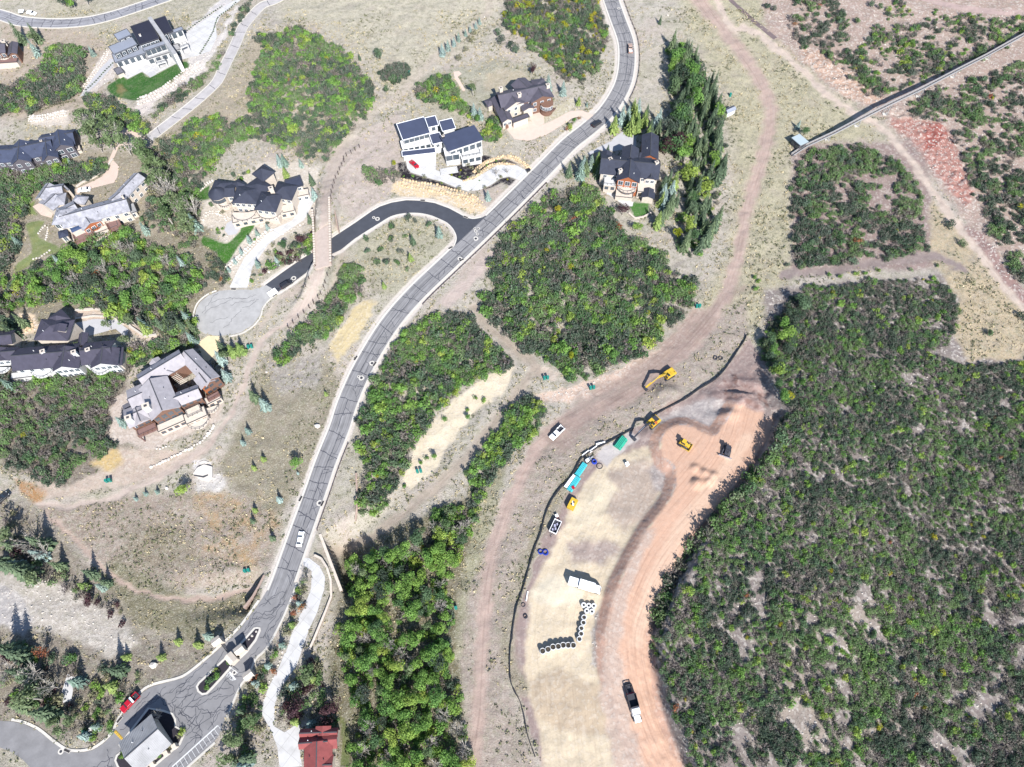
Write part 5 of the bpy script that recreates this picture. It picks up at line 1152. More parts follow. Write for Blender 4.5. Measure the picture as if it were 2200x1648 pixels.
# ---- trees that stand by themselves or in short rows; pixel = middle of the crown
ONE = [
 ('blue', 'blue spruce behind the lilac brown roofed house', [(1178, 178, 9), (1210, 190, 8)]),
 ('blue', 'blue spruce between the lilac brown roofed house and the modern blue roofed house', [(1018, 238, 8), (1031, 244, 7)]),
 ('lime', 'small spruce left of the road bend above the pink drive', [(1243, 217, 5)]), ('blue', 'tiny spruce left of the road bend above the pink drive', [(1261, 224, 3)]),
 ('blue', 'small blue spruce in the row along the upper meadow path', [(1030, 45, 4), (1022, 54, 4), (1010, 62, 4), (1000, 70, 4), (985, 80, 5), (975, 90, 5), (962, 98, 6), (950, 108, 7)]),
 ('green', 'single green tree at the edge of the upper meadow', [(815, 118, 6)]), ('spruce', 'small dark tree left of the single upper meadow tree', [(772, 122, 4)]),
 ('green', 'small round tree below the round bush on the meadow path', [(829, 194, 4)]), ('spruce', 'rounded dark juniper alone right of the upper road', [(1419, 43, 5)]),
 ('spruce', 'broad green spruce in the middle of the junction island', [(886, 515, 6.5)]), ('blue', 'slim blue spruce at the right end of the junction island', [(943, 498, 7)]), ('lime', 'slim pale spruce in the lower part of the junction island', [(881, 552, 5)]), ('lime', 'yellow shrubby spruce at the lower tip of the junction island', [(824, 612, 4)]),
 ('blue', 'blue spruce beside the side road mouth below the mulch beds', [(1048, 420, 6)]),
 ('blue', 'blue spruce behind the black roofed house', [(599, 345, 7), (609, 345, 7), (645, 350, 5)]), ('lime', 'pale spruce against the black roofed house', [(612, 370, 6)]),
 ('spruce', 'dark green spruce at the right of the black roofed house', [(668, 385, 7)]), ('blue', 'silvery spruce at the right of the black roofed house', [(674, 416, 7)]), ('spruce', 'dark spruce beside the ski bridge and white drive', [(664, 470, 6)]),
 ('blue', 'small blue spruce in the rock garden along the white drive', [(573, 487, 4), (551, 500, 4.5), (534, 514, 5), (517, 540, 4), (503, 560, 3.5), (490, 578, 3.5), (552, 566, 5), (594, 560, 5)]),
 ('blue', 'tall blue spruce left of the black roofed house', [(416, 478, 10)]), ('plum', 'dark plum tree beside the ski bridge', [(648, 516, 5)]), ('green', 'dark green tree beside the ski bridge and the plum tree', [(610, 530, 5)]),
 ('blue', 'teal spruce below the grey shingled house terrace', [(309, 490, 7)]), ('blue', 'blue spruce on the lawn left of the grey shingled house', [(34, 518, 6)]), ('blue', 'blue spruce above the grey shingled house', [(151, 350, 5)]),
 ('blue', 'tall blue spruce at the right wall of the pale grey roofed house', [(484, 805, 8)]), ('blue', 'blue spruce at the left corner of the pale grey roofed house', [(259, 905, 7)]), ('blue', 'blue spruce at the left edge below the purple roofed house', [(16, 826, 8)]),
 ('lime', 'tall spruce below the grey cul-de-sac', [(497, 752, 8), (515, 748, 8)]), ('silver', 'grey green tree between the two parts of the purple roofed house', [(172, 748, 7)]), ('silver', 'grey green tree at the top of the purple roofed house drive', [(232, 700, 6)]), ('silver', 'pale tree right of the purple roofed house', [(272, 735, 7)]),
 ('spruce', 'tall spruce on the slope between the trail and the main road', [(543, 850, 9)]), ('blue', 'tall blue spruce on the slope between the trail and the main road', [(566, 868, 9)]),
 ('blue', 'small spruce below the tall pair on the trail slope', [(531, 925, 5), (520, 950, 4)]), ('lime', 'small lime spruce in the dark grass above the field', [(544, 1004, 4), (564, 985, 4)]),
 ('aspen', 'round bright green tree left of the main road', [(636, 996, 5.5)]), ('blue', 'tiny blue spruce under the round bright tree', [(639, 1016, 2.2)]), ('aspen', 'bright green bush tree at the top of the field', [(394, 1055, 6)]),
 ('blue', 'bushy blue spruce between the field and the main road', [(599, 1072, 5)]), ('lime', 'small green spruce beside the field', [(546, 1095, 4)]), ('spruce', 'small dark spruce beside the field', [(541, 1118, 4.5)]), ('spruce', 'small green spruce close to the road shoulder by the field', [(583, 1155, 5)]),
 ('lime', 'small spruce on the road shoulder above the boulder', [(699, 845, 3)]), ('blue', 'small blue spruce in a row at the top of the field', [(290, 1071, 3), (311, 1060, 3), (336, 1056, 3.2)]),
 ('lime', 'young lime spruce right of the white rubble', [(177, 1258, 6)]), ('spruce', 'dark spruce among plum shrubs above the rubble', [(192, 1232, 9), (224, 1252, 7)]), ('spruce', 'tall dark spruce left of the field trail', [(82, 1165, 13)]), ('spruce', 'dark spruce beside the field trail', [(122, 1215, 9)]), ('blue', 'grey blue spruce right of the young lime spruce', [(215, 1260, 6)]),
 ('lime', 'young lime spruce above the left gate pillar', [(422, 1385, 5.5), (380, 1378, 5)]), ('blue', 'young blue spruce above the left gate pillar', [(444, 1366, 6)]), ('lime', 'young lime spruce above the kerb near the white boulder', [(343, 1412, 5), (268, 1412, 5)]),
 ('spruce', 'tall dark spruce on the slope above the red pickup', [(248, 1440, 11)]), ('blue', 'broad blue spruce above the red pickup', [(163, 1465, 9)]), ('lime', 'lime spruce above the red pickup', [(236, 1475, 8)]), ('rust', 'rust red tree in the lower left wood', [(93, 1400, 7)]), ('plum', 'plum coloured tree at the left edge by the rubble', [(40, 1185, 6), (190, 1290, 5)]),
 ('blue', 'blue spruce on the bank between the gate road and the white drive', [(641, 1296, 4.5), (604, 1386, 5), (574, 1430, 5), (546, 1468, 5)]), ('lime', 'lime spruce on the bank between the gate road and the white drive', [(625, 1342, 5)]), ('bare', 'pale bare tree on the bank between the gate road and the white drive', [(657, 1244, 5), (582, 1404, 5)]), ('rust', 'orange brown tree on the bank between the gate road and the white drive', [(633, 1318, 4)]),
 ('bare', 'leafless tree beside the gatehouse roof', [(341, 1538, 5)]), ('blue', 'blue spruce at the red roofed house', [(666, 1555, 6)]), ('plum', 'plum tree at the red roofed house', [(712, 1520, 7)]), ('plum', 'darker plum tree behind the red roof', [(702, 1556, 6)]), ('silver', 'broad grey green tree above the red roofed house', [(664, 1440, 8)]),
 ('plum', 'dark plum tree on the lawn of the wooded house', [(1338, 452, 6)]), ('yellow', 'yellow aspen at the foot of the tree belt', [(1457, 505, 6)]), ('aspen', 'lime green tree below the lawn of the wooded house', [(1368, 490, 5)]), ('spruce', 'dark spruce beside the round drive of the wooded house', [(1306, 322, 6)]),
 ('plum', 'dark plum tree behind the lilac brown roofed house', [(1145, 150, 5)]), ('silver', 'olive tree left of the lilac brown roofed house', [(1016, 195, 7)]), ('rust', 'small red maple beside the pink drive', [(1218, 278, 3)]), ('blue', 'blue spruce behind the hut at the conveyor', [(1716, 268, 5)]), ('green', 'green bush tree behind the hut at the conveyor', [(1728, 285, 5)]),
 ('spruce', 'dark spruce against the grass right of the modern white house garden', [(263, 95, 6)]), ('blue', 'blue spruce behind the modern white house', [(196, 110, 6)]), ('yellow', 'thin yellow tree beside the mulch bed drive', [(848, 352, 3.5)]), ('bare', 'bare young tree beside the mulch bed drive', [(866, 362, 4), (1066, 372, 4.5), (1090, 368, 3.5)]),
 ('aspen', 'lime green tree in the big thicket near the excavator', [(1318, 765, 5)]), ('yellow', 'yellow aspen in the big thicket', [(1201, 452, 4.5), (1226, 768, 4)]), ('silver', 'pale tree at the corner of the scrubby hillside', [(1642, 740, 5), (1660, 800, 5)]), ('yellow', 'yellow green tree beside the red soil head', [(1692, 850, 5)]),
 ('aspen', 'young green tree on the tan cut bank', [(934, 982, 3), (1006, 897, 3)]), ('green', 'dark bush tree below the tan cut bank', [(1030, 975, 3.5), (890, 1160, 4)]), ('silver', 'grey tree beside the ski run thicket', [(1000, 1020, 4)]),
]
for kind, lab, pts in ONE:
    for (px, py, h) in pts:
        p = P3(px, py, h * .42); tree(kind, p.x, p.y, h, lab, lab + ', alike' if len(pts) > 1 else None, 1.1 if kind in ('lime', 'blue') else 1.0)
# single shrubs on open ground
def bush(px, py, s, key, lab, grp=None):
    p = P3(px, py, s * .7); o = link(bpy.data.objects.new(KNAME[key.rstrip('0123456789')][0], PROT[key])); o.location = (p.x, p.y, p.z - .1); o.scale = (s, s, s * 1.15); o.rotation_euler = (0, 0, vr.uniform(0, 6.28))
    return tag(o, lab, 'shrub', grp)
ISL = [(875.3, 467.5), (892.8, 473.7), (842.3, 484), (921.7, 481), (839.2, 511.9), (870.1, 508.8), (816.5, 535.6), (858.8, 539.7), (809.3, 564.5), (832, 563.4), (853, 563.4), (876.3, 579), (841, 487), (839, 512), (786, 514), (790, 538.7), (817, 535), (809.5, 564), (831, 562)]
for i, (a, b) in enumerate(ISL): bush(a, b, vr.uniform(1.0, 1.5), 'oak%d' % (i % 6), 'small dark round shrub planted on the grassy junction island', 'shrubs planted on the junction island')
for i, (a, b) in enumerate([(2041, 482), (2068, 525), (2090, 605), (2128, 717), (2195, 680), (2014, 570), (1956, 580), (1690, 568)]): bush(a, b, (1.9, 1.6, 1.5, 1.5, 1.9, .9, 1.0, 1.0)[i], ('oak0', 'oak2', 'sage0', 'oak3', 'oak1', 'oak4', 'oak5', 'oak2')[i], 'lone shrub on the dry grass corner right of the hut thicket', 'lone shrubs on the dry grass corner')
for i, (a, b) in enumerate([(1650, 12), (1665, 18), (1875, 8), (1890, 14), (1842, 44)]): bush(a, b, 1.6, 'oak%d' % i, 'lone shrub at the top edge above the conveyor', 'lone shrubs above the conveyor')
for i, (a, b) in enumerate([(1075, 85), (1095, 95), (1110, 105), (1068, 70)]): bush(a, b, 2.0, 'oak%d' % i, 'round shrub in the short row left of the upper road thicket', 'row of round shrubs left of the upper thicket')
for i, (a, b) in enumerate([(1020, 70), (1010, 85), (1000, 105), (985, 125)]): bush(a, b, 1.7, 'sage%d' % (i % 2), 'olive shrub along the upper meadow path', 'olive shrubs along the meadow path')
for i, (a, b) in enumerate([(903, 995), (915, 985), (955, 900), (1005, 880), (1020, 855), (1040, 860), (870, 1045)]): bush(a, b, .9, 'bright%d' % (i % 3), 'small green shrub on the tan cut bank', 'small shrubs on the tan cut bank')
for i, (a, b) in enumerate([(1620, 595), (1630, 605), (1625, 620), (1780, 590), (1805, 592), (1840, 588), (1860, 588), (1885, 580)]): bush(a, b, 1.0, 'bright%d' % (i % 3), 'small yellow green shrub near the crossing trail', 'small shrubs near the crossing trail')
MULCHP = [(912, 380, 'sage0', 1.2), (986, 405, 'sage1', 1.1), (1042, 402, 'sage0', 1.0), (1003, 352, 'sage1', 1.3), (1014, 360, 'sage0', 1.1), (1028, 368, 'sage1', 1.1), (1083, 345, 'sage0', 1.1), (990, 366, 'yellow0', .6), (970, 376, 'yellow0', .6), (1045, 355, 'bright0', .6), (1090, 385, 'yellow0', .5), (1076, 380, 'sage1', .9), (948, 393, 'bright1', .6), (887, 378, 'bright2', .6), (1005, 380, 'bright0', .5), (867, 378, 'bright1', .5), (1066, 345, 'bright2', .5), (1030, 388, 'bright0', .4), (988, 380, 'bright2', .5), (1018, 345, 'bright1', .5), (1000, 372, 'sage0', .6)]
for a, b, k, s in MULCHP: bush(a, b, s, k, 'clipped ' + ('lavender grey' if k[0] == 's' else 'lime yellow' if k[0] == 'y' else 'bright green') + ' plant in the dark mulch of the modern house', ('lavender' if k[0] == 's' else 'lime' if k[0] == 'y' else 'green') + ' plants in the dark mulch')
BED = [(490, 1425, 'bright0', .8), (462, 1440, 'bright1', .8), (470, 1443, 'oak1', .9), (466, 1452, 'bright2', 1.0), (454, 1462, 'oak2', 1.3), (443, 1476, 'bright0', 1.0), (497, 1418, 'bright1', .8), (391, 1572, 'bright2', 1.0), (385, 1582, 'sage0', 1.0), (343, 1622, 'bright0', .9), (262, 1620, 'bright1', 1.1), (365, 1605, 'sage1', .9)]
for a, b, k, s in BED: bush(a, b, s, k, 'leafy shrub planted in the mulch bed of the gate island' if b < 1500 else 'leafy shrub planted in the bed around the gatehouse', 'shrubs in the gate island bed' if b < 1500 else 'shrubs around the gatehouse')
EG = [(525, 373), (535, 370), (515, 385), (500, 376), (545, 362), (470, 500), (480, 505), (466, 494), (478, 490), (452, 440), (478, 455), (550, 475), (575, 478), (548, 515), (590, 540), (600, 525), (575, 545), (560, 590), (545, 590), (540, 605), (490, 598), (487, 585), (585, 525), (625, 530), (635, 500)]
for i, (a, b) in enumerate(EG): bush(a, b, vr.uniform(.7, 1.3), ('oak1', 'bright0', 'bright1', 'oak3', 'sage0', 'oak5')[i % 6], 'garden shrub among the boulders of the black roofed house', 'garden shrubs of the black roofed house')

# ---- tussocks and small sage between the plants: nobody could count them
g = np.random.default_rng(77)
def tuft_field(name, n, mats_, size, label, test, blades=5):
    x = g.uniform(-235, 235, n * 5); y = g.uniform(-8, 300, n * 5); z = hz(x, y); px, py = proj(x, y, z)
    ok = (px > -20) & (px < 2220) & (py > -20) & (py < 1668); x, y, z, px, py = x[ok], y[ok], z[ok], px[ok], py[ok]
    iy = np.clip(((y - GY[0]) / GS).astype(int), 0, ny - 1); ix = np.clip(((x - GX[0]) / GS).astype(int), 0, nx - 1)
    ok = (msk[iy, ix, 0] > .45 + .5 * g.random(len(x))) & clear_of(px, py) & test(x, y); x, y, z = x[ok][:n], y[ok][:n], z[ok][:n]
    m = len(x); s = g.uniform(*size, m); V = []; F = []
    P = np.repeat(np.stack([x, y, z], 1), blades, 0) + np.concatenate([g.normal(0, .45, (m * blades, 2)) * np.repeat(s, blades)[:, None], (np.repeat(s, blades) * g.uniform(.15, .6, m * blades))[:, None]], 1)
    Nn = np.concatenate([g.normal(0, .7, (m * blades, 2)), np.ones((m * blades, 1))], 1)
    q = leaf_quads(P, Nn, 1.0, g); c = q.mean(1, keepdims=True); q = c + (q - c) * (np.repeat(s, blades) * .42)[:, None, None]
    me = plant_mesh(name, q, None, mats_, g.uniform(0, 1, m * blades)); o = link(bpy.data.objects.new(name, me)); tag(o, label, 'grass', kind='stuff')
L_STRAW = leaf_mat('straw', [(0, C(222, 208, 172)), (1, C(214, 200, 160))], .2)
L_DARKT = leaf_mat('sage_tuft', [(0, C(138, 140, 106)), (1, C(120, 126, 92))], .15)
tuft_field('straw_tussocks', 13000, [L_STRAW], (.3, .7), 'dry straw tussocks scattered over the open hillsides', lambda x, y: fbm(x / 14, y / 14, 15, 3) > .45)
tuft_field('sage_tussocks', 12000, [L_DARKT], (.3, .75), 'low sage green tussocks scattered over the open hillsides', lambda x, y: fbm(x / 10, y / 10, 19, 3) > .5)
print('trees', NTREE[0])
# ================================================================ HOUSES
M_GLASS = mat('window_glass', (.05, .065, .08), .12, .3, .4, 0, 0, 0, .8)
M_FRAMEW = mat('white_frame', (.72, .72, .72), .5, .03); M_FRAMED = mat('dark_frame', (.05, .05, .055), .5, .1); M_FRAMEB = mat('brown_frame', (.16, .08, .05), .6, .1)
M_WHITEW = mat('white_render', C(240, 239, 236), .8, .10, .7, .1); M_BLACKW = mat('charcoal_cladding', C(62, 64, 72), .7, .12, 1.5, .1)
M_STONE = mat('cream_stone', C(236, 222, 206), .9, .14, 1.6, .3); M_BROWNW = mat('brown_timber', C(140, 106, 90), .8, .15, 2, .2); M_GREYW = mat('grey_shingle_wall', C(108, 103, 110), .85, .1, 2, .15)
M_WOOD = mat('orange_timber', C(186, 112, 74), .7, .16, 2, .15); M_DECKW = mat('brown_deck', C(150, 118, 112), .8, .12, 2, .15)
def roofmat(name, c, var=.12, sc=1.2): return mat(name, C(*c), .82, var * 1.6, sc * .5, .3)
R_NAVY = roofmat('navy_shingle', (66, 72, 92)); R_CHAR = roofmat('charcoal_shingle', (64, 68, 84)); R_SLATE = roofmat('grey_shingle', (178, 177, 184), .24, 1.2); R_PALE = roofmat('pale_shingle', (190, 184, 188), .10, 1.2)
R_PURP = roofmat('purple_shingle', (80, 77, 93)); R_LILAC = roofmat('lilac_shingle', (98, 94, 106)); R_RED = roofmat('red_metal_roof', (158, 82, 80)); R_BLUEG = roofmat('blue_grey_shingle', (74, 82, 106)); R_BLUE = roofmat('blue_membrane', (78, 86, 112), .07, .5)
R_BLACK = roofmat('black_membrane', (46, 48, 66), .07, .5); R_STEEL = roofmat('grey_membrane', (160, 166, 180), .06, .5); R_MID = roofmat('mid_grey_shingle', (128, 126, 134), .12, 1.5); R_LITE = roofmat('light_grey_shingle', (188, 187, 188), .12, .8)
class House:
    def __init__(s, name, label, px, cat='house'):
        p = P3(*px); s.g = p.z; s.root = empty(name, (p.x, p.y, p.z), 0, label, cat); s.org = p; s.n = 0
    def part(s, mb, name, m, parent=None, fix=True):
        o = mb.build(name, m); (fixn(o) if fix else None)
        o.parent = parent or s.root
        if parent is None: o.location = -s.org
        else: o.location = (0, 0, 0)
        return o
    def pt(s, p, h): return np.array(at_plane(p[0], p[1], s.g + h))
    def frame(s, A, B, Cc, h):
        a, b, c = s.pt(A, h), s.pt(B, h), s.pt(Cc, h); u = (b - a); L = np.linalg.norm(u); u /= L; v = np.array([-u[1], u[0]]); w = float(np.dot(c - b, v))
        if w < 0: v = -v; w = -w
        return a, u, v, L, w
    def block(s, ABC, h, roof='gable', rise=1.6, over=.55, rm=None, wm=None, ridge='ab', win=0, floors=None, frame=None, base=-1.5, wall=True, t=.25, front=None, wsize=(1.3, 1.5), lift=None):
        s.n += 1; h = h + .013 * s.n
        A, B, Cc = ABC; a, u, v, L, w = s.frame(A, B, Cc, h)
        # traced corners are the eaves: the walls stand inside them
        cen = a + u * L / 2 + v * w / 2
        if ridge == 'bc': u, v, L, w = v, -u, w, L
        def P(x, y, z): q = cen + u * x + v * y; return (q[0], q[1], s.g + z)
        l2, w2 = L / 2, w / 2; li, wi = max(.4, l2 - over), max(.4, w2 - over)
        mb = MB()
        sl = rise / w2
        if roof == 'gable':
            prof = [(-w2, h), (0, h + rise), (w2, h), (w2, h - t), (0, h + rise - t), (-w2, h - t)]
            vs = [P(x, y, z) for x in (-l2, l2) for y, z in prof]
            mb.add(vs, [(0, 1, 7, 6), (1, 2, 8, 7), (2, 3, 9, 8), (3, 4, 10, 9), (4, 5, 11, 10), (5, 0, 6, 11), (0, 5, 4, 1), (1, 4, 3, 2), (6, 7, 10, 11), (7, 8, 9, 10)])
        elif roof == 'hip':
            r = max(0.05, l2 - w2 * .95)
            vs = [P(-l2, -w2, h), P(l2, -w2, h), P(l2, w2, h), P(-l2, w2, h), P(-r, 0, h + rise), P(r, 0, h + rise)] + [P(-l2, -w2, h - t), P(l2, -w2, h - t), P(l2, w2, h - t), P(-l2, w2, h - t)]
            mb.add(vs, [(0, 1, 5, 4), (2, 3, 4, 5), (1, 2, 5), (3, 0, 4), (0, 6, 7, 1), (1, 7, 8, 2), (2, 8, 9, 3), (3, 9, 6, 0), (9, 8, 7, 6)])
        elif roof == 'shed':
            vs = [P(x, y, h + (rise if y > 0 else 0) + d) for d in (-t, 0) for x, y in ((-l2, -w2), (l2, -w2), (l2, w2), (-l2, w2))]
            mb.add(vs, [(3, 2, 1, 0), (4, 5, 6, 7), (0, 1, 5, 4), (1, 2, 6, 5), (2, 3, 7, 6), (3, 0, 4, 7)])
        elif roof == 'flat':
            vs = [P(x, y, h + d) for d in (-t, 0) for x, y in ((-l2, -w2), (l2, -w2), (l2, w2), (-l2, w2))]
            mb.add(vs, [(3, 2, 1, 0), (4, 5, 6, 7), (0, 1, 5, 4), (1, 2, 6, 5), (2, 3, 7, 6), (3, 0, 4, 7)])
        ro = s.part(mb, 'roof', rm)
        if roof == 'gable' and l2 > 2.2:
            cp = MB(); cp.bar(P(-l2 + .05, 0, h + rise + .03), P(l2 - .05, 0, h + rise + .03), .3, .1); o = cp.build('ridge_cap', M_FRAMED); o.parent = ro
        if roof in ('gable', 'hip') and l2 > 4 and rise > 1:
            for k_, (fx_, fy_) in enumerate(((-.35, -.4), (.3, -.55), (.1, .45))):
                x, y = fx_ * l2, fy_ * w2; zz = h + rise * (1 - abs(y) / w2); o = MB().tube(P(x, y, zz - .1), P(x, y, zz + .5), .11, None, 7).build('roof_vent', M_FRAMED if k_ else M_FRAMEW); o.parent = ro
        if roof == 'flat' and t > .2:
            rim = MB()
            for (x0, y0, x1, y1) in ((-l2, -w2, l2, -w2), (l2, -w2 + .25, l2, w2 - .25), (l2, w2, -l2, w2), (-l2, w2 - .25, -l2, -w2 + .25)):
                k = .985; rim.bar(P(x0 * k, y0 * k, h + .06), P(x1 * k, y1 * k, h + .06), .22, .16)
            o = fixn(rim.build('roof_edge', s.edge if hasattr(s, 'edge') else M_FRAMED)); o.parent = ro
        if wall:
            wb = MB(); e = h - t - .03; k = sl * 0
            if roof == 'gable':
                zt = lambda y: h + rise * (1 - abs(y) / w2) - t - .03
                prof = [(-wi, base), (wi, base), (wi, zt(wi)), (0, zt(0)), (-wi, zt(wi))]
            elif roof == 'shed': prof = [(-wi, base), (wi, base), (wi, h + rise * (wi + w2) / (2 * w2) - t - .03), (-wi, h + rise * (w2 - wi) / (2 * w2) - t - .03)]
            else: prof = [(-wi, base), (wi, base), (wi, e), (-wi, e)]
            n = len(prof); vs = [P(x, y, z) for x in (-li, li) for y, z in prof]
            wb.add(vs, [tuple(range(n)), tuple(range(2 * n - 1, n - 1, -1))] + [(i, (i + 1) % n, n + (i + 1) % n, n + i) for i in range(n)])
            wo = s.part(wb, 'wall', wm)
            if win:
                fr = frame or M_FRAMEW; nfl = floors or max(1, int(h / 3.0))
                for (nx_, ny_, half, dep) in ((0, -1, li, wi), (0, 1, li, wi), (1, 0, wi, li), (-1, 0, wi, li)):
                    nw = u * nx_ + v * ny_
                    if nw[1] > -.45: continue
                    cnt = max(1, min(win, int(half * 2 / 1.9)))
                    for fl in range(nfl):
                        zc = h - t - 1.45 - fl * 3.0
                        if zc < .9: continue
                        for k in range(cnt):
                            tt = (k + .5) / cnt * 2 * half - half; ww = min(wsize[0], 2 * half / cnt - .35)
                            q = cen + nw * (dep + .04) + (v if nx_ else u) * tt * 1.0
                            s.window(q, nw, zc, ww, wsize[1], fr)
        return cen, u, v, L, w, h
    def window(s, q, nw, zc, ww, hh, fr, name='window', pane=None, grid=0):
        ang = math.atan2(nw[1], nw[0]) + math.pi / 2
        f = MB(); c = (q[0], q[1], s.g + zc); z = .07
        ca, sa = math.cos(ang), math.sin(ang)
        for dx, dz, sx, sz in ((0, hh / 2, ww + .14, .09), (0, -hh / 2, ww + .14, .09), (-ww / 2 - .03, 0, .09, hh - .09), (ww / 2 + .03, 0, .09, hh - .09)) + (((0, 0, .05, hh - .09),) if ww > 1.1 else ()) + tuple((0, -hh / 2 + hh * (i + 1) / (grid + 1), ww - .05, .06) for i in range(grid)):
            f.box((c[0] + dx * ca, c[1] + dx * sa, c[2] + dz), (sx, z, sz), ang)
        fo = s.part(f, name, fr, None, False)
        p = MB().box(c, (ww - .03, .05, hh - .03), ang); s.part(p, 'pane', pane or M_GLASS, fo, False)
    def face_window(s, px, py, h, w_px_to, hh, fr, name='window', grid=0, pane=None):
        """window whose sill runs from one photograph pixel to another, h metres up"""
        a, b = s.pt((px, py), h), s.pt(w_px_to, h); d = b - a; L = np.linalg.norm(d); d /= L; nw = np.array([d[1], -d[0]])
        if nw[1] > 0: nw = -nw
        s.window((a + b) / 2, nw, h + hh / 2, L, hh, fr, name, pane, grid)
    def chimney(s, px, py, h, size=1.2, tall=1.6, m=None):
        q = s.pt((px, py), h); ch = MB().box((q[0], q[1], s.g + h - tall / 2 - .5), (size, size * .8, tall + 1), .4)
        o = s.part(ch, 'chimney', m or M_STONE); cp = MB().box((q[0], q[1], s.g + h + .06), (size * 1.2, size, .12), .4).box((q[0], q[1], s.g + h + .14), (size * .5, size * .4, .1), .4, mi=1); s.part(cp, 'chimney_cap', [M_STONE, M_FRAMED], o, False)
    def deck(s, ABC, h, m, rail=True, posts=True, t=.3, railm=None, name='deck'):
        s.n += 1; h += .011 * s.n
        a, u, v, L, w = s.frame(*ABC, h); mb = MB(); P = lambda x, y, z: (*(a + u * x + v * y), s.g + z)
        mb.add([P(x, y, z) for z in (h - t, h) for x, y in ((0, 0), (L, 0), (L, w), (0, w))], [(3, 2, 1, 0), (4, 5, 6, 7), (0, 1, 5, 4), (1, 2, 6, 5), (2, 3, 7, 6), (3, 0, 4, 7)])
        o = s.part(mb, name, m)
        if rail:
            r = MB(); cs = [(.1, .1), (L - .1, .1), (L - .1, w - .1), (.1, w - .1)]
            for i in range(4):
                (x0, y0), (x1, y1) = cs[i], cs[(i + 1) % 4]
                r.bar(P(x0, y0, h + 1.0), P(x1, y1, h + 1.0), .1, .08); r.bar(P(x0, y0, h + .5), P(x1, y1, h + .5), .05, .05)
                n = max(2, int(math.hypot(x1 - x0, y1 - y0) / 1.4))
                for k in range(n): q = (x0 + (x1 - x0) * k / n, y0 + (y1 - y0) * k / n); r.bar(P(*q, h), P(*q, h + 1.05), .09)
            s.part(r, 'railing', railm or M_FRAMED, o, False)
        if posts and h > 1.5:
            pb = MB()
            for x, y in ((.3, .3), (L - .3, .3), (L - .3, w - .3), (.3, w - .3)): pb.bar(P(x, y, -1), P(x, y, h - t - .01), .35)
            s.part(pb, 'deck_posts', m, o, False)
        return o
    def drum(s, px, py, r, h, rise, rm, wm, win=5, frame=None, roof=True, base=-1.5):
        q = s.pt((px, py), h); s.part(MB().tube((q[0], q[1], s.g + base), (q[0], q[1], s.g + h - .02), r - .4, None, 20), 'wall', wm)
        if roof: s.part(MB().tube((q[0], q[1], s.g + h), (q[0], q[1], s.g + h + rise), r, .05, 20), 'roof', rm)
        for k in range(win):
            t = math.pi * (1.2 + .6 * (k + .5) / win); nw = np.array([math.cos(t), math.sin(t)]); s.window(q + nw * (r - .38), nw, h - 1.5, min(1.4, r * .5), 1.6, frame or M_FRAMEW)
    def curved(s, px, py, r, h, m, a0=190, a1=350, name='terrace', t=.3, base=None, railm=None):
        """rounded stone terrace or balcony"""
        q = s.pt((px, py), h); pts = [(q[0] + r * math.cos(R(a0 + (a1 - a0) * i / 16)), q[1] + r * math.sin(R(a0 + (a1 - a0) * i / 16))) for i in range(17)]
        o = s.part(MB().prism(pts, s.g + (h - t if base is None else base), s.g + h), name, m)
        rl = MB()
        for i in range(16): rl.bar((*pts[i], s.g + h + .9), (*pts[i + 1], s.g + h + .9), .1, .09)
        for i in range(0, 17, 2): rl.bar((*pts[i], s.g + h), (*pts[i], s.g + h + .95), .09)
        s.part(rl, 'railing', railm or M_FRAMED, o, False)

# A: modern white and black house with lawn
h = House('modern_house', 'modern white and black flat roofed house above a green lawn', T1((1550, 560))[0]); h.edge = M_FRAMED
h.block(T1((1355, 275), (1560, 205), (1745, 370)), 8.2, 'flat', rm=R_BLACK, wm=M_BLACKW, win=5, frame=M_FRAMEW, over=.4, wsize=(1.7, 1.9))
h.block(T1((1600, 205), (1720, 165), (1900, 295)), 7.6, 'flat', rm=R_BLACK, wm=M_BLACKW, win=3, frame=M_FRAMEW, over=.4, wsize=(1.5, 2.0))
h.block(T1((1180, 358), (1320, 297), (1395, 350)), 8.6, 'flat', rm=R_STEEL, wm=M_BLACKW, win=2, frame=M_FRAMEW)
h.block(T1((1125, 487), (1372, 380), (1470, 445)), 7.2, 'flat', rm=R_STEEL, wm=M_BLACKW, win=4, frame=M_FRAMEW, wsize=(1.5, 1.6))
h.block(T1((1480, 500), (1765, 405), (1790, 440)), 6.6, 'flat', rm=R_STEEL, wm=M_WHITEW, win=5, frame=M_FRAMED, floors=1, wsize=(1.9, 2.0))
h.block(T1((1745, 330), (1892, 275), (1912, 305)), 7.0, 'flat', rm=R_STEEL, wm=M_WHITEW, win=2, frame=M_FRAMED, floors=1, wsize=(1.7, 2.2))
h.block(T1((1160, 560), (1500, 455), (1550, 545)), 4.3, 'flat', rm=R_STEEL, wm=M_WHITEW, win=5, frame=M_FRAMED, over=.5, wsize=(1.6, 1.9))
h.block(T1((1500, 560), (1860, 450), (1885, 510)), 3.3, 'flat', rm=R_LITE, wm=M_WHITEW, win=5, frame=M_FRAMED, over=.3, wsize=(1.8, 1.9))
h.block(T1((1535, 185), (1572, 170), (1895, 530)), 9.4, 'flat', rm=R_LITE, wm=M_WHITEW, over=.05, t=.12)
h.block(T1((1180, 720), (1250, 690), (1290, 750)), 1.6, 'flat', rm=R_MID, wm=M_STONE, over=.2)
h.deck(T1((1620, 640), (1720, 610), (1740, 640)), 3.0, M_WHITEW); h.deck(T1((1860, 480), (1945, 445), (1950, 475)), 4.0, M_WHITEW)
h.chimney(*T1((1455, 360))[0], 9.0, .7, .8, M_WHITEW)
h.deck(T1((1530, 770), (1600, 735), (1640, 765)), .35, M_GREYC, rail=False, name='fire_pit_slab')
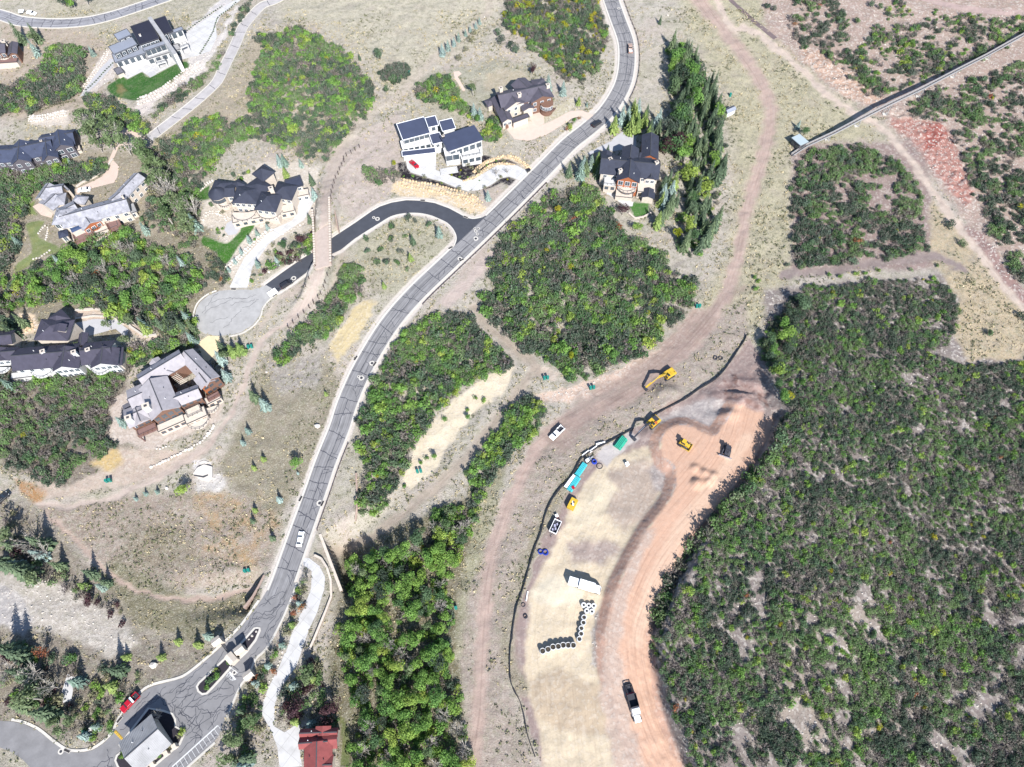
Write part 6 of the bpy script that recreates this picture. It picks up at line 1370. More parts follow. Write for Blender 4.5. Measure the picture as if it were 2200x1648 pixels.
# B: brown house cut by the left edge
h = House('brown_house', 'lilac roofed brown house cut by the upper left edge', T1((100, 560))[0])
h.block(T1((-160, 450), (90, 430), (140, 540)), 6.5, 'gable', 1.8, rm=R_LILAC, wm=M_BROWNW, win=4, frame=M_FRAMEW)
h.block(T1((90, 455), (190, 440), (262, 545)), 5.2, 'gable', 1.0, rm=R_LILAC, wm=M_BROWNW, win=2, ridge='bc')
h.block(T1((-100, 580), (200, 560), (250, 640)), 2.9, 'flat', rm=M_DECKW, wm=M_STONE, over=.2)
h.chimney(*T1((28, 425))[0], 8.6, 1.5, 1.4); h.curved(*T1((50, 570))[0], 3.0, 3.4, M_STONE)
# C: blue grey house
h = House('shingled_house', 'long blue grey shingled house with three front gables at the left edge', T1((330, 1600))[0])
h.block(T1((435, 1400), (790, 1340), (850, 1490)), 6.0, 'gable', 2.2, rm=R_BLUEG, wm=M_GREYW, win=4)
h.block(T1((170, 1500), (560, 1420), (600, 1590)), 6.2, 'gable', 2.4, rm=R_BLUEG, wm=M_GREYW, win=3)
h.block(T1((-150, 1520), (260, 1500), (300, 1680)), 6.0, 'gable', 2.2, rm=R_BLUEG, wm=M_GREYW, win=5)
h.block(T6((115, 165), (325, 130), (265, -60)), 6.3, 'gable', 2.4, rm=R_BLUEG, wm=M_GREYW, ridge='bc', win=2); h.block(T6((440, 130), (610, 85), (555, -80)), 6.2, 'gable', 2.3, rm=R_BLUEG, wm=M_GREYW, ridge='bc', win=2)
h.block(T1((550, 1580), (770, 1520), (715, 1370)), 6.8, 'gable', 2.4, rm=R_BLUEG, wm=M_GREYW, ridge='bc', win=2, wsize=(2.0, 1.8)); h.block(T6((-60, 120), (140, 110), (150, 160)), 3.2, 'flat', rm=R_STEEL, wm=M_WHITEW, win=3)
h.block(T1((590, 1590), (830, 1510), (850, 1560)), 2.9, 'flat', rm=M_STONE, wm=M_STONE, over=.1); h.chimney(*T1((425, 1465))[0], 8.4, .8, .8)
# D: grey shingle house
h = House('grey_shingled_house', 'rambling grey shingled house with brown timber terraces', T6((850, 760))[0])
h.block(T6((640, 660), (1330, 480), (1380, 640)), 6.4, 'gable', 2.2, rm=R_SLATE, wm=M_STONE, win=7)
h.block(T6((1210, 440), (1395, 250), (1510, 310)), 6.8, 'gable', 1.6, rm=R_SLATE, wm=M_STONE, win=3)
h.block(T6((535, 790), (590, 610), (790, 600)), 6.9, 'hip', 2.3, rm=R_SLATE, wm=M_STONE, win=4, wsize=(1.7, 2.0))
h.block(T6((365, 520), (470, 365), (570, 430)), 5.2, 'gable', 1.5, rm=R_SLATE, wm=M_STONE, win=2); h.block(T6((480, 385), (665, 360), (690, 450)), 5.4, 'gable', 1.3, rm=R_SLATE, wm=M_STONE); h.block(T6((660, 365), (720, 420), (775, 500)), 4.8, 'flat', rm=R_SLATE, wm=M_STONE)
h.block(T6((400, 560), (520, 450), (640, 560)), 4.9, 'gable', 1.2, rm=R_SLATE, wm=M_STONE); h.block(T6((620, 610), (760, 540), (860, 640)), 6.0, 'gable', 1.4, rm=R_SLATE, wm=M_STONE); h.block(T6((1120, 520), (1240, 420), (1330, 510)), 6.2, 'gable', 1.5, rm=R_SLATE, wm=M_STONE)
h.block(T6((560, 470), (690, 455), (725, 570)), 5.0, 'hip', 1.2, rm=R_SLATE, wm=M_STONE); h.block(T6((740, 560), (790, 475), (920, 505)), 5.3, 'hip', 1.5, rm=R_SLATE, wm=M_STONE)
h.block(T6((860, 855), (1060, 745), (1000, 660)), 5.6, 'gable', 1.6, rm=R_SLATE, wm=M_WOOD, ridge='bc', win=3); h.block(T6((1290, 600), (1390, 560), (1450, 640)), 4.2, 'flat', rm=R_LITE, wm=M_STONE, win=2)
for q in (T6((730, 830), (850, 775), (860, 830)), T6((990, 700), (1180, 620), (1200, 680))):
    h.block(q, 5.3, 'shed', .5, .1, rm=mat('sunroom_glass', C(86, 108, 150), .2, .15, 2, 0, 0, 0, .8), wm=M_STONE)
h.block(T6((730, 870), (1200, 700), (1240, 790)), 2.8, 'flat', rm=M_STONE, wm=M_BROWNW, over=.2, win=6, frame=M_FRAMEB)
h.deck(T6((760, 900), (960, 820), (1000, 910)), 3.0, M_DECKW, railm=M_FRAMEB); h.deck(T6((960, 870), (1130, 790), (1170, 880)), 2.3, M_STONE, railm=M_FRAMEB); h.deck(T6((1100, 780), (1230, 720), (1270, 810)), 2.9, M_DECKW, railm=M_FRAMEB)
h.curved(*T6((990, 800))[0], 2.2, 3.3, M_WOOD); h.block(T6((600, 860), (700, 830), (720, 900)), 5.0, 'hip', .6, rm=R_NAVY, wm=M_STONE, win=3, wsize=(1.3, 2.2)); h.chimney(*T6((1270, 490))[0], 9.4, .7, .8)
# E: black curved roof house
h = House('black_roofed_house', 'black hipped roof stone house with curved balconies above a white drive', T7((700, 600))[0])
h.block(T7((475, 560), (530, 385), (800, 390)), 7.2, 'hip', 2.2, rm=R_CHAR, wm=M_STONE, win=5); h.block(T7((705, 630), (780, 440), (990, 510)), 7.4, 'hip', 2.6, rm=R_CHAR, wm=M_STONE, win=4)
h.block(T7((880, 500), (950, 345), (1150, 420)), 6.8, 'hip', 2.4, rm=R_CHAR, wm=M_STONE, win=3); h.block(T7((680, 260), (800, 160), (930, 235)), 7.8, 'hip', 2.4, rm=R_CHAR, wm=M_STONE)
h.block(T7((600, 390), (760, 280), (900, 400)), 7.0, 'hip', 1.6, rm=R_CHAR, wm=M_STONE); h.block(T7((250, 430), (300, 320), (480, 390)), 6.2, 'hip', 1.5, rm=R_CHAR, wm=M_STONE); h.block(T7((470, 360), (540, 310), (620, 370)), 6.6, 'hip', 1.2, rm=R_CHAR, wm=M_STONE)
h.block(T7((400, 500), (420, 370), (520, 390)), 6.4, 'gable', 1.3, rm=R_CHAR, wm=M_STONE, win=2, ridge='bc'); h.block(T7((1020, 330), (1185, 280), (1208, 385)), 5.6, 'flat', rm=R_NAVY, wm=M_STONE, win=3)
h.drum(*T7((328, 460))[0], 3.6, 6.4, 2.4, R_CHAR, M_STONE, 5, M_FRAMED); h.chimney(*T7((880, 405))[0], 10.4, 1.5, 2.0)
h.block(T7((470, 690), (1120, 560), (1140, 640)), 3.0, 'flat', rm=M_STONE, wm=M_STONE, over=.1, win=8, frame=M_FRAMED, wsize=(1.2, 1.2)); h.curved(*T7((610, 660))[0], 4.6, 3.4, M_STONE, 180, 360); h.curved(*T7((880, 640))[0], 4.8, 3.5, M_STONE, 200, 350); h.curved(*T7((410, 560))[0], 2.6, 3.2, M_STONE, 200, 350)
h.block(T7((1120, 440), (1270, 410), (1290, 470)), 2.9, 'flat', rm=M_STONE, wm=M_STONE, over=.1, win=2)
# F: modern blue roof house
h = House('blue_roofed_house', 'modern white house with flat blue roofs beside a white drive', T3((650, 1560))[0]); h.edge = M_FRAMEW
h.block(T3((248, 1290), (535, 1215), (612, 1385)), 7.4, 'flat', rm=R_BLUE, wm=M_WHITEW, win=6, frame=M_FRAMED, floors=1, wsize=(1.8, 1.5)); h.block(T3((545, 1228), (655, 1203), (718, 1300)), 8.8, 'flat', rm=R_BLUE, wm=M_WHITEW, win=3, frame=M_FRAMED, floors=1)
h.block(T3((690, 1262), (830, 1230), (866, 1340)), 7.0, 'flat', rm=R_BLUE, wm=M_WHITEW); h.block(T3((700, 1420), (1060, 1300), (1145, 1475)), 7.0, 'shed', 1.0, rm=R_BLUE, wm=M_WHITEW, win=5, frame=M_FRAMED, floors=1, wsize=(2.0, 2.2))
h.block(T3((590, 1400), (700, 1375), (740, 1480)), 5.8, 'flat', rm=R_BLUE, wm=M_WHITEW, win=1); h.block(T3((290, 1470), (650, 1400), (672, 1475)), 4.4, 'flat', rm=M_CONC, wm=M_WHITEW, win=6, frame=M_FRAMED, over=.15, wsize=(1.5, 1.7))
h.block(T3((303, 1575), (655, 1535), (668, 1590)), 3.5, 'flat', rm=R_BLUE, wm=M_WHITEW, over=.5); h.block(T3((740, 1545), (890, 1520), (905, 1600)), 5.4, 'flat', rm=M_CONC, wm=M_WHITEW, win=2, frame=M_FRAMED, over=.2, wsize=(2.6, 2.6))
h.block(T3((905, 1570), (1110, 1530), (1125, 1620)), 3.5, 'flat', rm=M_CONC, wm=M_WHITEW, win=3, frame=M_FRAMED, over=.1, wsize=(1.8, 1.8)); h.deck(T3((915, 1560), (1105, 1525), (1118, 1610)), 3.7, M_WHITEW, posts=False)
h.deck(T3((700, 1760), (880, 1730), (900, 1790)), .5, M_CONC, rail=False, posts=False, name='front_step')
h.face_window(*T3((455, 1640))[0], .2, T3((572, 1625))[0], 2.4, M_FRAMED, 'garage_door', 3, mat('garage_glass', C(96, 150, 176), .2, .2, 2)); h.face_window(*T3((362, 1665))[0], .2, T3((432, 1655))[0], 2.4, M_FRAMED, 'garage_door', 3, _mats['garage_glass'])
h.chimney(*T3((735, 1415))[0], 8.4, 1.0, 1.6, M_BLACKW)
# G: lilac brown house
h = House('lilac_roofed_house', 'lilac brown roofed stone lodge with turret and pink drive', T3((1600, 1100))[0])
h.block(T3((1275, 965), (1800, 850), (1890, 1000)), 6.6, 'gable', 2.6, rm=R_LILAC, wm=M_BROWNW, win=6); h.block(T3((1440, 885), (1590, 805), (1720, 880)), 6.8, 'gable', 1.6, rm=R_LILAC, wm=M_BROWNW, ridge='bc'); h.block(T3((1650, 830), (1790, 815), (1850, 940)), 6.4, 'hip', 1.6, rm=R_LILAC, wm=M_STONE)
h.block(T3((1232, 1030), (1350, 1000), (1470, 1250)), 4.3, 'gable', 1.4, rm=R_LILAC, wm=M_STONE, ridge='bc', win=2); h.block(T3((1160, 1050), (1240, 1020), (1262, 1090)), 3.6, 'hip', .9, rm=R_LILAC, wm=M_STONE); h.block(T3((1380, 1150), (1620, 1060), (1560, 940)), 6.2, 'gable', 2.2, rm=R_LILAC, wm=M_STONE, ridge='bc', win=3)
h.block(T3((1650, 1075), (1895, 1010), (1850, 900)), 6.6, 'gable', 2.2, rm=R_LILAC, wm=M_BROWNW, ridge='bc', win=3); h.drum(*T3((1815, 1060))[0], 3.2, 5.0, .3, R_LILAC, M_BROWNW, 5, M_FRAMEW, roof=False); h.block(T3((1570, 1160), (1690, 1120), (1660, 1060)), 4.6, 'gable', .9, rm=R_LILAC, wm=M_STONE, ridge='bc')
h.block(T3((1465, 1280), (1640, 1215), (1610, 1180)), 3.6, 'flat', rm=R_LILAC, wm=M_STONE); h.face_window(*T3((1480, 1325))[0], .1, T3((1590, 1285))[0], 2.3, M_FRAMEB, 'garage_door', 2, M_BROWNW); h.face_window(*T3((1390, 1345))[0], .1, T3((1440, 1325))[0], 2.3, M_FRAMEB, 'garage_door', 2, M_BROWNW)
h.curved(*T3((1830, 1110))[0], 3.4, 2.6, M_BROWNW)
for q, z in (((1338, 915), 9.6), ((1530, 975), 9.4), ((1828, 880), 10.0)): h.chimney(*T3(q)[0], z, 1.4, 1.8)
# H: wooded dark roof house
h = House('timber_lodge', 'dark roofed timber lodge with rounded balcony among spruces', TH((740, 700))[0])
h.block(TH((445, 440), (1055, 500), (1035, 705)), 7.2, 'gable', 2.9, rm=R_CHAR, wm=M_STONE, win=6); h.block(TH((600, 715), (845, 745), (860, 560)), 8.2, 'gable', 2.7, rm=R_CHAR, wm=M_WOOD, ridge='bc', win=3, wsize=(1.8, 2.2)); h.block(TH((650, 500), (665, 365), (840, 385)), 6.8, 'gable', 2.0, rm=R_CHAR, wm=M_STONE)
h.block(TH((860, 480), (868, 240), (1045, 255)), 6.0, 'gable', 1.9, rm=R_CHAR, wm=M_WOOD, win=2); h.block(TH((440, 470), (450, 410), (560, 420)), 6.0, 'gable', 1.2, rm=R_CHAR, wm=M_STONE); h.block(TH((890, 705), (1022, 715), (1030, 600)), 6.6, 'gable', 1.5, rm=R_CHAR, wm=M_STONE, ridge='bc', win=2)
h.block(TH((835, 500), (970, 515), (975, 450)), 5.6, 'shed', .6, rm=R_CHAR, wm=M_STONE); h.block(TH((860, 890), (1000, 910), (1010, 815)), 3.4, 'gable', 1.0, rm=R_CHAR, wm=M_STONE, ridge='bc'); h.block(TH((470, 760), (600, 775), (610, 650)), 4.4, 'flat', rm=M_STONE, wm=M_STONE, over=.1, win=3, frame=M_FRAMED)
h.block(TH((820, 830), (1010, 845), (1015, 730)), 3.6, 'flat', rm=M_STONE, wm=M_STONE, over=.1, win=3, frame=M_FRAMEB); h.drum(*TH((712, 760))[0], 4.0, 4.0, 0, R_CHAR, M_WHITEW, 5, M_FRAMEB, roof=False); h.curved(*TH((712, 755))[0], 4.2, 4.3, M_STONE, 180, 360)
h.block(TH((590, 880), (770, 900), (775, 830)), 2.2, 'flat', rm=M_STONE, wm=M_STONE, over=.1, win=3, frame=M_FRAMED); h.deck(TH((470, 760), (590, 770), (600, 680)), 4.6, M_WHITEW, posts=False)
for q, z in (((1025, 525), 10.8), ((645, 605), 10.6), ((540, 488), 10.0)): h.chimney(*TH(q)[0], z, 1.3, 1.8)
# I: purple roofed house
h = House('purple_roofed_house', 'wide purple shingled house with white rounded bays at the left edge', TI((500, 560))[0])
h.block(TI((150, 430), (690, 385), (685, 575)), 6.4, 'gable', 2.6, rm=R_PURP, wm=M_WHITEW, win=6); h.block(TI((285, 360), (350, 180), (625, 225)), 7.2, 'hip', 2.6, rm=R_PURP, wm=M_STONE); h.block(TI((405, 175), (520, 92), (660, 130)), 6.6, 'hip', 1.8, rm=R_PURP, wm=M_STONE); h.block(TI((450, 290), (470, 225), (570, 235)), 9.2, 'gable', .8, rm=R_PURP, wm=M_STONE, base=5)
h.block(TI((-120, 300), (130, 275), (125, 390)), 5.6, 'gable', 1.7, rm=R_PURP, wm=M_STONE); h.block(TI((-120, 440), (165, 415), (165, 520)), 6.0, 'gable', 1.5, rm=R_PURP, wm=M_WHITEW, win=3); h.block(TI((725, 385), (985, 360), (1000, 545)), 6.0, 'gable', 2.4, rm=R_PURP, wm=M_WHITEW, win=3); h.block(TI((985, 430), (1055, 420), (1080, 570)), 4.2, 'gable', .9, rm=R_PURP, wm=M_STONE, ridge='bc')
h.block(TI((660, 420), (740, 410), (740, 300)), 5.2, 'gable', 1.2, rm=R_PURP, wm=M_STONE, ridge='bc'); h.block(TI((446, 628), (674, 602), (660, 430)), 6.6, 'gable', 2.6, rm=R_PURP, wm=M_WHITEW, ridge='bc', win=4, wsize=(1.4, 1.8)); h.block(TI((770, 600), (1004, 574), (985, 430)), 6.2, 'gable', 2.4, rm=R_PURP, wm=M_WHITEW, ridge='bc', win=4, wsize=(1.4, 1.8)); h.block(TI((-110, 560), (80, 535), (70, 430)), 5.6, 'gable', 1.8, rm=R_PURP, wm=M_WHITEW, ridge='bc', win=4)
h.curved(*TI((370, 600))[0], 3.8, 3.1, M_WHITEW); h.curved(*TI((870, 580))[0], 3.4, 3.0, M_WHITEW); h.curved(*TI((20, 580))[0], 3.0, 3.0, M_WHITEW); h.block(TI((95, 640), (420, 600), (440, 650)), 1.8, 'flat', rm=M_CONC, wm=M_WHITEW, over=.1, win=4)
for q, z in (((360, 455), 9.6), ((625, 460), 9.6), ((745, 440), 8.6)): h.chimney(*TI(q)[0], z, 1.4, 1.8, M_WHITEW)
# J: pale grey house with courtyard
h = House('courtyard_house', 'large pale grey shingled house built round a courtyard', TI((1420, 850))[0])
h.block(TI((1165, 655), (1525, 440), (1600, 560)), 7.2, 'gable', 2.2, rm=R_PALE, wm=M_BROWNW, win=0); h.block(TI((1530, 520), (1645, 432), (1850, 690)), 7.2, 'gable', 2.0, rm=R_PALE, wm=M_BROWNW, ridge='bc', win=2, frame=M_FRAMEB); h.block(TI((1290, 1050), (1540, 930), (1370, 690)), 7.8, 'gable', 2.8, rm=R_PALE, wm=M_BROWNW, ridge='bc', win=5, frame=M_FRAMEB, wsize=(1.5, 2.4))
h.block(TI((1075, 790), (1300, 690), (1380, 860)), 6.6, 'gable', 1.6, rm=R_PALE, wm=M_BROWNW); h.block(TI((1050, 960), (1230, 880), (1290, 1030)), 6.4, 'gable', 1.6, rm=R_PALE, wm=M_BROWNW, win=2); h.block(TI((1150, 1100), (1285, 1035), (1220, 930)), 6.4, 'gable', 1.6, rm=R_PALE, wm=M_BROWNW, ridge='bc', win=3, frame=M_FRAMEB)
h.block(TI((1480, 815), (1690, 735), (1745, 840)), 6.6, 'gable', 1.8, rm=R_PALE, wm=M_BROWNW, win=4, frame=M_FRAMEB); h.block(TI((1715, 785), (1840, 700), (1780, 610)), 6.8, 'gable', 1.6, rm=R_PALE, wm=M_WOOD, ridge='bc', win=3, frame=M_FRAMEB); h.block(TI((1040, 920), (1150, 860), (1170, 900)), 4.6, 'shed', .5, rm=R_MID, wm=M_STONE); h.block(TI((1160, 660), (1270, 600), (1290, 640)), 5.4, 'shed', .5, rm=R_MID, wm=M_STONE)
h.block(TI((1270, 560), (1350, 500), (1410, 560)), 5.6, 'gable', .9, rm=R_PALE, wm=M_STONE, ridge='bc'); h.block(TI((1745, 590), (1800, 560), (1850, 650)), 4.4, 'flat', rm=R_LITE, wm=M_STONE); h.block(TI((1395, 590), (1500, 600), (1520, 640)), 7.0, 'gable', 1.0, rm=R_MID, wm=M_BROWNW, ridge='bc')
h.block(TI((1330, 1090), (1560, 990), (1590, 1040)), 3.0, 'flat', rm=M_STONE, wm=M_STONE, over=.1, win=5, frame=M_FRAMEB); h.block(TI((1560, 1000), (1740, 920), (1770, 1000)), 2.9, 'flat', rm=M_STONE, wm=M_STONE, over=.1, win=4, frame=M_FRAMEB); h.block(TI((1740, 860), (1860, 800), (1890, 850)), 3.0, 'flat', rm=M_STONE, wm=M_STONE, over=.1, win=2, frame=M_FRAMEB)
h.deck(TI((1165, 1130), (1325, 1060), (1355, 1120)), 3.3, M_DECKW, railm=M_FRAMEB); h.deck(TI((1580, 960), (1700, 905), (1730, 970)), 3.4, M_STONE, railm=M_FRAMED, posts=False); h.deck(TI((1760, 850), (1860, 795), (1880, 835)), 3.2, M_DECKW, railm=M_FRAMEB, posts=False); h.curved(*TI((1690, 1040))[0], 3.6, 2.0, M_STONE, 200, 380); h.curved(*TI((1800, 930))[0], 2.4, 1.8, M_STONE, 200, 380)
pg = MB()
for k in range(9):
    a = h.pt(TI((1440 + k * 12, 660 + k * 10))[0], 5.0); b = h.pt(TI((1500 + k * 12, 630 + k * 10))[0], 5.0); pg.bar((*a, h.g + 5.0), (*b, h.g + 5.0), .14, .2)
h.part(pg, 'pergola', M_STONE, None, False)
for q, z, s_ in (((1240, 920), 11.4, 2.0), ((1090, 1020), 9.6, 1.8)): h.chimney(*TI(q)[0], z, s_, 2.4, M_WHITEW)
# K: gatehouse
h = House('gatehouse', 'gatehouse with a dark and a pale roof slope between the two lanes', TB0((1240, 1440))[0], 'gatehouse')
cen, u, v, L, w, hh = h.block(TB0((1010, 1440), (1290, 1195), (1470, 1445)), 4.6, 'gable', 2.3, .9, rm=R_LITE, wm=M_STONE, win=3, frame=M_FRAMEB)
sm = MB()
for sgn in (-1, 1):
    for k in range(24):
        x = -L / 2 + .3 + k * (L - .6) / 23; a = cen + u * x + v * sgn * .12; b = cen + u * x + v * sgn * (w / 2 - .06)
        sm.bar((*a, h.g + hh + 2.3 * (1 - .24 / w) + .03), (*b, h.g + hh + 2.3 * .12 / w + .03), .06, .05)
o = h.part(sm, 'roof_seams', R_LITE); o['kind'] = 'stuff'
for k, (x, y) in enumerate(((1490, 1470), (1420, 1530), (1300, 1620))):
    q = h.pt(TB0((x, y))[0], 1.0); h.part(MB().box((q[0], q[1], h.g + .9), (1.3, 1.3, 1.9), R(40), (.9, .9)), 'stone_pier', M_STONE)
# L: red roofed house
h = House('red_roofed_house', 'red metal roofed house at the end of the white drive', TB1((930, 1480))[0])
h.block(TB1((768, 1400), (775, 1322), (1098, 1318)), 5.2, 'gable', 1.1, rm=R_RED, wm=M_STONE, ridge='bc'); h.block(TB1((762, 1500), (768, 1395), (1020, 1390)), 5.3, 'gable', 1.3, rm=R_RED, wm=M_STONE, ridge='bc'); h.block(TB1((800, 1800), (810, 1440), (1050, 1436)), 5.5, 'gable', 1.9, rm=R_RED, wm=M_STONE)
h.block(TB1((900, 1385), (1032, 1380), (1028, 1296)), 5.6, 'gable', .8, rm=R_RED, wm=M_STONE, ridge='bc'); h.block(TB1((960, 1500), (1092, 1490), (1096, 1330)), 5.0, 'gable', 1.3, rm=R_RED, wm=M_STONE); h.block(TB1((880, 1720), (1046, 1716), (1040, 1540)), 5.4, 'gable', 1.2, rm=R_RED, wm=M_STONE)
# huts
h = House('conveyor_hut', 'small pale metal roofed hut at the foot of the long conveyor', T5((425, 1130))[0], 'hut'); h.block(T5((368, 1082), (432, 1052), (488, 1126)), 3.2, 'shed', .5, .3, rm=mat('pale_metal_roof', C(206, 220, 224), .5, .05), wm=M_GREYW, win=2, frame=M_FRAMED)
h = House('garden_shed', 'tiny grey gabled shed beside the tree belt', T4((1785, 1165))[0], 'shed'); h.block(T4((1722, 1140), (1815, 1098), (1848, 1140)), 2.6, 'gable', .8, .2, rm=R_STEEL, wm=M_WHITEW)
# ================================================================ BRIDGE, WALLS, FENCES
M_BOULD = mat('pale_boulder', C(240, 230, 218), .9, .16, 2, .4, rnd=.18); M_BOULDO = mat('honey_boulder', C(236, 206, 166), .9, .18, 2, .4, rnd=.2)
M_RETAIN = mat('retaining_stone', C(190, 166, 152), .95, .2, 1.5, .4); M_SILT = mat('black_silt_fabric', (.02, .02, .024), .8, .2); M_STAKE = mat('grey_stake', C(150, 134, 120), .9, .15)
M_POST = mat('weathered_post', C(104, 90, 84), .9, .2, 4); M_STEELG = mat('galvanised_steel', C(200, 198, 198), .6, .06, 1, 0, .25); M_STEELD = mat('dark_steel', C(88, 88, 98), .5, .12, 1)
def wline(P, h=0.0): return [P3(x, y, h) for x, y in P]
def wall_thing(name, label, P, top, bottom, th, m, cat='wall', cap=None, absz=None):
    W = [Vector((*at_plane(x, y, absz if absz is not None else 0), 0)) for x, y in P] if absz is not None else wline(P)
    mb = MB(); cb = MB()
    for a, b in zip(W[:-1], W[1:]):
        za, zb = (absz, absz) if absz is not None else (a.z, b.z)
        d = (b - a); d.z = 0; d.normalize(); n = Vector((-d.y, d.x, 0)) * th / 2; e = d * .12
        vs = [(a - e - n), (a - e + n), (b + e + n), (b + e - n)]
        q = [(v.x, v.y, (za if i < 2 else zb) + bottom) for i, v in enumerate(vs)] + [(v.x, v.y, (za if i < 2 else zb) + top) for i, v in enumerate(vs)]
        mb.add(q, [(3, 2, 1, 0), (4, 5, 6, 7), (0, 1, 5, 4), (1, 2, 6, 5), (2, 3, 7, 6), (3, 0, 4, 7)])
        cb.bar((a.x, a.y, za + top + .05), (b.x, b.y, zb + top + .05), th + .16, .12)
    r = empty(name, (W[0].x, W[0].y, absz or W[0].z), 0, label, cat)
    for nm, q, mm in (('wall_body', mb, m), ('coping', cb, cap or m)):
        o = fixn(q.build(nm, mm, r)); o.location = -r.location
    return r
# ski bridge
zr = float(hz(*at_plane(700, 540, 0))) + 4.6
br = empty('ski_bridge', (*at_plane(692, 540, zr), zr), 0, 'earth covered ski bridge with stone parapets crossing over the dark side road', 'bridge')
def bpart(mb, nm, m):
    o = fixn(mb.build(nm, m, br)); o.location = -br.location; return o
Lp = [(672, 452), (674, 490), (676, 530), (677, 572)]; Rp = [(708, 425), (709, 470), (710, 520), (711, 566)]
Lw = [np.array(at_plane(x, y, zr)) for x, y in Lp]; Rw = [np.array(at_plane(x, y, zr)) for x, y in Rp]
dk = [tuple(at_plane(x, y, zr)) for x, y in ((675, 500), (711, 480), (712, 568), (677, 578))]
bpart(MB().prism([tuple(map(float, q)) for q in dk], zr - .9, zr + .03), 'deck', mat('bridge_earth', C(212, 194, 182), .95, .12, .8, .3))
for Wl in (Lw, Rw):
    mb = MB(); cb = MB()
    for a, b in zip(Wl[:-1], Wl[1:]):
        mb.bar((*a, zr - .1), (*b, zr - .1), .5, 1.8); 
        n = max(2, int(np.linalg.norm(b - a) / 1.1))
        for k in range(n): p = a + (b - a) * (k + .5) / n; cb.box((p[0], p[1], zr + .9), (.75, .75, .2), math.atan2(b[1] - a[1], b[0] - a[0]))
    bpart(mb, 'parapet', M_RETAIN); bpart(cb, 'cap_stones', M_STONE)
ab = MB()
for P in (((677, 554), (709, 520)), ((679, 580), (711, 556))):
    a, b = at_plane(*P[0], zr - 4.6), at_plane(*P[1], zr - 4.6); ab.bar((*a, zr - 3), (*b, zr - 3), .7, 5.2)
bpart(ab, 'abutment', M_RETAIN)
a, b = at_plane(716, 440, zr), at_plane(724, 486, zr); wg = MB().bar((*a, zr - 2.4), (*b, zr - 3.4), .4, 3.2); bpart(wg, 'wing_wall', M_RETAIN)
wall_thing('retaining_wall', 'tall dark retaining wall where the ski run passes under the main road', [(688, 1148), (703, 1188), (718, 1228), (734, 1270)], .35, -7, .7, M_RETAIN, cap=M_STONE, absz=float(hz(*at_plane(672, 1160, 0))))
wall_thing('retaining_wall', 'brown retaining wall on the left side of the road above the field trail', [(568, 1236), (556, 1260), (543, 1282), (524, 1306)], .1, -6, .5, M_RETAIN, cap=M_RETAIN, absz=float(hz(*at_plane(582, 1270, 0))) - .2)
wall_thing('garden_wall', 'long curved stone wall along the white drive of the red roofed house', TR((900, 770), (960, 800), (1010, 880), (1040, 980), (1045, 1120), (1000, 1240), (950, 1360), (900, 1480), (860, 1570)), .9, -.5, .5, M_RETAIN, cap=M_STONE)
wall_thing('garden_wall', 'straight stone wall beside the tan strip right of the main road', TM((1255, 1500), (1262, 1648), (1262, 1800), (1250, 1900)), .8, -.4, .4, M_RETAIN, cap=M_RETAIN)
wall_thing('garden_wall', 'pale stone wall at the foot of the timber lodge lawn', TH((728, 1062), (792, 1118), (880, 1105), (960, 1062)), .6, -.4, .5, M_STONE, cap=M_STONE)
wall_thing('edging_wall', 'pale stone edging wall curving round the purple roofed house drive', TI((650, 112), (800, 100), (960, 112), (1040, 170), (1130, 260), (1240, 335), (1340, 320)), .7, -.4, .6, M_STONE, cap=M_BOULD)
wall_thing('edging_wall', 'inner pale stone edging wall of the purple roofed house drive', TI((650, 182), (790, 158), (960, 165), (1060, 230)), .5, -.4, .45, M_STONE, cap=M_BOULD)
wall_thing('edging_wall', 'pale stone edging along the lane to the grey shingled house', T6((800, 400), (860, 355), (950, 318), (1050, 260), (1120, 190), (1180, 110)), .5, -.4, .5, M_STONE, cap=M_BOULD)
# boulder rows: each boulder a part
def boulder_meshes():
    out = []
    for s_ in range(4):
        g_ = np.random.default_rng(40 + s_); bm = bmesh.new(); bmesh.ops.create_icosphere(bm, subdivisions=1, radius=.5)
        for v in bm.verts: v.co *= float(g_.uniform(.78, 1.2)); v.co.z *= .75
        me = bpy.data.meshes.new('boulder'); bm.to_mesh(me); bm.free(); out.append(me)
    return out
BOULD = {}
for nm_, m_ in (('pale', M_BOULD), ('honey', M_BOULDO)):
    BOULD[nm_] = boulder_meshes()
    for me in BOULD[nm_]: me.materials.append(m_)
br_ = random.Random(8)
def boulder_row(label, P, gap, size, col='pale', rows=1, spread=.8, name='boulder_row'):
    W = world_line(P, gap, 3); N_ = normals(W); r = empty(name, (W[0][0], W[0][1], float(hz(*W[0]))), 0, label, 'boulders')
    for k in range(rows):
        for i, p in enumerate(W):
            q = p + N_[i] * ((k - (rows - 1) / 2) * spread + br_.uniform(-.25, .25)); s_ = br_.uniform(*size)
            o = link(bpy.data.objects.new('boulder', br_.choice(BOULD[col])), r); o.location = Vector((q[0], q[1], float(hz(*q)) + s_ * .15)) - r.location
            o.scale = (s_, s_ * br_.uniform(.7, 1.2), s_ * br_.uniform(.7, 1.1)); o.rotation_euler = (br_.uniform(-.3, .3), br_.uniform(-.3, .3), br_.uniform(0, 6.28))
boulder_row('long row of white boulders below the courtyard house', TI((1290, 1440), (1400, 1392), (1600, 1295), (1740, 1205), (1825, 1090)), 1.0, (.8, 1.5))
boulder_row('short row of white boulders on the bank below the courtyard house', TI((1340, 1290), (1400, 1280), (1470, 1255)), 1.0, (.6, 1.0))
boulder_row('honey coloured boulder wall above the mulch beds of the blue roofed house', T8((1060, 245), (1150, 165), (1300, 95), (1430, 82), (1560, 138), (1630, 215)), 1.0, (.8, 1.5), 'honey', 2)
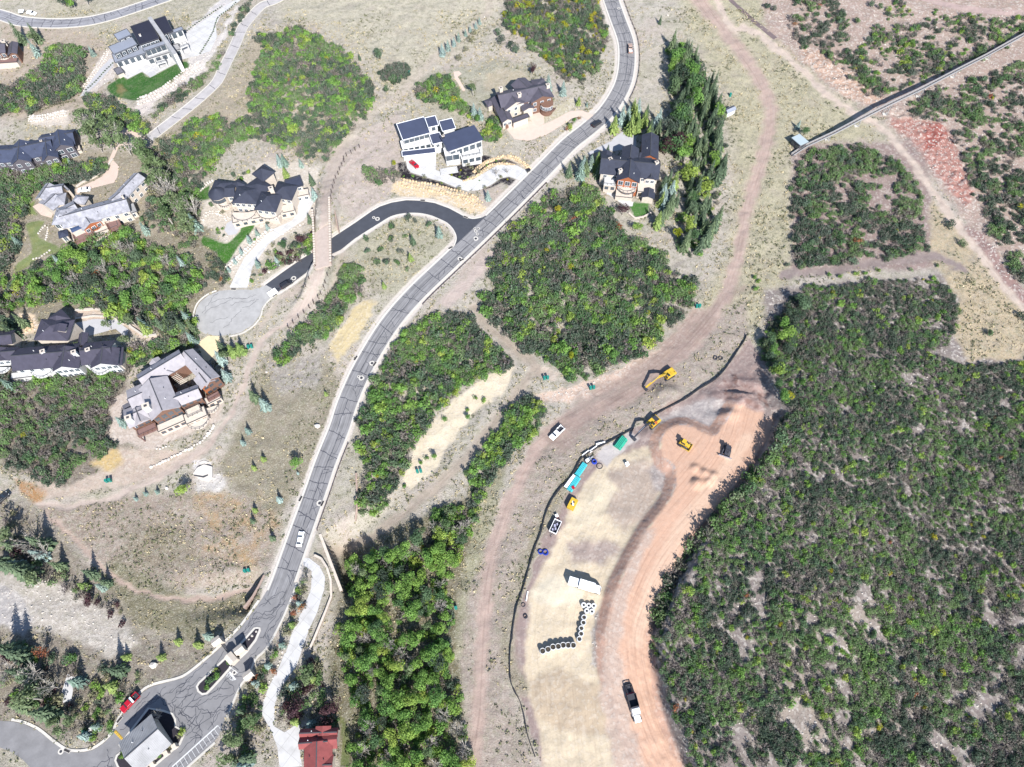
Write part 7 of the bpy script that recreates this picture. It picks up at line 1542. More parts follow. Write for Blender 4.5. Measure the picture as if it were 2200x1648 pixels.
boulder_row('honey coloured boulder edging along the upper side of the curved white drive', T8((950, 335), (1080, 288), (1190, 190), (1320, 150), (1480, 168)), 1.0, (.7, 1.3), 'honey')
boulder_row('honey coloured boulder bank below the mulch strip of the blue roofed house', T8((290, 345), (450, 375), (650, 410), (850, 460), (1000, 500), (1130, 600)), 1.2, (.7, 1.6), 'honey', 3, 1.6)
boulder_row('pale boulder arc left of the black roofed house', T7((90, 480), (150, 420), (210, 370), (290, 325)), 1.0, (.7, 1.2), 'pale', 2)
boulder_row('pale boulders around the rock garden of the black roofed house', T7((170, 740), (210, 680), (300, 660), (400, 690), (440, 740)), 1.1, (.6, 1.2), 'pale', 2, 1.2)
boulder_row('pale boulders between the lawn and the white drive', T7((430, 1240), (560, 1120), (680, 1010), (800, 900), (900, 850)), 1.1, (.8, 1.6), 'pale', 2, 1.3)
boulder_row('pale boulders along the right edge of the white drive', T7((1010, 885), (1120, 830), (1225, 775)), 1.2, (.6, 1.0))
boulder_row('pale boulder bank between the shrubs and the dark side road', T7((850, 1270), (960, 1190), (1080, 1130), (1200, 1060), (1330, 990)), 1.2, (.6, 1.1), 'pale', 2, 1.2)
boulder_row('pale boulder slope below the lawn of the modern white house', T1((1440, 1060), (1600, 1000), (1780, 890), (1960, 750), (2110, 680)), 1.3, (.8, 1.6), 'pale', 3, 1.8)
boulder_row('pale boulders stepping down the path left of the modern white house', T1((1130, 520), (1040, 680), (940, 820), (840, 960)), 1.2, (.6, 1.1), 'pale', 2, 1.4)
boulder_row('white boulder bank below the hedge left of the top house', T1((310, 1240), (440, 1230), (580, 1200), (700, 1180)), 1.1, (.9, 1.7), 'pale', 3, 1.3)
boulder_row('white stepping stones on the lawn of the grey shingled house', T6((350, 1150), (410, 1135), (480, 1085), (520, 1060)), 1.1, (.7, 1.2), 'pale', 1, .8, 'stepping_stones')
boulder_row('white boulders round the small pond lawn of the grey shingled house', T6((400, 880), (440, 830), (500, 800), (480, 950)), 1.0, (.7, 1.2))
boulder_row('honey boulder bank beside the purple roofed house', TI((190, 160), (230, 220), (260, 280)), 1.0, (.8, 1.5), 'honey', 3, 1.2)
boulder_row('pale boulders edging the white drive of the red roofed house', TB1((660, 600), (560, 830), (480, 1010), (450, 1120)), 1.2, (.4, .8))
for lab, (px, py), s_, c_ in (('big white boulder on the slope above the gate road kerb', (331, 1429), 2.6, 'pale'), ('white boulder left of the main road shoulder', (682, 916), 2.2, 'pale'), ('white boulder at the tip of the gate island', (551, 1357), .9, 'pale'), ('second white boulder from the tip of the gate island', (542, 1366), 1.0, 'pale'),
                             ('lowest white boulder in the upper bed of the gate island', (535, 1374), .7, 'pale'), ('white boulder beside the blue spruce row above the field', (359, 1049), 1.5, 'pale'), ('white boulder right of the lone juniper', (1434, 34), 1.3, 'pale'), ('pale boulder at the mouth of the upper meadow path', (1041, 38), 1.1, 'pale'), ('white boulder on the dry grass above the field', (573, 800), 1.2, 'pale')):
    p = P3(px, py); o = link(bpy.data.objects.new('boulder', br_.choice(BOULD[c_]))); o.location = (p.x, p.y, p.z + s_ * .2); o.scale = (s_, s_ * .8, s_ * .8); o.rotation_euler = (.2, .1, br_.uniform(0, 6)); tag(o, lab, 'boulder')
# white stone lookout
lk = empty('stone_lookout', P3(435, 1010), 0, 'white stone slab lookout with a dark trench beside the trail', 'lookout')
p0 = lk.location
for nm_, P_, z0, z1, m_ in (('slab', TI((1645, 1500), (1680, 1450), (1740, 1420), (1810, 1440), (1810, 1530), (1770, 1560), (1700, 1545)), -.3, .9, M_BOULD), ('step', TI((1700, 1400), (1740, 1385), (1780, 1400), (1760, 1420), (1710, 1420)), -.3, .5, M_BOULD), ('bench', TI((1655, 1508), (1730, 1520), (1775, 1505), (1775, 1515), (1735, 1534), (1655, 1518)), .9, 1.0, M_FRAMED)):
    pts = [tuple(map(float, at_plane(x, y, p0.z + z1))) for x, y in P_]; o = fixn(MB().prism(pts, p0.z + z0, p0.z + z1).build(nm_, m_, lk)); o.location = -p0

# fences
def post_mesh(w, h_, m): return MB().box((0, 0, h_ / 2 - .15), (w, w, h_ + .3)).mesh('post', m)
def post_fence(name, label, pts, hgt, m, rails=(.55, 1.0), w=.2, rm=None, rw=.05, cat='fence'):
    W = [P3(x, y, hgt * .5) for x, y in pts]; r = empty(name, W[0], 0, label, cat); me = post_mesh(w, hgt, m); rb = MB()
    for i, p in enumerate(W):
        o = link(bpy.data.objects.new('post', me), r); o.location = p - W[0]
        if i:
            for z in rails: rb.bar(W[i - 1] - W[0] + Vector((0, 0, hgt * z)), p - W[0] + Vector((0, 0, hgt * z)), rw)
    if rails: rb.build('rail', rm or m, r)
post_fence('post_fence', 'line of dark timber posts along the ski path above the bridge', T2((1803, 1520), (1757, 1550), (1715, 1580), (1668, 1610), (1640, 1640)) + T7((1642, 120), (1620, 160), (1597, 205), (1580, 250), (1556, 292), (1540, 340), (1525, 392), (1512, 440), (1506, 500)), 2.0, M_POST, (.45, .85), .24, M_STEELD, .03)
post_fence('post_fence', 'line of dark timber posts along the ski path below the bridge', T7((1505, 1180), (1490, 1230), (1468, 1305), (1445, 1382), (1430, 1430), (1400, 1500), (1370, 1540), (1325, 1600)) + TM((885, 30), (848, 75), (803, 120), (757, 160), (710, 205), (668, 245)), 2.0, M_POST, (.45, .85), .24, M_STEELD, .03)
post_fence('post_fence', 'short line of posts on the left edge of the bridge path', T7((1345, 1215), (1300, 1262), (1275, 1340), (1240, 1420)), 1.8, M_POST, (.5, .85), .22, M_STEELD, .03)
def offset_px(W, off, i0, i1, st):
    N_ = normals(W); return [W[i] + N_[i] * off for i in range(i0, min(i1, len(W)), st)]
def road_fence(label, i0, i1, off):
    P = offset_px(W_MAIN, off, i0, i1, 2); Q = [Vector((p[0], p[1], float(hz(*p)))) for p in P]; r = empty('guard_fence', Q[0], 0, label, 'fence'); me = post_mesh(.22, .8, M_POST); rb = MB()
    for i, p in enumerate(Q):
        o = link(bpy.data.objects.new('post', me), r); o.location = p - Q[0]
        if i: rb.bar(Q[i - 1] - Q[0] + Vector((0, 0, .6)), p - Q[0] + Vector((0, 0, .6)), .12, .3)
    rb.build('rail', mat('rust_rail', C(120, 98, 86), .8, .15), r)
nW = len(W_MAIN); iy_ = [float(proj(p[0], p[1], 0)[1]) for p in W_MAIN]
idx = lambda y: int(np.argmin(np.abs(np.array(iy_) - y)))
sgn = 1 if proj(*(W_MAIN[20] + normals(W_MAIN)[20] * 4), 0)[0] > proj(*W_MAIN[20], 0)[0] else -1
road_fence('low brown rail fence along the right side of the upper road', idx(2), idx(205), sgn * 5.6); road_fence('low brown rail fence along the right side of the middle road', idx(372), idx(655), sgn * 5.2); road_fence('low brown rail fence along the right side of the road beside the parked trees', idx(940), idx(1150), sgn * 5.0)
# silt fence
SF1 = TP((1840, 0), (1830, 40), (1770, 130), (1690, 250), (1610, 340), (1480, 420), (1350, 510), (1210, 580), (1110, 640)); SF2 = TP((955, 738), (830, 805), (745, 850)) + TP((560, 955), (490, 1080), (400, 1190)) + TQ((1020, 180), (940, 290), (880, 420), (840, 580), (790, 700), (740, 870), (690, 1050), (640, 1190), (610, 1340), (592, 1500)) + TB2((580, 640), (580, 880), (610, 990), (665, 1090), (700, 1220), (730, 1380), (800, 1580))
for lab, P_ in (('black silt fence along the upper edge of the construction site', SF1), ('black silt fence along the left edge of the construction site', SF2)):
    W = world_line(P_, 1.5, 4); r = empty('silt_fence', (W[0][0], W[0][1], float(hz(*W[0]))), 0, lab, 'fence'); fb = MB(); g_ = random.Random(4)
    for a, b in zip(W[:-1], W[1:]):
        za, zb = float(hz(*a)), float(hz(*b)); fb.bar((a[0], a[1], za + .38), (b[0], b[1], zb + .38), .16 + g_.uniform(0, .25), .85)
    o = fb.build('fabric', M_SILT, r); o.location = -r.location; me = post_mesh(.07, 1.1, M_STAKE)
    for i in range(0, len(W), 2): o = link(bpy.data.objects.new('stake', me), r); o.location = Vector((W[i][0], W[i][1], float(hz(*W[i])))) - r.location
# conveyor / elevated track
CP = T5((372, 1222), (420, 1190), (480, 1152), (560, 1115), (700, 1050), (880, 955), (1130, 828), (1400, 698), (1640, 572), (1900, 440), (2100, 328), (2260, 240)); CHT = [.6, .8, 1.2, 1.8, 2.6, 3.2, 5.2, 4.2, 3.0, 2.6, 2.4, 2.4]
cw = [P3(x, y, h_) + Vector((0, 0, h_)) for (x, y), h_ in zip(CP, CHT)]
cv = empty('conveyor', cw[0] - Vector((0, 0, CHT[0])), 0, 'long raised steel conveyor track on pale legs crossing the red hillside', 'conveyor'); o0 = cv.location.copy()
def cpart(mb, nm, m, par=None): o = mb.build(nm, m, par or cv); o.location = -o0 if par is None else (0, 0, 0); return o
dkb, rlb, rl2, sl_ = MB(), MB(), MB(), MB()
for a, b in zip(cw[:-1], cw[1:]):
    d = (b - a); d.z = 0; d.normalize(); n = Vector((-d.y, d.x, 0))
    dkb.bar(a, b, 1.1, .22); rlb.bar(a + n * .6 + Vector((0, 0, .45)), b + n * .6 + Vector((0, 0, .45)), .16, .7); rl2.bar(a - n * .6 + Vector((0, 0, .45)), b - n * .6 + Vector((0, 0, .45)), .16, .7)
    L_ = (b - a).length
    for k in range(int(L_ / 1.6)): p = a + (b - a) * (k + .5) / int(L_ / 1.6) + Vector((0, 0, .16)); sl_.box(p, (.3, 1.05, .08), math.atan2(d.y, d.x))
cpart(dkb, 'track_bed', mat('worn_belt', C(156, 148, 144), .8, .15)); cpart(rlb, 'side_rail', M_STEELG); cpart(rl2, 'side_rail', M_STEELG); q = cpart(sl_, 'cross_slats', M_STEELG); q['kind'] = 'stuff'
for (x, y), h_ in zip(T5((665, 1068), (905, 943), (1145, 822), (1400, 698), (1660, 562), (1930, 424), (2090, 335)), (2.4, 3.4, 5.2, 4.2, 3.0, 2.6, 2.4)):
    p = P3(x, y, h_); lb = MB(); 
    for s_ in (-.6, .6): lb.bar((p.x + s_ * 1.3, p.y - s_, p.z - .4), (p.x + s_ * .8, p.y - s_ * .5, p.z + h_ - .1), .22)
    lb.bar((p.x - .8, p.y + .6, p.z + h_ * .5), (p.x + .8, p.y - .6, p.z + h_ * .5), .14); o = cpart(lb, 'support_leg', M_STEELG); cpart(MB().box((p.x, p.y, p.z - .05), (1.7, 1.3, .5)), 'footing', M_KERB, o)

# ================================================================ ROAD FURNITURE
M_COVER = mat('iron_cover', C(70, 70, 78), .6, .1); M_DRAIN = mat('drain_iron', C(60, 56, 58), .7, .15)
def manhole(px, py, r_, lab, z=.075):
    p = P3(px, py); e = empty('manhole', (p.x, p.y, p.z + z), 0, lab, 'manhole', 'manholes with white concrete collars'); o = MB().ring((0, 0, 0), r_ * .5, r_, .02, 20).build('collar', M_KERB, e); MB().tube((0, 0, 0), (0, 0, .03), r_ * .48, None, 16).build('cover', M_COVER, e)
for (px, py), r_, lab in ((T4((628, 88))[0], .75, 'small manhole near the top of the upper road'), (T4((775, 483))[0], .7, 'manhole beside the beige truck on the upper road'), (T8((1068, 830))[0], .55, 'left manhole of the upper pair at the side road junction'), (T8((1105, 830))[0], .55, 'right manhole of the upper pair at the side road junction'), (T8((1077, 857))[0], .65, 'manhole under the pair at the side road junction'), (T8((1093, 888))[0], .55, 'small manhole above the largest one at the junction'), (T8((1077, 935))[0], 1.0, 'largest white ringed manhole at the side road junction'), (T8((912, 1145))[0], .9, 'white ringed manhole below the side road junction'),
                         (T7((1953, 715))[0], .6, 'small white manhole on the dark side road'), (T7((1992, 730))[0], .9, 'white ringed manhole on the dark side road right of the bridge'), (T7((1120, 1348))[0], .95, 'white ringed manhole beside the black car on the dark side road'), (TM((1387, 558))[0], .95, 'white ringed manhole at the right kerb in the middle of the main road'), (TM((1272, 672))[0], .5, 'small manhole left of the large one in the main road bend'), (TM((1297, 683))[0], 1.0, 'large white ringed manhole in the main road bend'), (TR((940, 322))[0], 1.0, 'white ringed manhole above the white sedan'), (TG((548, 662))[0], .7, 'white ring manhole beside the stop line'), (TB0((520, 1515))[0], .8, 'square white manhole by the kerb of the pale lower road')):
    manhole(px, py, r_, lab)
for (px, py), a_, lab in ((T8((525, 539))[0], -3, 'black kerb drain at the top of the side road bend'), (T8((972, 712))[0], -25, 'black kerb drain at the side road mouth'), (T8((815, 1032))[0], 32, 'black kerb drain below the junction island'), (T8((930, 1160))[0], 32, 'dark drain at the right kerb below the junction'), (TM((1248, 516))[0], 62, 'dark drain at the left kerb of the main road'), (TM((1410, 566))[0], 62, 'dark drain at the right kerb of the main road'), (TR((778, 285))[0], 70, 'brown drain at the left kerb above the white sedan'), (TR((964, 326))[0], 70, 'brown drain at the right kerb above the white sedan'), (TB0((1022, 1243))[0], 55, 'white framed drain below the red pickup'), (TB0((575, 1508))[0], -20, 'white framed drain on the pale lower road'), (T7((495, 1463))[0], -4, 'long black drain at the foot of the white drive')):
    p = P3(px, py); e = empty('storm_drain', (p.x, p.y, p.z + .2), R(a_), lab, 'drain'); MB().box((0, 0, 0), (2.0, .8, .06)).build('frame', M_KERB, e); gb = MB().box((0, 0, .02), (1.8, .6, .06)); gb.build('grate', M_DRAIN, e)
M_PAINT = mat('road_paint', C(246, 246, 246), .8, .06, 3); M_YPAINT = mat('yellow_rubber', C(232, 190, 72), .8, .1, 3)
def flat_mark(P, name, m, z=.085): return tag(sheet(name, P, z, m, cell=4), kind='structure')
flat_mark(TG((482, 655), (500, 648), (570, 738), (552, 750)), 'stop_line', M_PAINT)
# STOP, painted on the lane (read by drivers coming from below)
cu = bpy.data.curves.new('stop_text', 'FONT'); cu.body = 'STOP'; cu.size = 1.5; cu.align_x = 'CENTER'; cu.extrude = 0.0
tmp = bpy.data.objects.new('tmp_text', cu); COL.objects.link(tmp); bpy.context.view_layer.update(); me = bpy.data.meshes.new_from_object(tmp.evaluated_get(bpy.context.evaluated_depsgraph_get())); bpy.data.objects.remove(tmp)
me.materials.append(M_PAINT); me.name = 'stop_lettering'; a, b = P3(*TG((456, 700))[0]), P3(*TG((526, 768))[0]); d = b - a; c = (a + b) / 2
o = link(bpy.data.objects.new('stop_lettering', me)); o.location = (c.x, c.y, c.z + .085); o.rotation_euler = (0, 0, math.atan2(d.y, d.x)); o.scale = (.85, .95, 1); tag(o, kind='structure')
# parking stripes
for k in range(13):
    t = k / 12.0; a = (468 - t * 98, 1560 + t * 91); b = (461 - t * 62 + 10 * (1 - t), 1590 + t * 52)
    a = TB0((1860 - t * 390, 1295 + t * 355))[0]; b = (a[0] + 9, a[1] + 13 + 4 * t)
    flat_mark([a, (a[0] + .8, a[1] - .5), (b[0] + .8, b[1] - .5), b], 'parking_stripe', M_PAINT, .085)
flat_mark([TB0((1855, 1290))[0], TB0((1862, 1297))[0], TB0((1475, 1648))[0], TB0((1466, 1642))[0]], 'parking_stripe', M_PAINT, .09)
p = P3(*TB0((1012, 1375))[0]); sb = empty('speed_bump', p + Vector((0, 0, .05)), R(-38), 'yellow ribbed speed bump left of the gatehouse', 'speed bump'); MB().box((0, 0, .05), (3.3, .75, .12), 0, (.96, .6)).build('ramp', M_YPAINT, sb)
for k in range(5): MB().box((-1.3 + k * .65, 0, .115), (.08, .5, .02)).build('rib', M_FRAMED, sb)
# gate: stone pillars, boom barrier, gate leaf, lamp post
def pillar(px, py, rz, label, w=2.6, hgt=3.4):
    p = P3(px, py, hgt); e = empty('gate_pillar', p, rz, label, 'pillar'); MB().box((0, 0, hgt / 2 - .4), (w, w * .8, hgt + .8), 0, (.9, .9)).build('shaft', M_STONE, e)
    cb = MB(); x, y = w * .52, w * .44; cb.add([(-x, -y, hgt), (x, -y, hgt), (x, y, hgt), (-x, y, hgt), (-x, 0, hgt + .6), (x, 0, hgt + .6), (-x, -y, hgt - .12), (x, -y, hgt - .12), (x, y, hgt - .12), (-x, y, hgt - .12)], [(0, 1, 5, 4), (2, 3, 4, 5), (1, 2, 5), (3, 0, 4), (0, 6, 7, 1), (1, 7, 8, 2), (2, 8, 9, 3), (3, 9, 6, 0), (9, 8, 7, 6)]); fixn(cb.build('cap', M_STONE, e)); return p
p1 = pillar(*TG((340, 305))[0], R(40), 'left stone gate pillar beside the inbound lane'); p2 = pillar(*TG((597, 400))[0], R(40), 'upper stone gate pillar on the island'); pillar(*TG((505, 500))[0], R(-42), 'lower slim stone gate pillar on the island', 2.9, 3.0); pillar(*TG((700, 690))[0], R(40), 'right stone gate pillar beside the outbound lane')
a, b = P3(*TG((400, 335))[0], .6), P3(*TG((468, 425))[0], .6); gt = empty('gate_leaf', a, math.atan2((b - a).y, (b - a).x), 'dark metal gate leaf swung across the inbound lane', 'gate'); L_ = (b - a).length
gb = MB()
for z in (.35, .8, 1.3): gb.bar((0, 0, z), (L_, 0, z + .15), .1)
gb.build('bars', M_FRAMED, gt); mb = MB(); [mb.bar((k * L_ / 6, 0, .3), (k * L_ / 6, 0, 1.45), .07) for k in range(7)]; mb.build('uprights', M_FRAMED, gt)
a, b = P3(*TG((497, 600))[0], 1.0), P3(*TG((588, 668))[0], 1.0); bb = empty('boom_barrier', a, math.atan2((b - a).y, (b - a).x), 'white boom barrier lowered across the outbound lane', 'barrier'); L_ = (b - a).length
MB().box((0, 0, .55), (.45, .45, 1.1)).build('housing', M_WHITEW, bb); MB().bar((.2, 0, 1.0), (L_, 0, 1.0), .12).build('arm', M_PAINT, bb)
p = P3(*TG((445, 165))[0]); lp = empty('lamp_post', p, 0, 'thin dark lamp post left of the gate road', 'lamp post'); MB().tube((0, 0, -.3), (0, 0, 6.2), .09, .06, 8).build('pole', M_FRAMED, lp); MB().box((0, .25, 6.25), (.3, .7, .12)).build('lamp_head', M_FRAMED, lp)
# utility boxes
M_TEAL = mat('teal_cabinet', C(40, 150, 136), .6, .08); M_GREENBOX = mat('green_cabinet', C(44, 104, 84), .6, .08)
def ubox(px, py, lab, two=True, m=None):
    p = P3(px, py); e = empty('utility_box', p, .2, lab, 'utility box')
    for s_ in ((-.55, .55) if two else (0,)):
        MB().box((s_, 0, .75), (.8, .8, 1.6), 0, (.92, .92)).build('cabinet', m or M_TEAL, e); MB().box((s_, 0, 1.6), (.86, .86, .1)).build('lid', m or M_TEAL, e)
for (px, py), lab in (((235, 1034), 'teal utility box pair beside the trail below the scrub at the left'), ((532, 1227), 'teal utility box pair beside the field trail near the road'), ((1173, 814), 'teal utility box pair at the trail fork left of the excavator'), ((1272, 835), 'teal utility box pair on the orange bank left of the excavator'), ((1499, 660), 'teal utility box pair at the top of the orange bank'), ((538.6, 747), 'teal utility box pair right of the tan drive'), ((901, 1014), 'white topped utility box pair on the tan cut bank'), ((980, 1307), 'green utility box beside the grove and the dirt ski run'), ((876, 160), 'teal utility box pair right of the round bush on the meadow'), ((1568, 207), 'teal utility box above the tiny shed'), ((730, 292), 'blue green utility box at the edge of the upper thicket')):
    ubox(px, py, lab, 'pair' in lab)
for (px, py), lab, m_ in (((185, 1572), 'dark green transformer box near the pale lower road', M_GREENBOX), ((200, 1567), 'pale grey cabinet beside the dark green transformer box', M_KERB)): ubox(px, py, lab, False, m_)
# hedge rows of small clipped plants at the modern white house
for lab, P_ in (('row of tiny clipped shrubs along the grey path of the modern white house', T1((900, 940), (1000, 850), (1080, 760), (1190, 650))), ('row of tall grasses on the terrace edge left of the modern house', T1((320, 1190), (450, 1150), (620, 1090), (800, 1060))), ('row of tiny clipped shrubs along the white drive of the modern house', T1((1930, 340), (2060, 240), (2180, 160), (2330, 60))), ('row of tiny clipped shrubs right of the white drive of the modern house', T2((150, 560), (280, 340), (330, 190), (450, 100), (520, 30)))):
    W = world_line(P_, 1.25, 3); r = empty('planted_row', (W[0][0], W[0][1], float(hz(*W[0]))), 0, lab, 'hedge')
    for i, p in enumerate(W): o = link(bpy.data.objects.new('clipped_plant', PROT['oak%d' % (i % 5)] if 'grasses' not in lab else PROT['sage%d' % (i % 2)]), r); o.location = Vector((p[0], p[1], float(hz(*p)))) - r.location; o.scale = (.42, .42, .5) if 'grasses' not in lab else (.6, .6, .8); o.rotation_euler = (0, 0, i * 1.3)
# loose stones on the rubble, nobody could count them
g = np.random.default_rng(99); x = g.uniform(-235, 235, 60000); y = g.uniform(-8, 300, 60000); iy = np.clip(((y - GY[0]) / GS).astype(int), 0, ny - 1); ix = np.clip(((x - GX[0]) / GS).astype(int), 0, nx - 1)
px, py = proj(x, y, hz(x, y)); ok = (msk[iy, ix, 1] > .72) & (g.random(60000) < (msk[iy, ix, 1] - .6) * 1.6) & (px > 0) & (px < 2200) & (py > 0) & (py < 1648) & clear_of(px, py); x, y = x[ok][:4200], y[ok][:4200]
bv = np.array([(1, 0, 0), (-1, 0, 0), (0, 1, 0), (0, -1, 0), (0, 0, .8), (0, 0, -.5)]); bf = np.array([(0, 2, 4), (2, 1, 4), (1, 3, 4), (3, 0, 4), (2, 0, 5), (1, 2, 5), (3, 1, 5), (0, 3, 5)])
n_ = len(x); V = bv[None] * g.uniform(.12, .42, (n_, 1, 1)) * g.uniform(.7, 1.3, (n_, 6, 3)); th_ = g.uniform(0, 6.28, n_)[:, None]; V = np.stack([V[..., 0] * np.cos(th_) - V[..., 1] * np.sin(th_), V[..., 0] * np.sin(th_) + V[..., 1] * np.cos(th_), V[..., 2]], -1) + np.stack([x, y, hz(x, y) + .05], -1)[:, None]
me = bpy.data.meshes.new('loose_stones'); me.from_pydata(V.reshape(-1, 3).tolist(), [], (bf[None] + 6 * np.arange(n_)[:, None, None]).reshape(-1, 3).tolist()); me.materials.append(M_BOULD); tag(link(bpy.data.objects.new('loose_stones', me)), 'loose pale stones scattered over the rubble slopes', 'stones', kind='stuff')
# ================================================================ VEHICLES
M_TYRE = mat('tyre', (.02, .02, .022), .85, .2); M_CARGLASS = mat('car_glass', (.02, .024, .03), .08, .1, 1, 0, 0, 0, .9); M_CHROME = mat('bright_metal', (.6, .6, .62), .3, .05, 1, 0, .8)
M_LAMP = mat('lamp_lens', (.75, .75, .72), .2, .03); M_TAIL = mat('tail_lens', (.35, .02, .02), .3, .05)
P_WHITE = mat('white_paint', (.78, .78, .78), .3, .02, 1, 0, 0, 0, .6); P_RED = mat('red_paint', C(206, 30, 52), .28, .03, 1, 0, 0, 0, .6); P_BLACK = mat('black_paint', (.02, .021, .025), .2, .05, 1, 0, 0, 0, .7); P_BEIGE = mat('beige_paint', C(206, 176, 160), .4, .08)
P_YEL = mat('machine_yellow', C(236, 194, 62), .55, .2, 1.2, .05); P_ORANGE = mat('machine_orange', C(226, 110, 60), .5, .08); P_DARK = mat('machine_dark', C(66, 68, 78), .6, .15, 2); P_BLUE = mat('blue_hose', C(44, 74, 190), .5, .08); P_CYAN = mat('cyan_pipe', C(84, 214, 224), .45, .05); P_GREEN = mat('green_pipe', C(64, 188, 156), .45, .05)
def heading(f, r):
    a, b = P3(*f), P3(*r); d = a - b; return (a + b) / 2, math.atan2(d.y, d.x), math.hypot(d.x, d.y)
def wheelset(e, xs, y, r_=.36, w=.26, dual=False):
    for x in xs:
        for s_ in (-1, 1):
            o = MB().tube((x, s_ * (y - w / 2), r_), (x, s_ * (y + w / 2), r_), r_, None, 14).build('wheel', M_TYRE, e); MB().tube((x, s_ * (y + w / 2 - .02), r_), (x, s_ * (y + w / 2 + .015), r_), r_ * .55, None, 10).build('rim', M_CHROME, o)
def slab(e, name, prof, w, m, inset_top=0.0, bevel=.07):
    """side profile (x, z) swept across the width, narrower at the top"""
    z0, z1 = min(p[1] for p in prof), max(p[1] for p in prof); mb = MB(); n = len(prof)
    k = lambda z: w / 2 - inset_top * (z - z0) / max(.01, z1 - z0)
    mb.add([(x, -k(z), z) for x, z in prof] + [(x, k(z), z) for x, z in prof], [tuple(range(n)), tuple(range(2 * n - 1, n - 1, -1))] + [(i, n + i, n + (i + 1) % n, (i + 1) % n) for i in range(n)])
    return fixn(mb.build(name, m, e, bevel))
def lights(e, xf, xr, y, z):
    for s_ in (-1, 1): MB().box((xf, s_ * y, z), (.1, .36, .16)).build('headlight', M_LAMP, e); MB().box((xr, s_ * y, z + .08), (.08, .26, .2)).build('tail_light', M_TAIL, e)
def car(f, r, label, paint, kind='sedan', name='parked_car', group=None):
    c, a, L = heading(f, r); e = empty(name, c + Vector((0, 0, .06)), a, label, 'car' if kind != 'pickup' else 'pickup truck', group)
    if kind == 'sedan':
        slab(e, 'body', [(-2.4, .32), (2.35, .32), (2.42, .6), (2.3, .78), (1.1, .95), (-1.75, 1.0), (-2.4, .92)], 1.86, paint, .06); slab(e, 'cabin', [(1.15, .93), (.35, 1.4), (-1.05, 1.42), (-1.85, .98)], 1.62, paint, .2, .05)
        W_ = ((1.0, .98, .42, 1.36), (-1.12, 1.38, -1.72, 1.02)); z_, yw = 1.12, .74
    elif kind == 'suv':
        slab(e, 'body', [(-2.45, .38), (2.4, .38), (2.48, .75), (2.3, 1.0), (1.2, 1.1), (-2.4, 1.12)], 1.98, paint, .05); slab(e, 'cabin', [(1.25, 1.08), (.5, 1.68), (-2.1, 1.7), (-2.4, 1.1)], 1.78, paint, .18, .05)
        W_ = ((1.12, 1.14, .56, 1.62), (-2.18, 1.64, -2.36, 1.2)); z_, yw = 1.36, .84
    else:
        slab(e, 'body', [(-.55, .42), (2.8, .42), (2.88, .9), (2.7, 1.12), (1.5, 1.2), (-.55, 1.2)], 2.0, paint, .05); slab(e, 'cabin', [(1.5, 1.18), (.85, 1.82), (-.4, 1.84), (-.55, 1.2)], 1.84, paint, .16, .05)
        bed = MB()
        for cc, dd in (((-1.75, .95, .85), (2.3, .08, .75)), ((-1.75, -.95, .85), (2.3, .08, .75)), ((-2.88, 0, .85), (.08, 1.82, .75)), ((-1.72, 0, .6), (2.24, 1.8, .1))): bed.box(cc, dd)
        bed.build('bed', paint, e); MB().box((-1.74, 0, .68), (2.1, 1.7, .04)).build('bed_liner', P_DARK, e); W_ = ((1.4, 1.26, .92, 1.78), (-.42, 1.78, -.56, 1.32)); z_, yw = 1.48, .87
    for nm_, (x0, z0, x1, z1) in zip(('windscreen', 'rear_window'), W_):
        mb = MB(); ya, yb = yw - .02, yw - .16; s_ = .035 if x0 > 0 else -.035
        mb.add([(x0 + s_, -ya, z0 + .03), (x0 + s_, ya, z0 + .03), (x1 + s_, yb, z1 + .03), (x1 + s_, -yb, z1 + .03)] if nm_ == 'windscreen' else [(x0 + s_, -yb, z0 + .03), (x0 + s_, yb, z0 + .03), (x1 + s_, ya, z1 + .03), (x1 + s_, -ya, z1 + .03)], [(0, 1, 2, 3)])
        o = mb.build(nm_, M_CARGLASS, e); md = o.modifiers.new('thick', 'SOLIDIFY'); md.thickness = .03; md.offset = 0
    x0, x1 = (W_[1][0] + .1, W_[0][2] - .05)
    for s_ in (-1, 1): o = MB().box(((x0 + x1) / 2, s_ * (yw - .02), z_), (x1 - x0, .05, .3)).build('side_window', M_CARGLASS, e); o.rotation_euler = (0, 0, 0)
    wheelset(e, (1.5, -1.5) if kind != 'pickup' else (1.8, -1.75), .84 if kind == 'sedan' else .9, .33 if kind == 'sedan' else .4)
    lights(e, 2.36 if kind != 'pickup' else 2.82, -2.4 if kind != 'pickup' else -2.92, .68, .7 if kind == 'sedan' else .88)
    return e
car(TR((790, 575))[0], TR((768, 690))[0], 'white sedan with black rear window driving on the main road', P_WHITE, 'sedan', 'white_sedan')
pk = car(TB0((1062, 1158))[0], TB0((1178, 1040))[0], 'red pickup truck with white toolbox parked at the kerb above the gatehouse', P_RED, 'pickup', 'red_pickup')
MB().box((-.85, 0, 1.3), (.55, 1.85, .3)).build('toolbox', P_WHITE, pk)
car(T7((1100, 1385))[0], T7((1000, 1452))[0], 'black car parked at the end of the dark side road', P_BLACK, 'suv', 'black_car'); car(T8((475, 205))[0], T8((405, 140))[0], 'small red car parked on the white drive of the blue roofed house', P_RED, 'sedan', 'red_car')
car(T4((432, 1275))[0], T4((360, 1325))[0], 'black car driving on the upper road beside the spruces', P_BLACK, 'suv', 'black_car'); car(T1((385, 160))[0], T1((290, 135))[0], 'white car parked at the kerb of the top road', P_WHITE, 'sedan', 'white_car'); car(T6((850, 440))[0], T6((925, 430))[0], 'white car parked in the lane of the grey shingled house', P_WHITE, 'sedan', 'white_car')
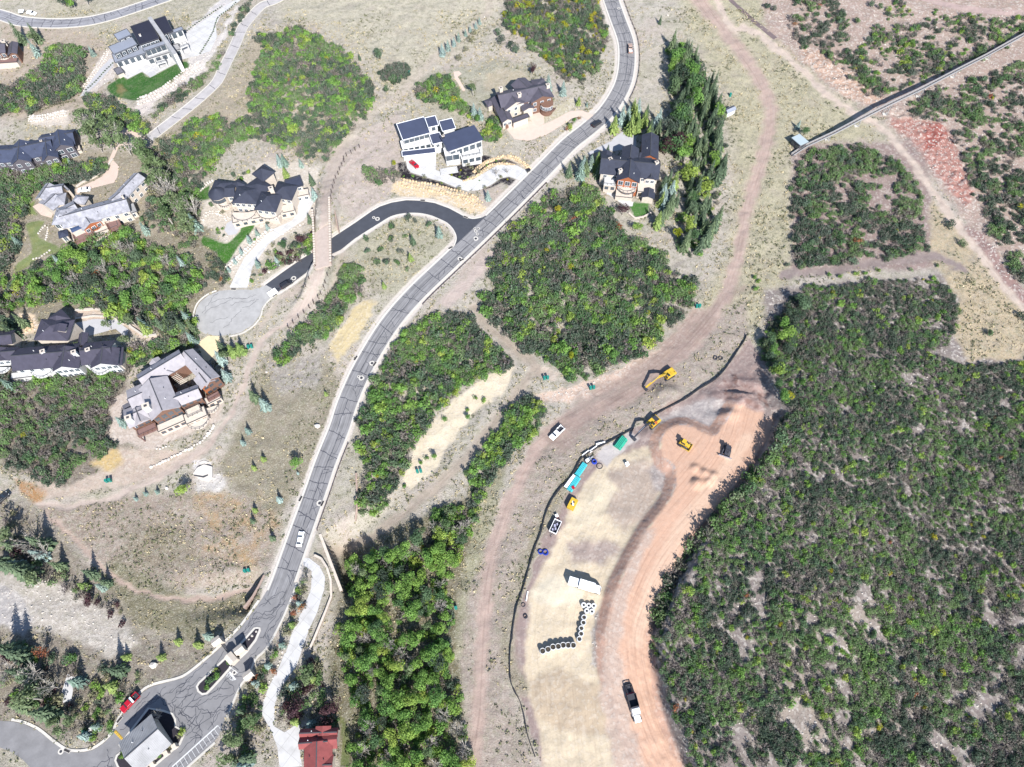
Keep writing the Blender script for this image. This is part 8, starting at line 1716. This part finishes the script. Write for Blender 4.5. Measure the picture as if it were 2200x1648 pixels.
car(TL((50, 270))[0], TL((0, 310))[0], 'dark car with white roof cut by the left edge', P_BLACK, 'suv', 'dark_car')
tr_ = car(T4((742, 480))[0], T4((748, 560))[0], 'beige pickup truck with loaded bed climbing the upper road', P_BEIGE, 'pickup', 'beige_truck')
for x, y_, s_ in ((-1.2, .4, .5), (-1.7, -.4, .6), (-2.3, .3, .55), (-2.3, -.5, .4)): MB().box((x, y_, .95), (s_, s_, .5)).build('crate', P_WHITE, tr_)
wp = car(TP((308, 820))[0], TP((395, 735))[0], 'white work pickup parked on the dirt ski run', P_WHITE, 'pickup', 'white_pickup')
for s_ in (-1, 1): MB().box((-1.75, s_ * .88, 1.28), (2.3, .3, .35)).build('side_box', P_WHITE, wp)
rk = MB(); [rk.bar((x, -.9, 1.95), (x, .9, 1.95), .08) for x in (-.6, -1.7, -2.8)]; rk.build('rack', P_DARK, wp)
def trailer(f, r, label, w, bed_m, rim_m, deep=.6, deck=None, name='trailer'):
    c, a, L = heading(f, r); e = empty(name, c + Vector((0, 0, .06)), a, label, 'trailer'); l2 = L / 2; mb = MB()
    for cc, dd in (((0, w / 2, .65 + deep / 2), (L, .12, deep)), ((0, -w / 2, .65 + deep / 2), (L, .12, deep)), ((l2 - .06, 0, .65 + deep / 2), (.12, w - .14, deep)), ((-l2 + .06, 0, .65 + deep / 2), (.12, w - .14, deep))): mb.box(cc, dd)
    mb.build('sides', rim_m, e); MB().box((0, 0, .62), (L - .02, w - .02, .12)).build('bed', bed_m, e); wheelset(e, (-.45, .45), w / 2 + .18, .34, .22); tb = MB().bar((l2, -.5, .55), (l2 + 1.4, 0, .55), .1).bar((l2, .5, .55), (l2 + 1.4, 0, .55), .1); tb.build('tongue', P_DARK, e); return e
e = trailer(T7((945, 1480))[0], T7((865, 1535))[0], 'white flat trailer behind the black parked car', 2.3, P_WHITE, P_WHITE, .15)
e = trailer(T1((255, 130))[0], T1((205, 135))[0], 'small white trailer behind the white car on the top road', 1.9, P_WHITE, P_WHITE, .3)
e = trailer(TP((318, 1560))[0], TP((362, 1465))[0], 'dump trailer with dark bed and white rim on the construction site', 2.3, P_DARK, P_WHITE, .9, name='dump_trailer')
for x, y_, s_ in ((.6, .3, .7), (-.2, -.3, .8), (-.9, .2, .6), (1.2, -.4, .6)): MB().box((x, y_, .95), (s_, s_ * .7, .5), .5).build('load', mat('pale_load', C(190, 190, 214), .8, .3, 3), e)
# excavators
def excavator(body, bucket, label, top_m, deck_m):
    c0 = P3(*body); b0 = P3(*bucket); d = b0 - c0; a = math.atan2(d.y, d.x); Rr = min(10.5, math.hypot(d.x, d.y)); e = empty('excavator', c0, a, label, 'excavator')
    for s_ in (-1, 1):
        tb = MB(); prof = [(-1.9, .12), (-1.5, 0), (1.5, 0), (1.9, .12), (2.1, .5), (1.8, .9), (-1.8, .9), (-2.1, .5)]; n = 8
        tb.add([(x, s_ * 1.25 - .3, z) for x, z in prof] + [(x, s_ * 1.25 + .3, z) for x, z in prof], [tuple(range(n)), tuple(range(2 * n - 1, n - 1, -1))] + [(i, n + i, n + (i + 1) % n, (i + 1) % n) for i in range(n)]); fixn(tb.build('track', P_DARK, e))
    MB().tube((0, 0, .7), (0, 0, 1.1), .9, None, 14).build('turntable', P_DARK, e)
    slab(e, 'house', [(-2.7, 1.1), (1.5, 1.1), (1.5, 1.7), (-.4, 2.1), (-2.5, 2.15), (-2.7, 1.6)], 2.9, top_m, .1, .08); MB().box((-1.5, -.2, 2.2), (1.5, 1.9, .14)).build('engine_cover', deck_m, e); MB().tube((-1.9, .8, 2.2), (-1.9, .8, 2.7), .09, None, 8).build('exhaust', P_DARK, e)
    cab = slab(e, 'cab', [(.1, 1.15), (1.6, 1.15), (1.5, 2.1), (1.2, 2.9), (.15, 2.9)], 1.05, top_m, .05, .05); cab.location = (0, .9, 0); MB().box((.72, .9, 2.93), (.8, .75, .06)).build('roof_window', M_CARGLASS, e); MB().box((1.52, .9, 2.1), (.08, .85, 1.1)).build('front_window', M_CARGLASS, e)
    k = Vector((Rr * .5, -.2, 4.4)); t_ = Vector((Rr * .93, -.2, 1.9)); mb = MB().bar((.9, -.2, 1.9), k * .55 + Vector((.4, -.09, 1.2)), .5, .75).bar(k * .55 + Vector((.4, -.09, 1.2)), k, .55, .85); mb.build('boom', P_DARK if deck_m is P_DARK else top_m, e)
    MB().bar(k + Vector((-.4, 0, .2)), t_, .45, .7).build('stick', P_DARK if deck_m is P_DARK else top_m, e); MB().bar((1.2, .15, 2.3), k * .7 + Vector((0, 0, .9)), .14).build('boom_cylinder', M_CHROME, e); MB().bar(k + Vector((-.3, .05, .6)), (k + t_) / 2 + Vector((.3, 0, .45)), .13).build('stick_cylinder', M_CHROME, e)
    bk = slab(e, 'bucket', [(Rr * .93 - .15, 1.95), (Rr * .93 + .55, 1.5), (Rr * .93 + .3, .35), (Rr * .93 - .55, .2), (Rr * .93 - .75, .75), (Rr * .93 - .3, 1.0)], 1.3, P_DARK, 0, .03)
    for q in range(4): MB().box((Rr * .93 - .72, -.5 + q * .33, .3), (.3, .12, .1)).build('tooth', P_DARK, bk)
    return e
excavator(TP((1222, 322))[0], TP((1022, 448))[0], 'yellow excavator with its bucket reaching down left over the brown heaps', P_YEL, P_YEL)
e2 = excavator(TP((1100, 700))[0], TP((945, 835))[0], 'excavator with grey engine deck digging at the silt fence', P_YEL, P_DARK); MB().box((-.2, .95, 2.3), (1.0, .9, .3)).build('side_cover', P_ORANGE, e2)
# dozer and compact loader
def dozer(rear, front, label, m, blade_m, bw, name='bulldozer'):
    c, a, L = heading(front, rear); e = empty(name, c, a, label, 'bulldozer')
    for s_ in (-1, 1):
        tb = MB(); prof = [(-1.7, .15), (-1.3, 0), (1.2, 0), (1.6, .2), (1.6, .6), (.2, 1.15), (-1.4, .95), (-1.8, .6)]; n = 8
        tb.add([(x, s_ * 1.0 - .28, z) for x, z in prof] + [(x, s_ * 1.0 + .28, z) for x, z in prof], [tuple(range(n)), tuple(range(2 * n - 1, n - 1, -1))] + [(i, n + i, n + (i + 1) % n, (i + 1) % n) for i in range(n)]); fixn(tb.build('track', P_DARK, e)); MB().bar((-.5, s_ * 1.38, .6), (2.2, s_ * 1.38, .5), .16).build('push_arm', m, e)
    slab(e, 'hood', [(.2, .7), (1.8, .7), (1.8, 1.5), (.2, 1.75)], 1.2, m, .06, .06); slab(e, 'rear_body', [(-1.8, .7), (.2, .7), (.2, 1.5), (-1.6, 1.5)], 1.5, m, .05, .06); slab(e, 'cab', [(-1.1, 1.5), (.25, 1.5), (.1, 2.75), (-1.0, 2.75)], 1.3, P_DARK, .1, .05); MB().box((-.45, 0, 2.79), (1.3, 1.4, .08)).build('cab_roof', m if m is P_YEL else P_DARK, e); MB().tube((1.1, .3, 1.6), (1.1, .3, 2.4), .08, None, 8).build('exhaust', P_DARK, e)
    slab(e, 'blade', [(2.15, .05), (2.45, .0), (2.3, .55), (2.45, 1.15), (2.2, 1.1), (2.1, .55)], bw, blade_m, 0, .02); MB().bar((-1.8, 0, .8), (-2.5, 0, .5), .3).build('ripper', P_DARK, e); return e
dozer(TP((1695, 868))[0], TP((1672, 958))[0], 'dark bulldozer with a wide pale blade on the red fill', P_DARK, M_CHROME, 4.2)
dozer(TP((1305, 838))[0], TP((1400, 892))[0], 'small yellow bulldozer on the red pad', P_YEL, P_YEL, 2.6)
# white box truck with equipment trailer
c, a, L = heading(TQ((1350, 1072))[0], TQ((1112, 1000))[0]); e = empty('box_truck', c, a, 'white box truck with a low service trailer parked across the tan plateau', 'truck'); l2 = L / 2
slab(e, 'cab', [(l2 - 2.0, .5), (l2, .5), (l2, 1.3), (l2 - .5, 2.3), (l2 - 2.0, 2.4)], 2.2, P_WHITE, .08, .08); MB().box((l2 - .2, 0, 1.85), (.1, 1.8, .7)).build('windscreen', M_CARGLASS, e); MB().box((l2 - 4.4, 0, 1.9), (4.6, 2.4, 2.6)).build('box_body', P_WHITE, e, .05); MB().box((l2 - 4.4, 0, 3.22), (.12, 2.42, .06)).build('roof_seam', P_DARK, e)
MB().box((l2 - 8.4, 0, 1.5), (2.9, 2.3, 2.0)).build('generator', P_WHITE, e, .05); fb = MB().box((0, 0, .6), (L, 1.0, .25)); fb.build('chassis', P_DARK, e); wheelset(e, (l2 - 1.1, l2 - 5.4, -l2 + 1.4), 1.02, .48, .32)
for x in (-l2 + .6, -l2 + 1.8): MB().box((x, .3, 1.1), (.7, 1.1, .8)).build('tool_chest', P_WHITE, e)
# dump truck
c, a, L = heading(TB2((1668, 1268))[0], TB2((1578, 935))[0]); e = empty('dump_truck', c, a, 'dump truck with white cab and dark empty bed driving down the red haul road', 'dump truck'); l2 = L / 2
slab(e, 'hood', [(l2 - 1.9, .7), (l2, .7), (l2, 1.4), (l2 - .4, 1.7), (l2 - 1.9, 1.85)], 1.9, P_WHITE, .12, .1); slab(e, 'cab', [(l2 - 3.6, .7), (l2 - 1.8, .7), (l2 - 1.8, 1.8), (l2 - 2.2, 2.8), (l2 - 3.6, 2.9)], 2.3, P_WHITE, .1, .08); MB().add([(l2 - 1.74, -.95, 1.9), (l2 - 1.74, .95, 1.9), (l2 - 2.1, .9, 2.7), (l2 - 2.1, -.9, 2.7)], [(0, 1, 2, 3)]).build('windscreen', M_CARGLASS, e); MB().box((l2 - 2.8, 0, 2.95), (1.0, 1.4, .1)).build('roof_fairing', P_WHITE, e)
x0, x1 = -l2 + 2.9, l2 - 4.0; bx = MB()
for cc, dd in ((((x0 + x1) / 2, 1.2, 1.9), (x1 - x0, .12, 1.5)), (((x0 + x1) / 2, -1.2, 1.9), (x1 - x0, .12, 1.5)), ((x1, 0, 2.0), (.12, 2.3, 1.7)), ((x0, 0, 1.8), (.12, 2.3, 1.2)), (((x0 + x1) / 2, 0, 1.15), (x1 - x0, 2.3, .12))): bx.box(cc, dd)
bx.build('dump_bed', P_DARK, e); MB().box((x1 + .35, 0, 2.75), (.7, 2.3, .12)).build('cab_shield', P_DARK, e); MB().box((x0 - .25, 0, 1.5), (.3, 2.3, .9)).build('tailgate', P_RED, e); MB().box((0, 0, .85), (L - 1.4, .9, .25)).build('chassis', P_DARK, e); wheelset(e, (l2 - 1.0, x0 + 1.6, x0 + .3), 1.0, .52, .4)
ar = MB(); [ar.bar((x0 - .3, s_ * .9, 2.2), (-l2 + .3, s_ * .9, 1.4), .22) for s_ in (-1, 1)]; ar.bar((-l2 + .4, -1.0, 1.4), (-l2 + .4, 1.0, 1.4), .2); ar.build('trailing_arm', P_DARK, e); o_ = MB().tube((-l2 + .5, -1.0, .45), (-l2 + .5, 1.0, .45), .45, None, 12).build('trailing_axle', M_TYRE, e); [MB().tube((l2 - 3.75, s_ * 1.05, 1.0), (l2 - 3.75, s_ * 1.05, 3.2), .09, None, 8).build('exhaust', M_CHROME, e) for s_ in (-1, 1)]
# ================================================================ BUILDING SITE STORES
M_PIPEC = mat('white_concrete_pipe', C(244, 244, 244), .85, .06, 2, .1)
def crings(pts, r_, hgt, hole, lab, grp):
    for k, (x, y) in enumerate(pts):
        p = P3(*TQ((x, y))[0], hgt * .8); o = MB().ring((0, 0, 0), r_ * hole, r_, hgt, 20).build('concrete_ring', M_PIPEC); o.location = p; tag(o, lab, 'concrete ring', grp)
        lip = MB().ring((0, 0, hgt - .001), r_ * hole + .08, r_ * .9, .08, 20).build('lip', M_PIPEC, o)
crings([(1207, 1190), (1250, 1195), (1293, 1197), (1233, 1240), (1277, 1245)], .78, 1.2, .42, 'narrow mouthed white concrete manhole cone in the cluster below the box truck', 'cluster of white concrete cones')
crings([(1210, 1295), (1205, 1340), (1187, 1388), (1185, 1435), (1170, 1480)], .80, 1.3, .70, 'white concrete manhole ring in the slanting column of five', 'column of white concrete rings')
crings([(857, 1583), (903, 1568), (945, 1548), (990, 1543), (1032, 1533), (1075, 1533), (1118, 1533)], .86, 1.6, .84, 'open white concrete manhole ring in the row of seven on the tan plateau', 'row of open white concrete rings')
def pipe_stack(a_, b_, label, m, n, r_, rows=2, cat='pipes', strap=True, name='pipe_bundle'):
    c, a, L = heading(a_, b_); e = empty(name, c, a, label, cat)
    for j in range(rows):
        for k in range(n - j):
            y_ = (k - (n - j - 1) / 2) * r_ * 2.04; z = r_ + j * r_ * 1.75; MB().tube((-L / 2, y_, z), (L / 2, y_, z), r_, None, 10).build('pipe', m, e)
    if strap:
        for x in (-L * .3, L * .3): MB().box((x, 0, r_ * (1 + .9 * rows)), (.12, r_ * 2 * n + .1, .05)).build('strap', P_DARK, e)
    return e
pipe_stack(TP((822, 890))[0], TP((880, 812))[0], 'stack of green plastic pipes on the pale gravel pad', P_GREEN, 6, .24, 3); pipe_stack(TP((572, 1012))[0], TP((508, 1105))[0], 'upper bundle of turquoise pipes along the silt fence', P_CYAN, 5, .2, 2); pipe_stack(TP((520, 1120))[0], TP((448, 1225))[0], 'lower bundle of turquoise pipes along the silt fence', P_CYAN, 5, .2, 2); pipe_stack(TP((488, 1105))[0], TP((418, 1200))[0], 'bundle of white pipes beside the lower turquoise bundle', P_WHITE, 4, .18, 2)
for k, (a_, b_) in enumerate((((660, 862), (730, 847)), ((610, 918), (664, 878)), ((550, 952), (604, 912)))): 
    c, a, L = heading(TP(a_)[0], TP(b_)[0]); e = empty('road_barrier', c, a, ('upper', 'middle', 'lower')[k] + ' white barrier of the three beside the silt fence', 'barrier'); slab(e, 'base', [(-L / 2, 0), (L / 2, 0), (L / 2, .35), (-L / 2, .35)], .8, P_WHITE, .15, .02); MB().box((0, 0, .7), (L, .3, .7), 0, (1, .7)).build('upstand', P_WHITE, e)
o = None
def coil(px, py, r_, t_, m, lab, n=2, tilt=0.0, name='hose_coil'):
    p = P3(px, py); e = empty(name, p, 0, lab, 'hose')
    for k in range(n): o = MB().torus((br_.uniform(-.12, .12), br_.uniform(-.12, .12), t_ + k * t_ * 1.7), r_ * (1 - .1 * k), t_, 20, 6).build('loop', m, e); o.rotation_euler = (tilt, 0, 0)
coil(*TP((645, 997))[0], .75, .16, P_BLUE, 'blue hose coil beside the pump equipment', 3); coil(*TQ((838, 738))[0], .75, .1, P_BLUE, 'left blue pipe coil by the silt fence', 3); coil(*TQ((880, 742))[0], .85, .1, P_BLUE, 'right blue pipe coil by the silt fence', 3); coil(*TP((688, 1030))[0], 1.0, .07, P_DARK, 'loose black hose loop right of the blue coil', 2); coil(*TP((1600, 180))[0], .7, .12, P_DARK, 'left black tyre shaped coil on the grassy verge', 2); coil(*TP((1640, 181))[0], .7, .12, P_DARK, 'right black tyre shaped coil on the grassy verge', 2); coil(*TQ((690, 1187))[0], .6, .07, P_DARK, 'black hose coil beside the white pipe', 2); coil(*TQ((708, 1285))[0], .6, .08, P_DARK, 'lower black hose coil inside the silt fence', 3)
# pump skid, yellow tank, crates
p = P3(*TP((600, 985))[0]); e = empty('pump_skid', p, R(35), 'grey pump skid with pipe fittings at the head of the turquoise pipes', 'pump'); MB().box((0, 0, .15), (2.6, 1.5, .2)).build('skid', P_DARK, e); MB().box((-.5, 0, .8), (1.1, .9, 1.1)).build('engine', P_WHITE, e, .05); MB().tube((.7, -.5, .6), (.7, .6, .6), .3, None, 12).build('pump_casing', M_CHROME, e); MB().tube((.7, 0, .6), (1.9, 0, .6), .18, None, 10).build('outlet', M_CHROME, e)
p = P3(*TP((475, 1330))[0], .8); e = empty('yellow_tank', p, R(28), 'yellow steel tank box with two dark hatches beside the silt fence', 'tank'); c, a, L = heading(TP((440, 1365))[0], TP((510, 1295))[0]); e.rotation_euler = (0, 0, a + R(18))
MB().box((0, 0, .9), (3.6, 2.3, 1.7)).build('shell', P_YEL, e, .06); [MB().tube((x, y_, 1.75), (x, y_, 1.86), .3, None, 12).build('hatch', P_DARK, e) for x, y_ in ((-.5, .15), (.35, -.2))]; MB().box((-.1, .1, 1.765), (1.5, .5, .03), .5).build('label_plate', P_WHITE, e); [MB().box((x, 0, .05), (.3, 2.1, .15)).build('skid', P_DARK, e) for x in (-1.3, 1.3)]
for (px, py), lab, m_, s_ in ((TP((902, 1020))[0], 'white plastic tote standing alone on the tan plateau', P_WHITE, 1.1), (TP((350, 1425))[0], 'small white drum above the dump trailer', P_WHITE, .9), (TP((352, 1452))[0], 'rusty red pump box above the dump trailer', mat('rust_box', C(170, 84, 66), .7, .2), .8), (TP((480, 1205))[0], 'red steel stand at the end of the lower turquoise bundle', P_RED, .9)):
    p = P3(px, py); e = empty('site_crate', p, .4, lab, 'crate'); MB().box((0, 0, s_ * .5), (s_, s_, s_), 0, (.95, .95)).build('crate_body', m_, e, .04); MB().box((0, 0, s_ + .04), (s_ * 1.02, s_ * 1.02, .07)).build('lid', m_, e)
e = pipe_stack(TQ((730, 1075))[0], TQ((716, 1158))[0], 'single long white pipe lying inside the silt fence', P_WHITE, 1, .2, 1, 'pipe', False, 'white_pipe')
# bins at the drive mouth
for k, (x, y) in enumerate(((1615, 240), (1632, 232))): p = P3(*T8((x, y))[0]); e = empty('wheelie_bin', p, .6, ('left', 'right')[k] + ' black wheelie bin at the mouth of the curved white drive', 'bin'); MB().box((0, 0, .55), (.75, .75, 1.1), 0, (1.15, 1.15)).build('bin_body', P_BLACK, e); MB().box((0, 0, 1.15), (.9, .95, .1)).build('lid', P_BLACK, e)
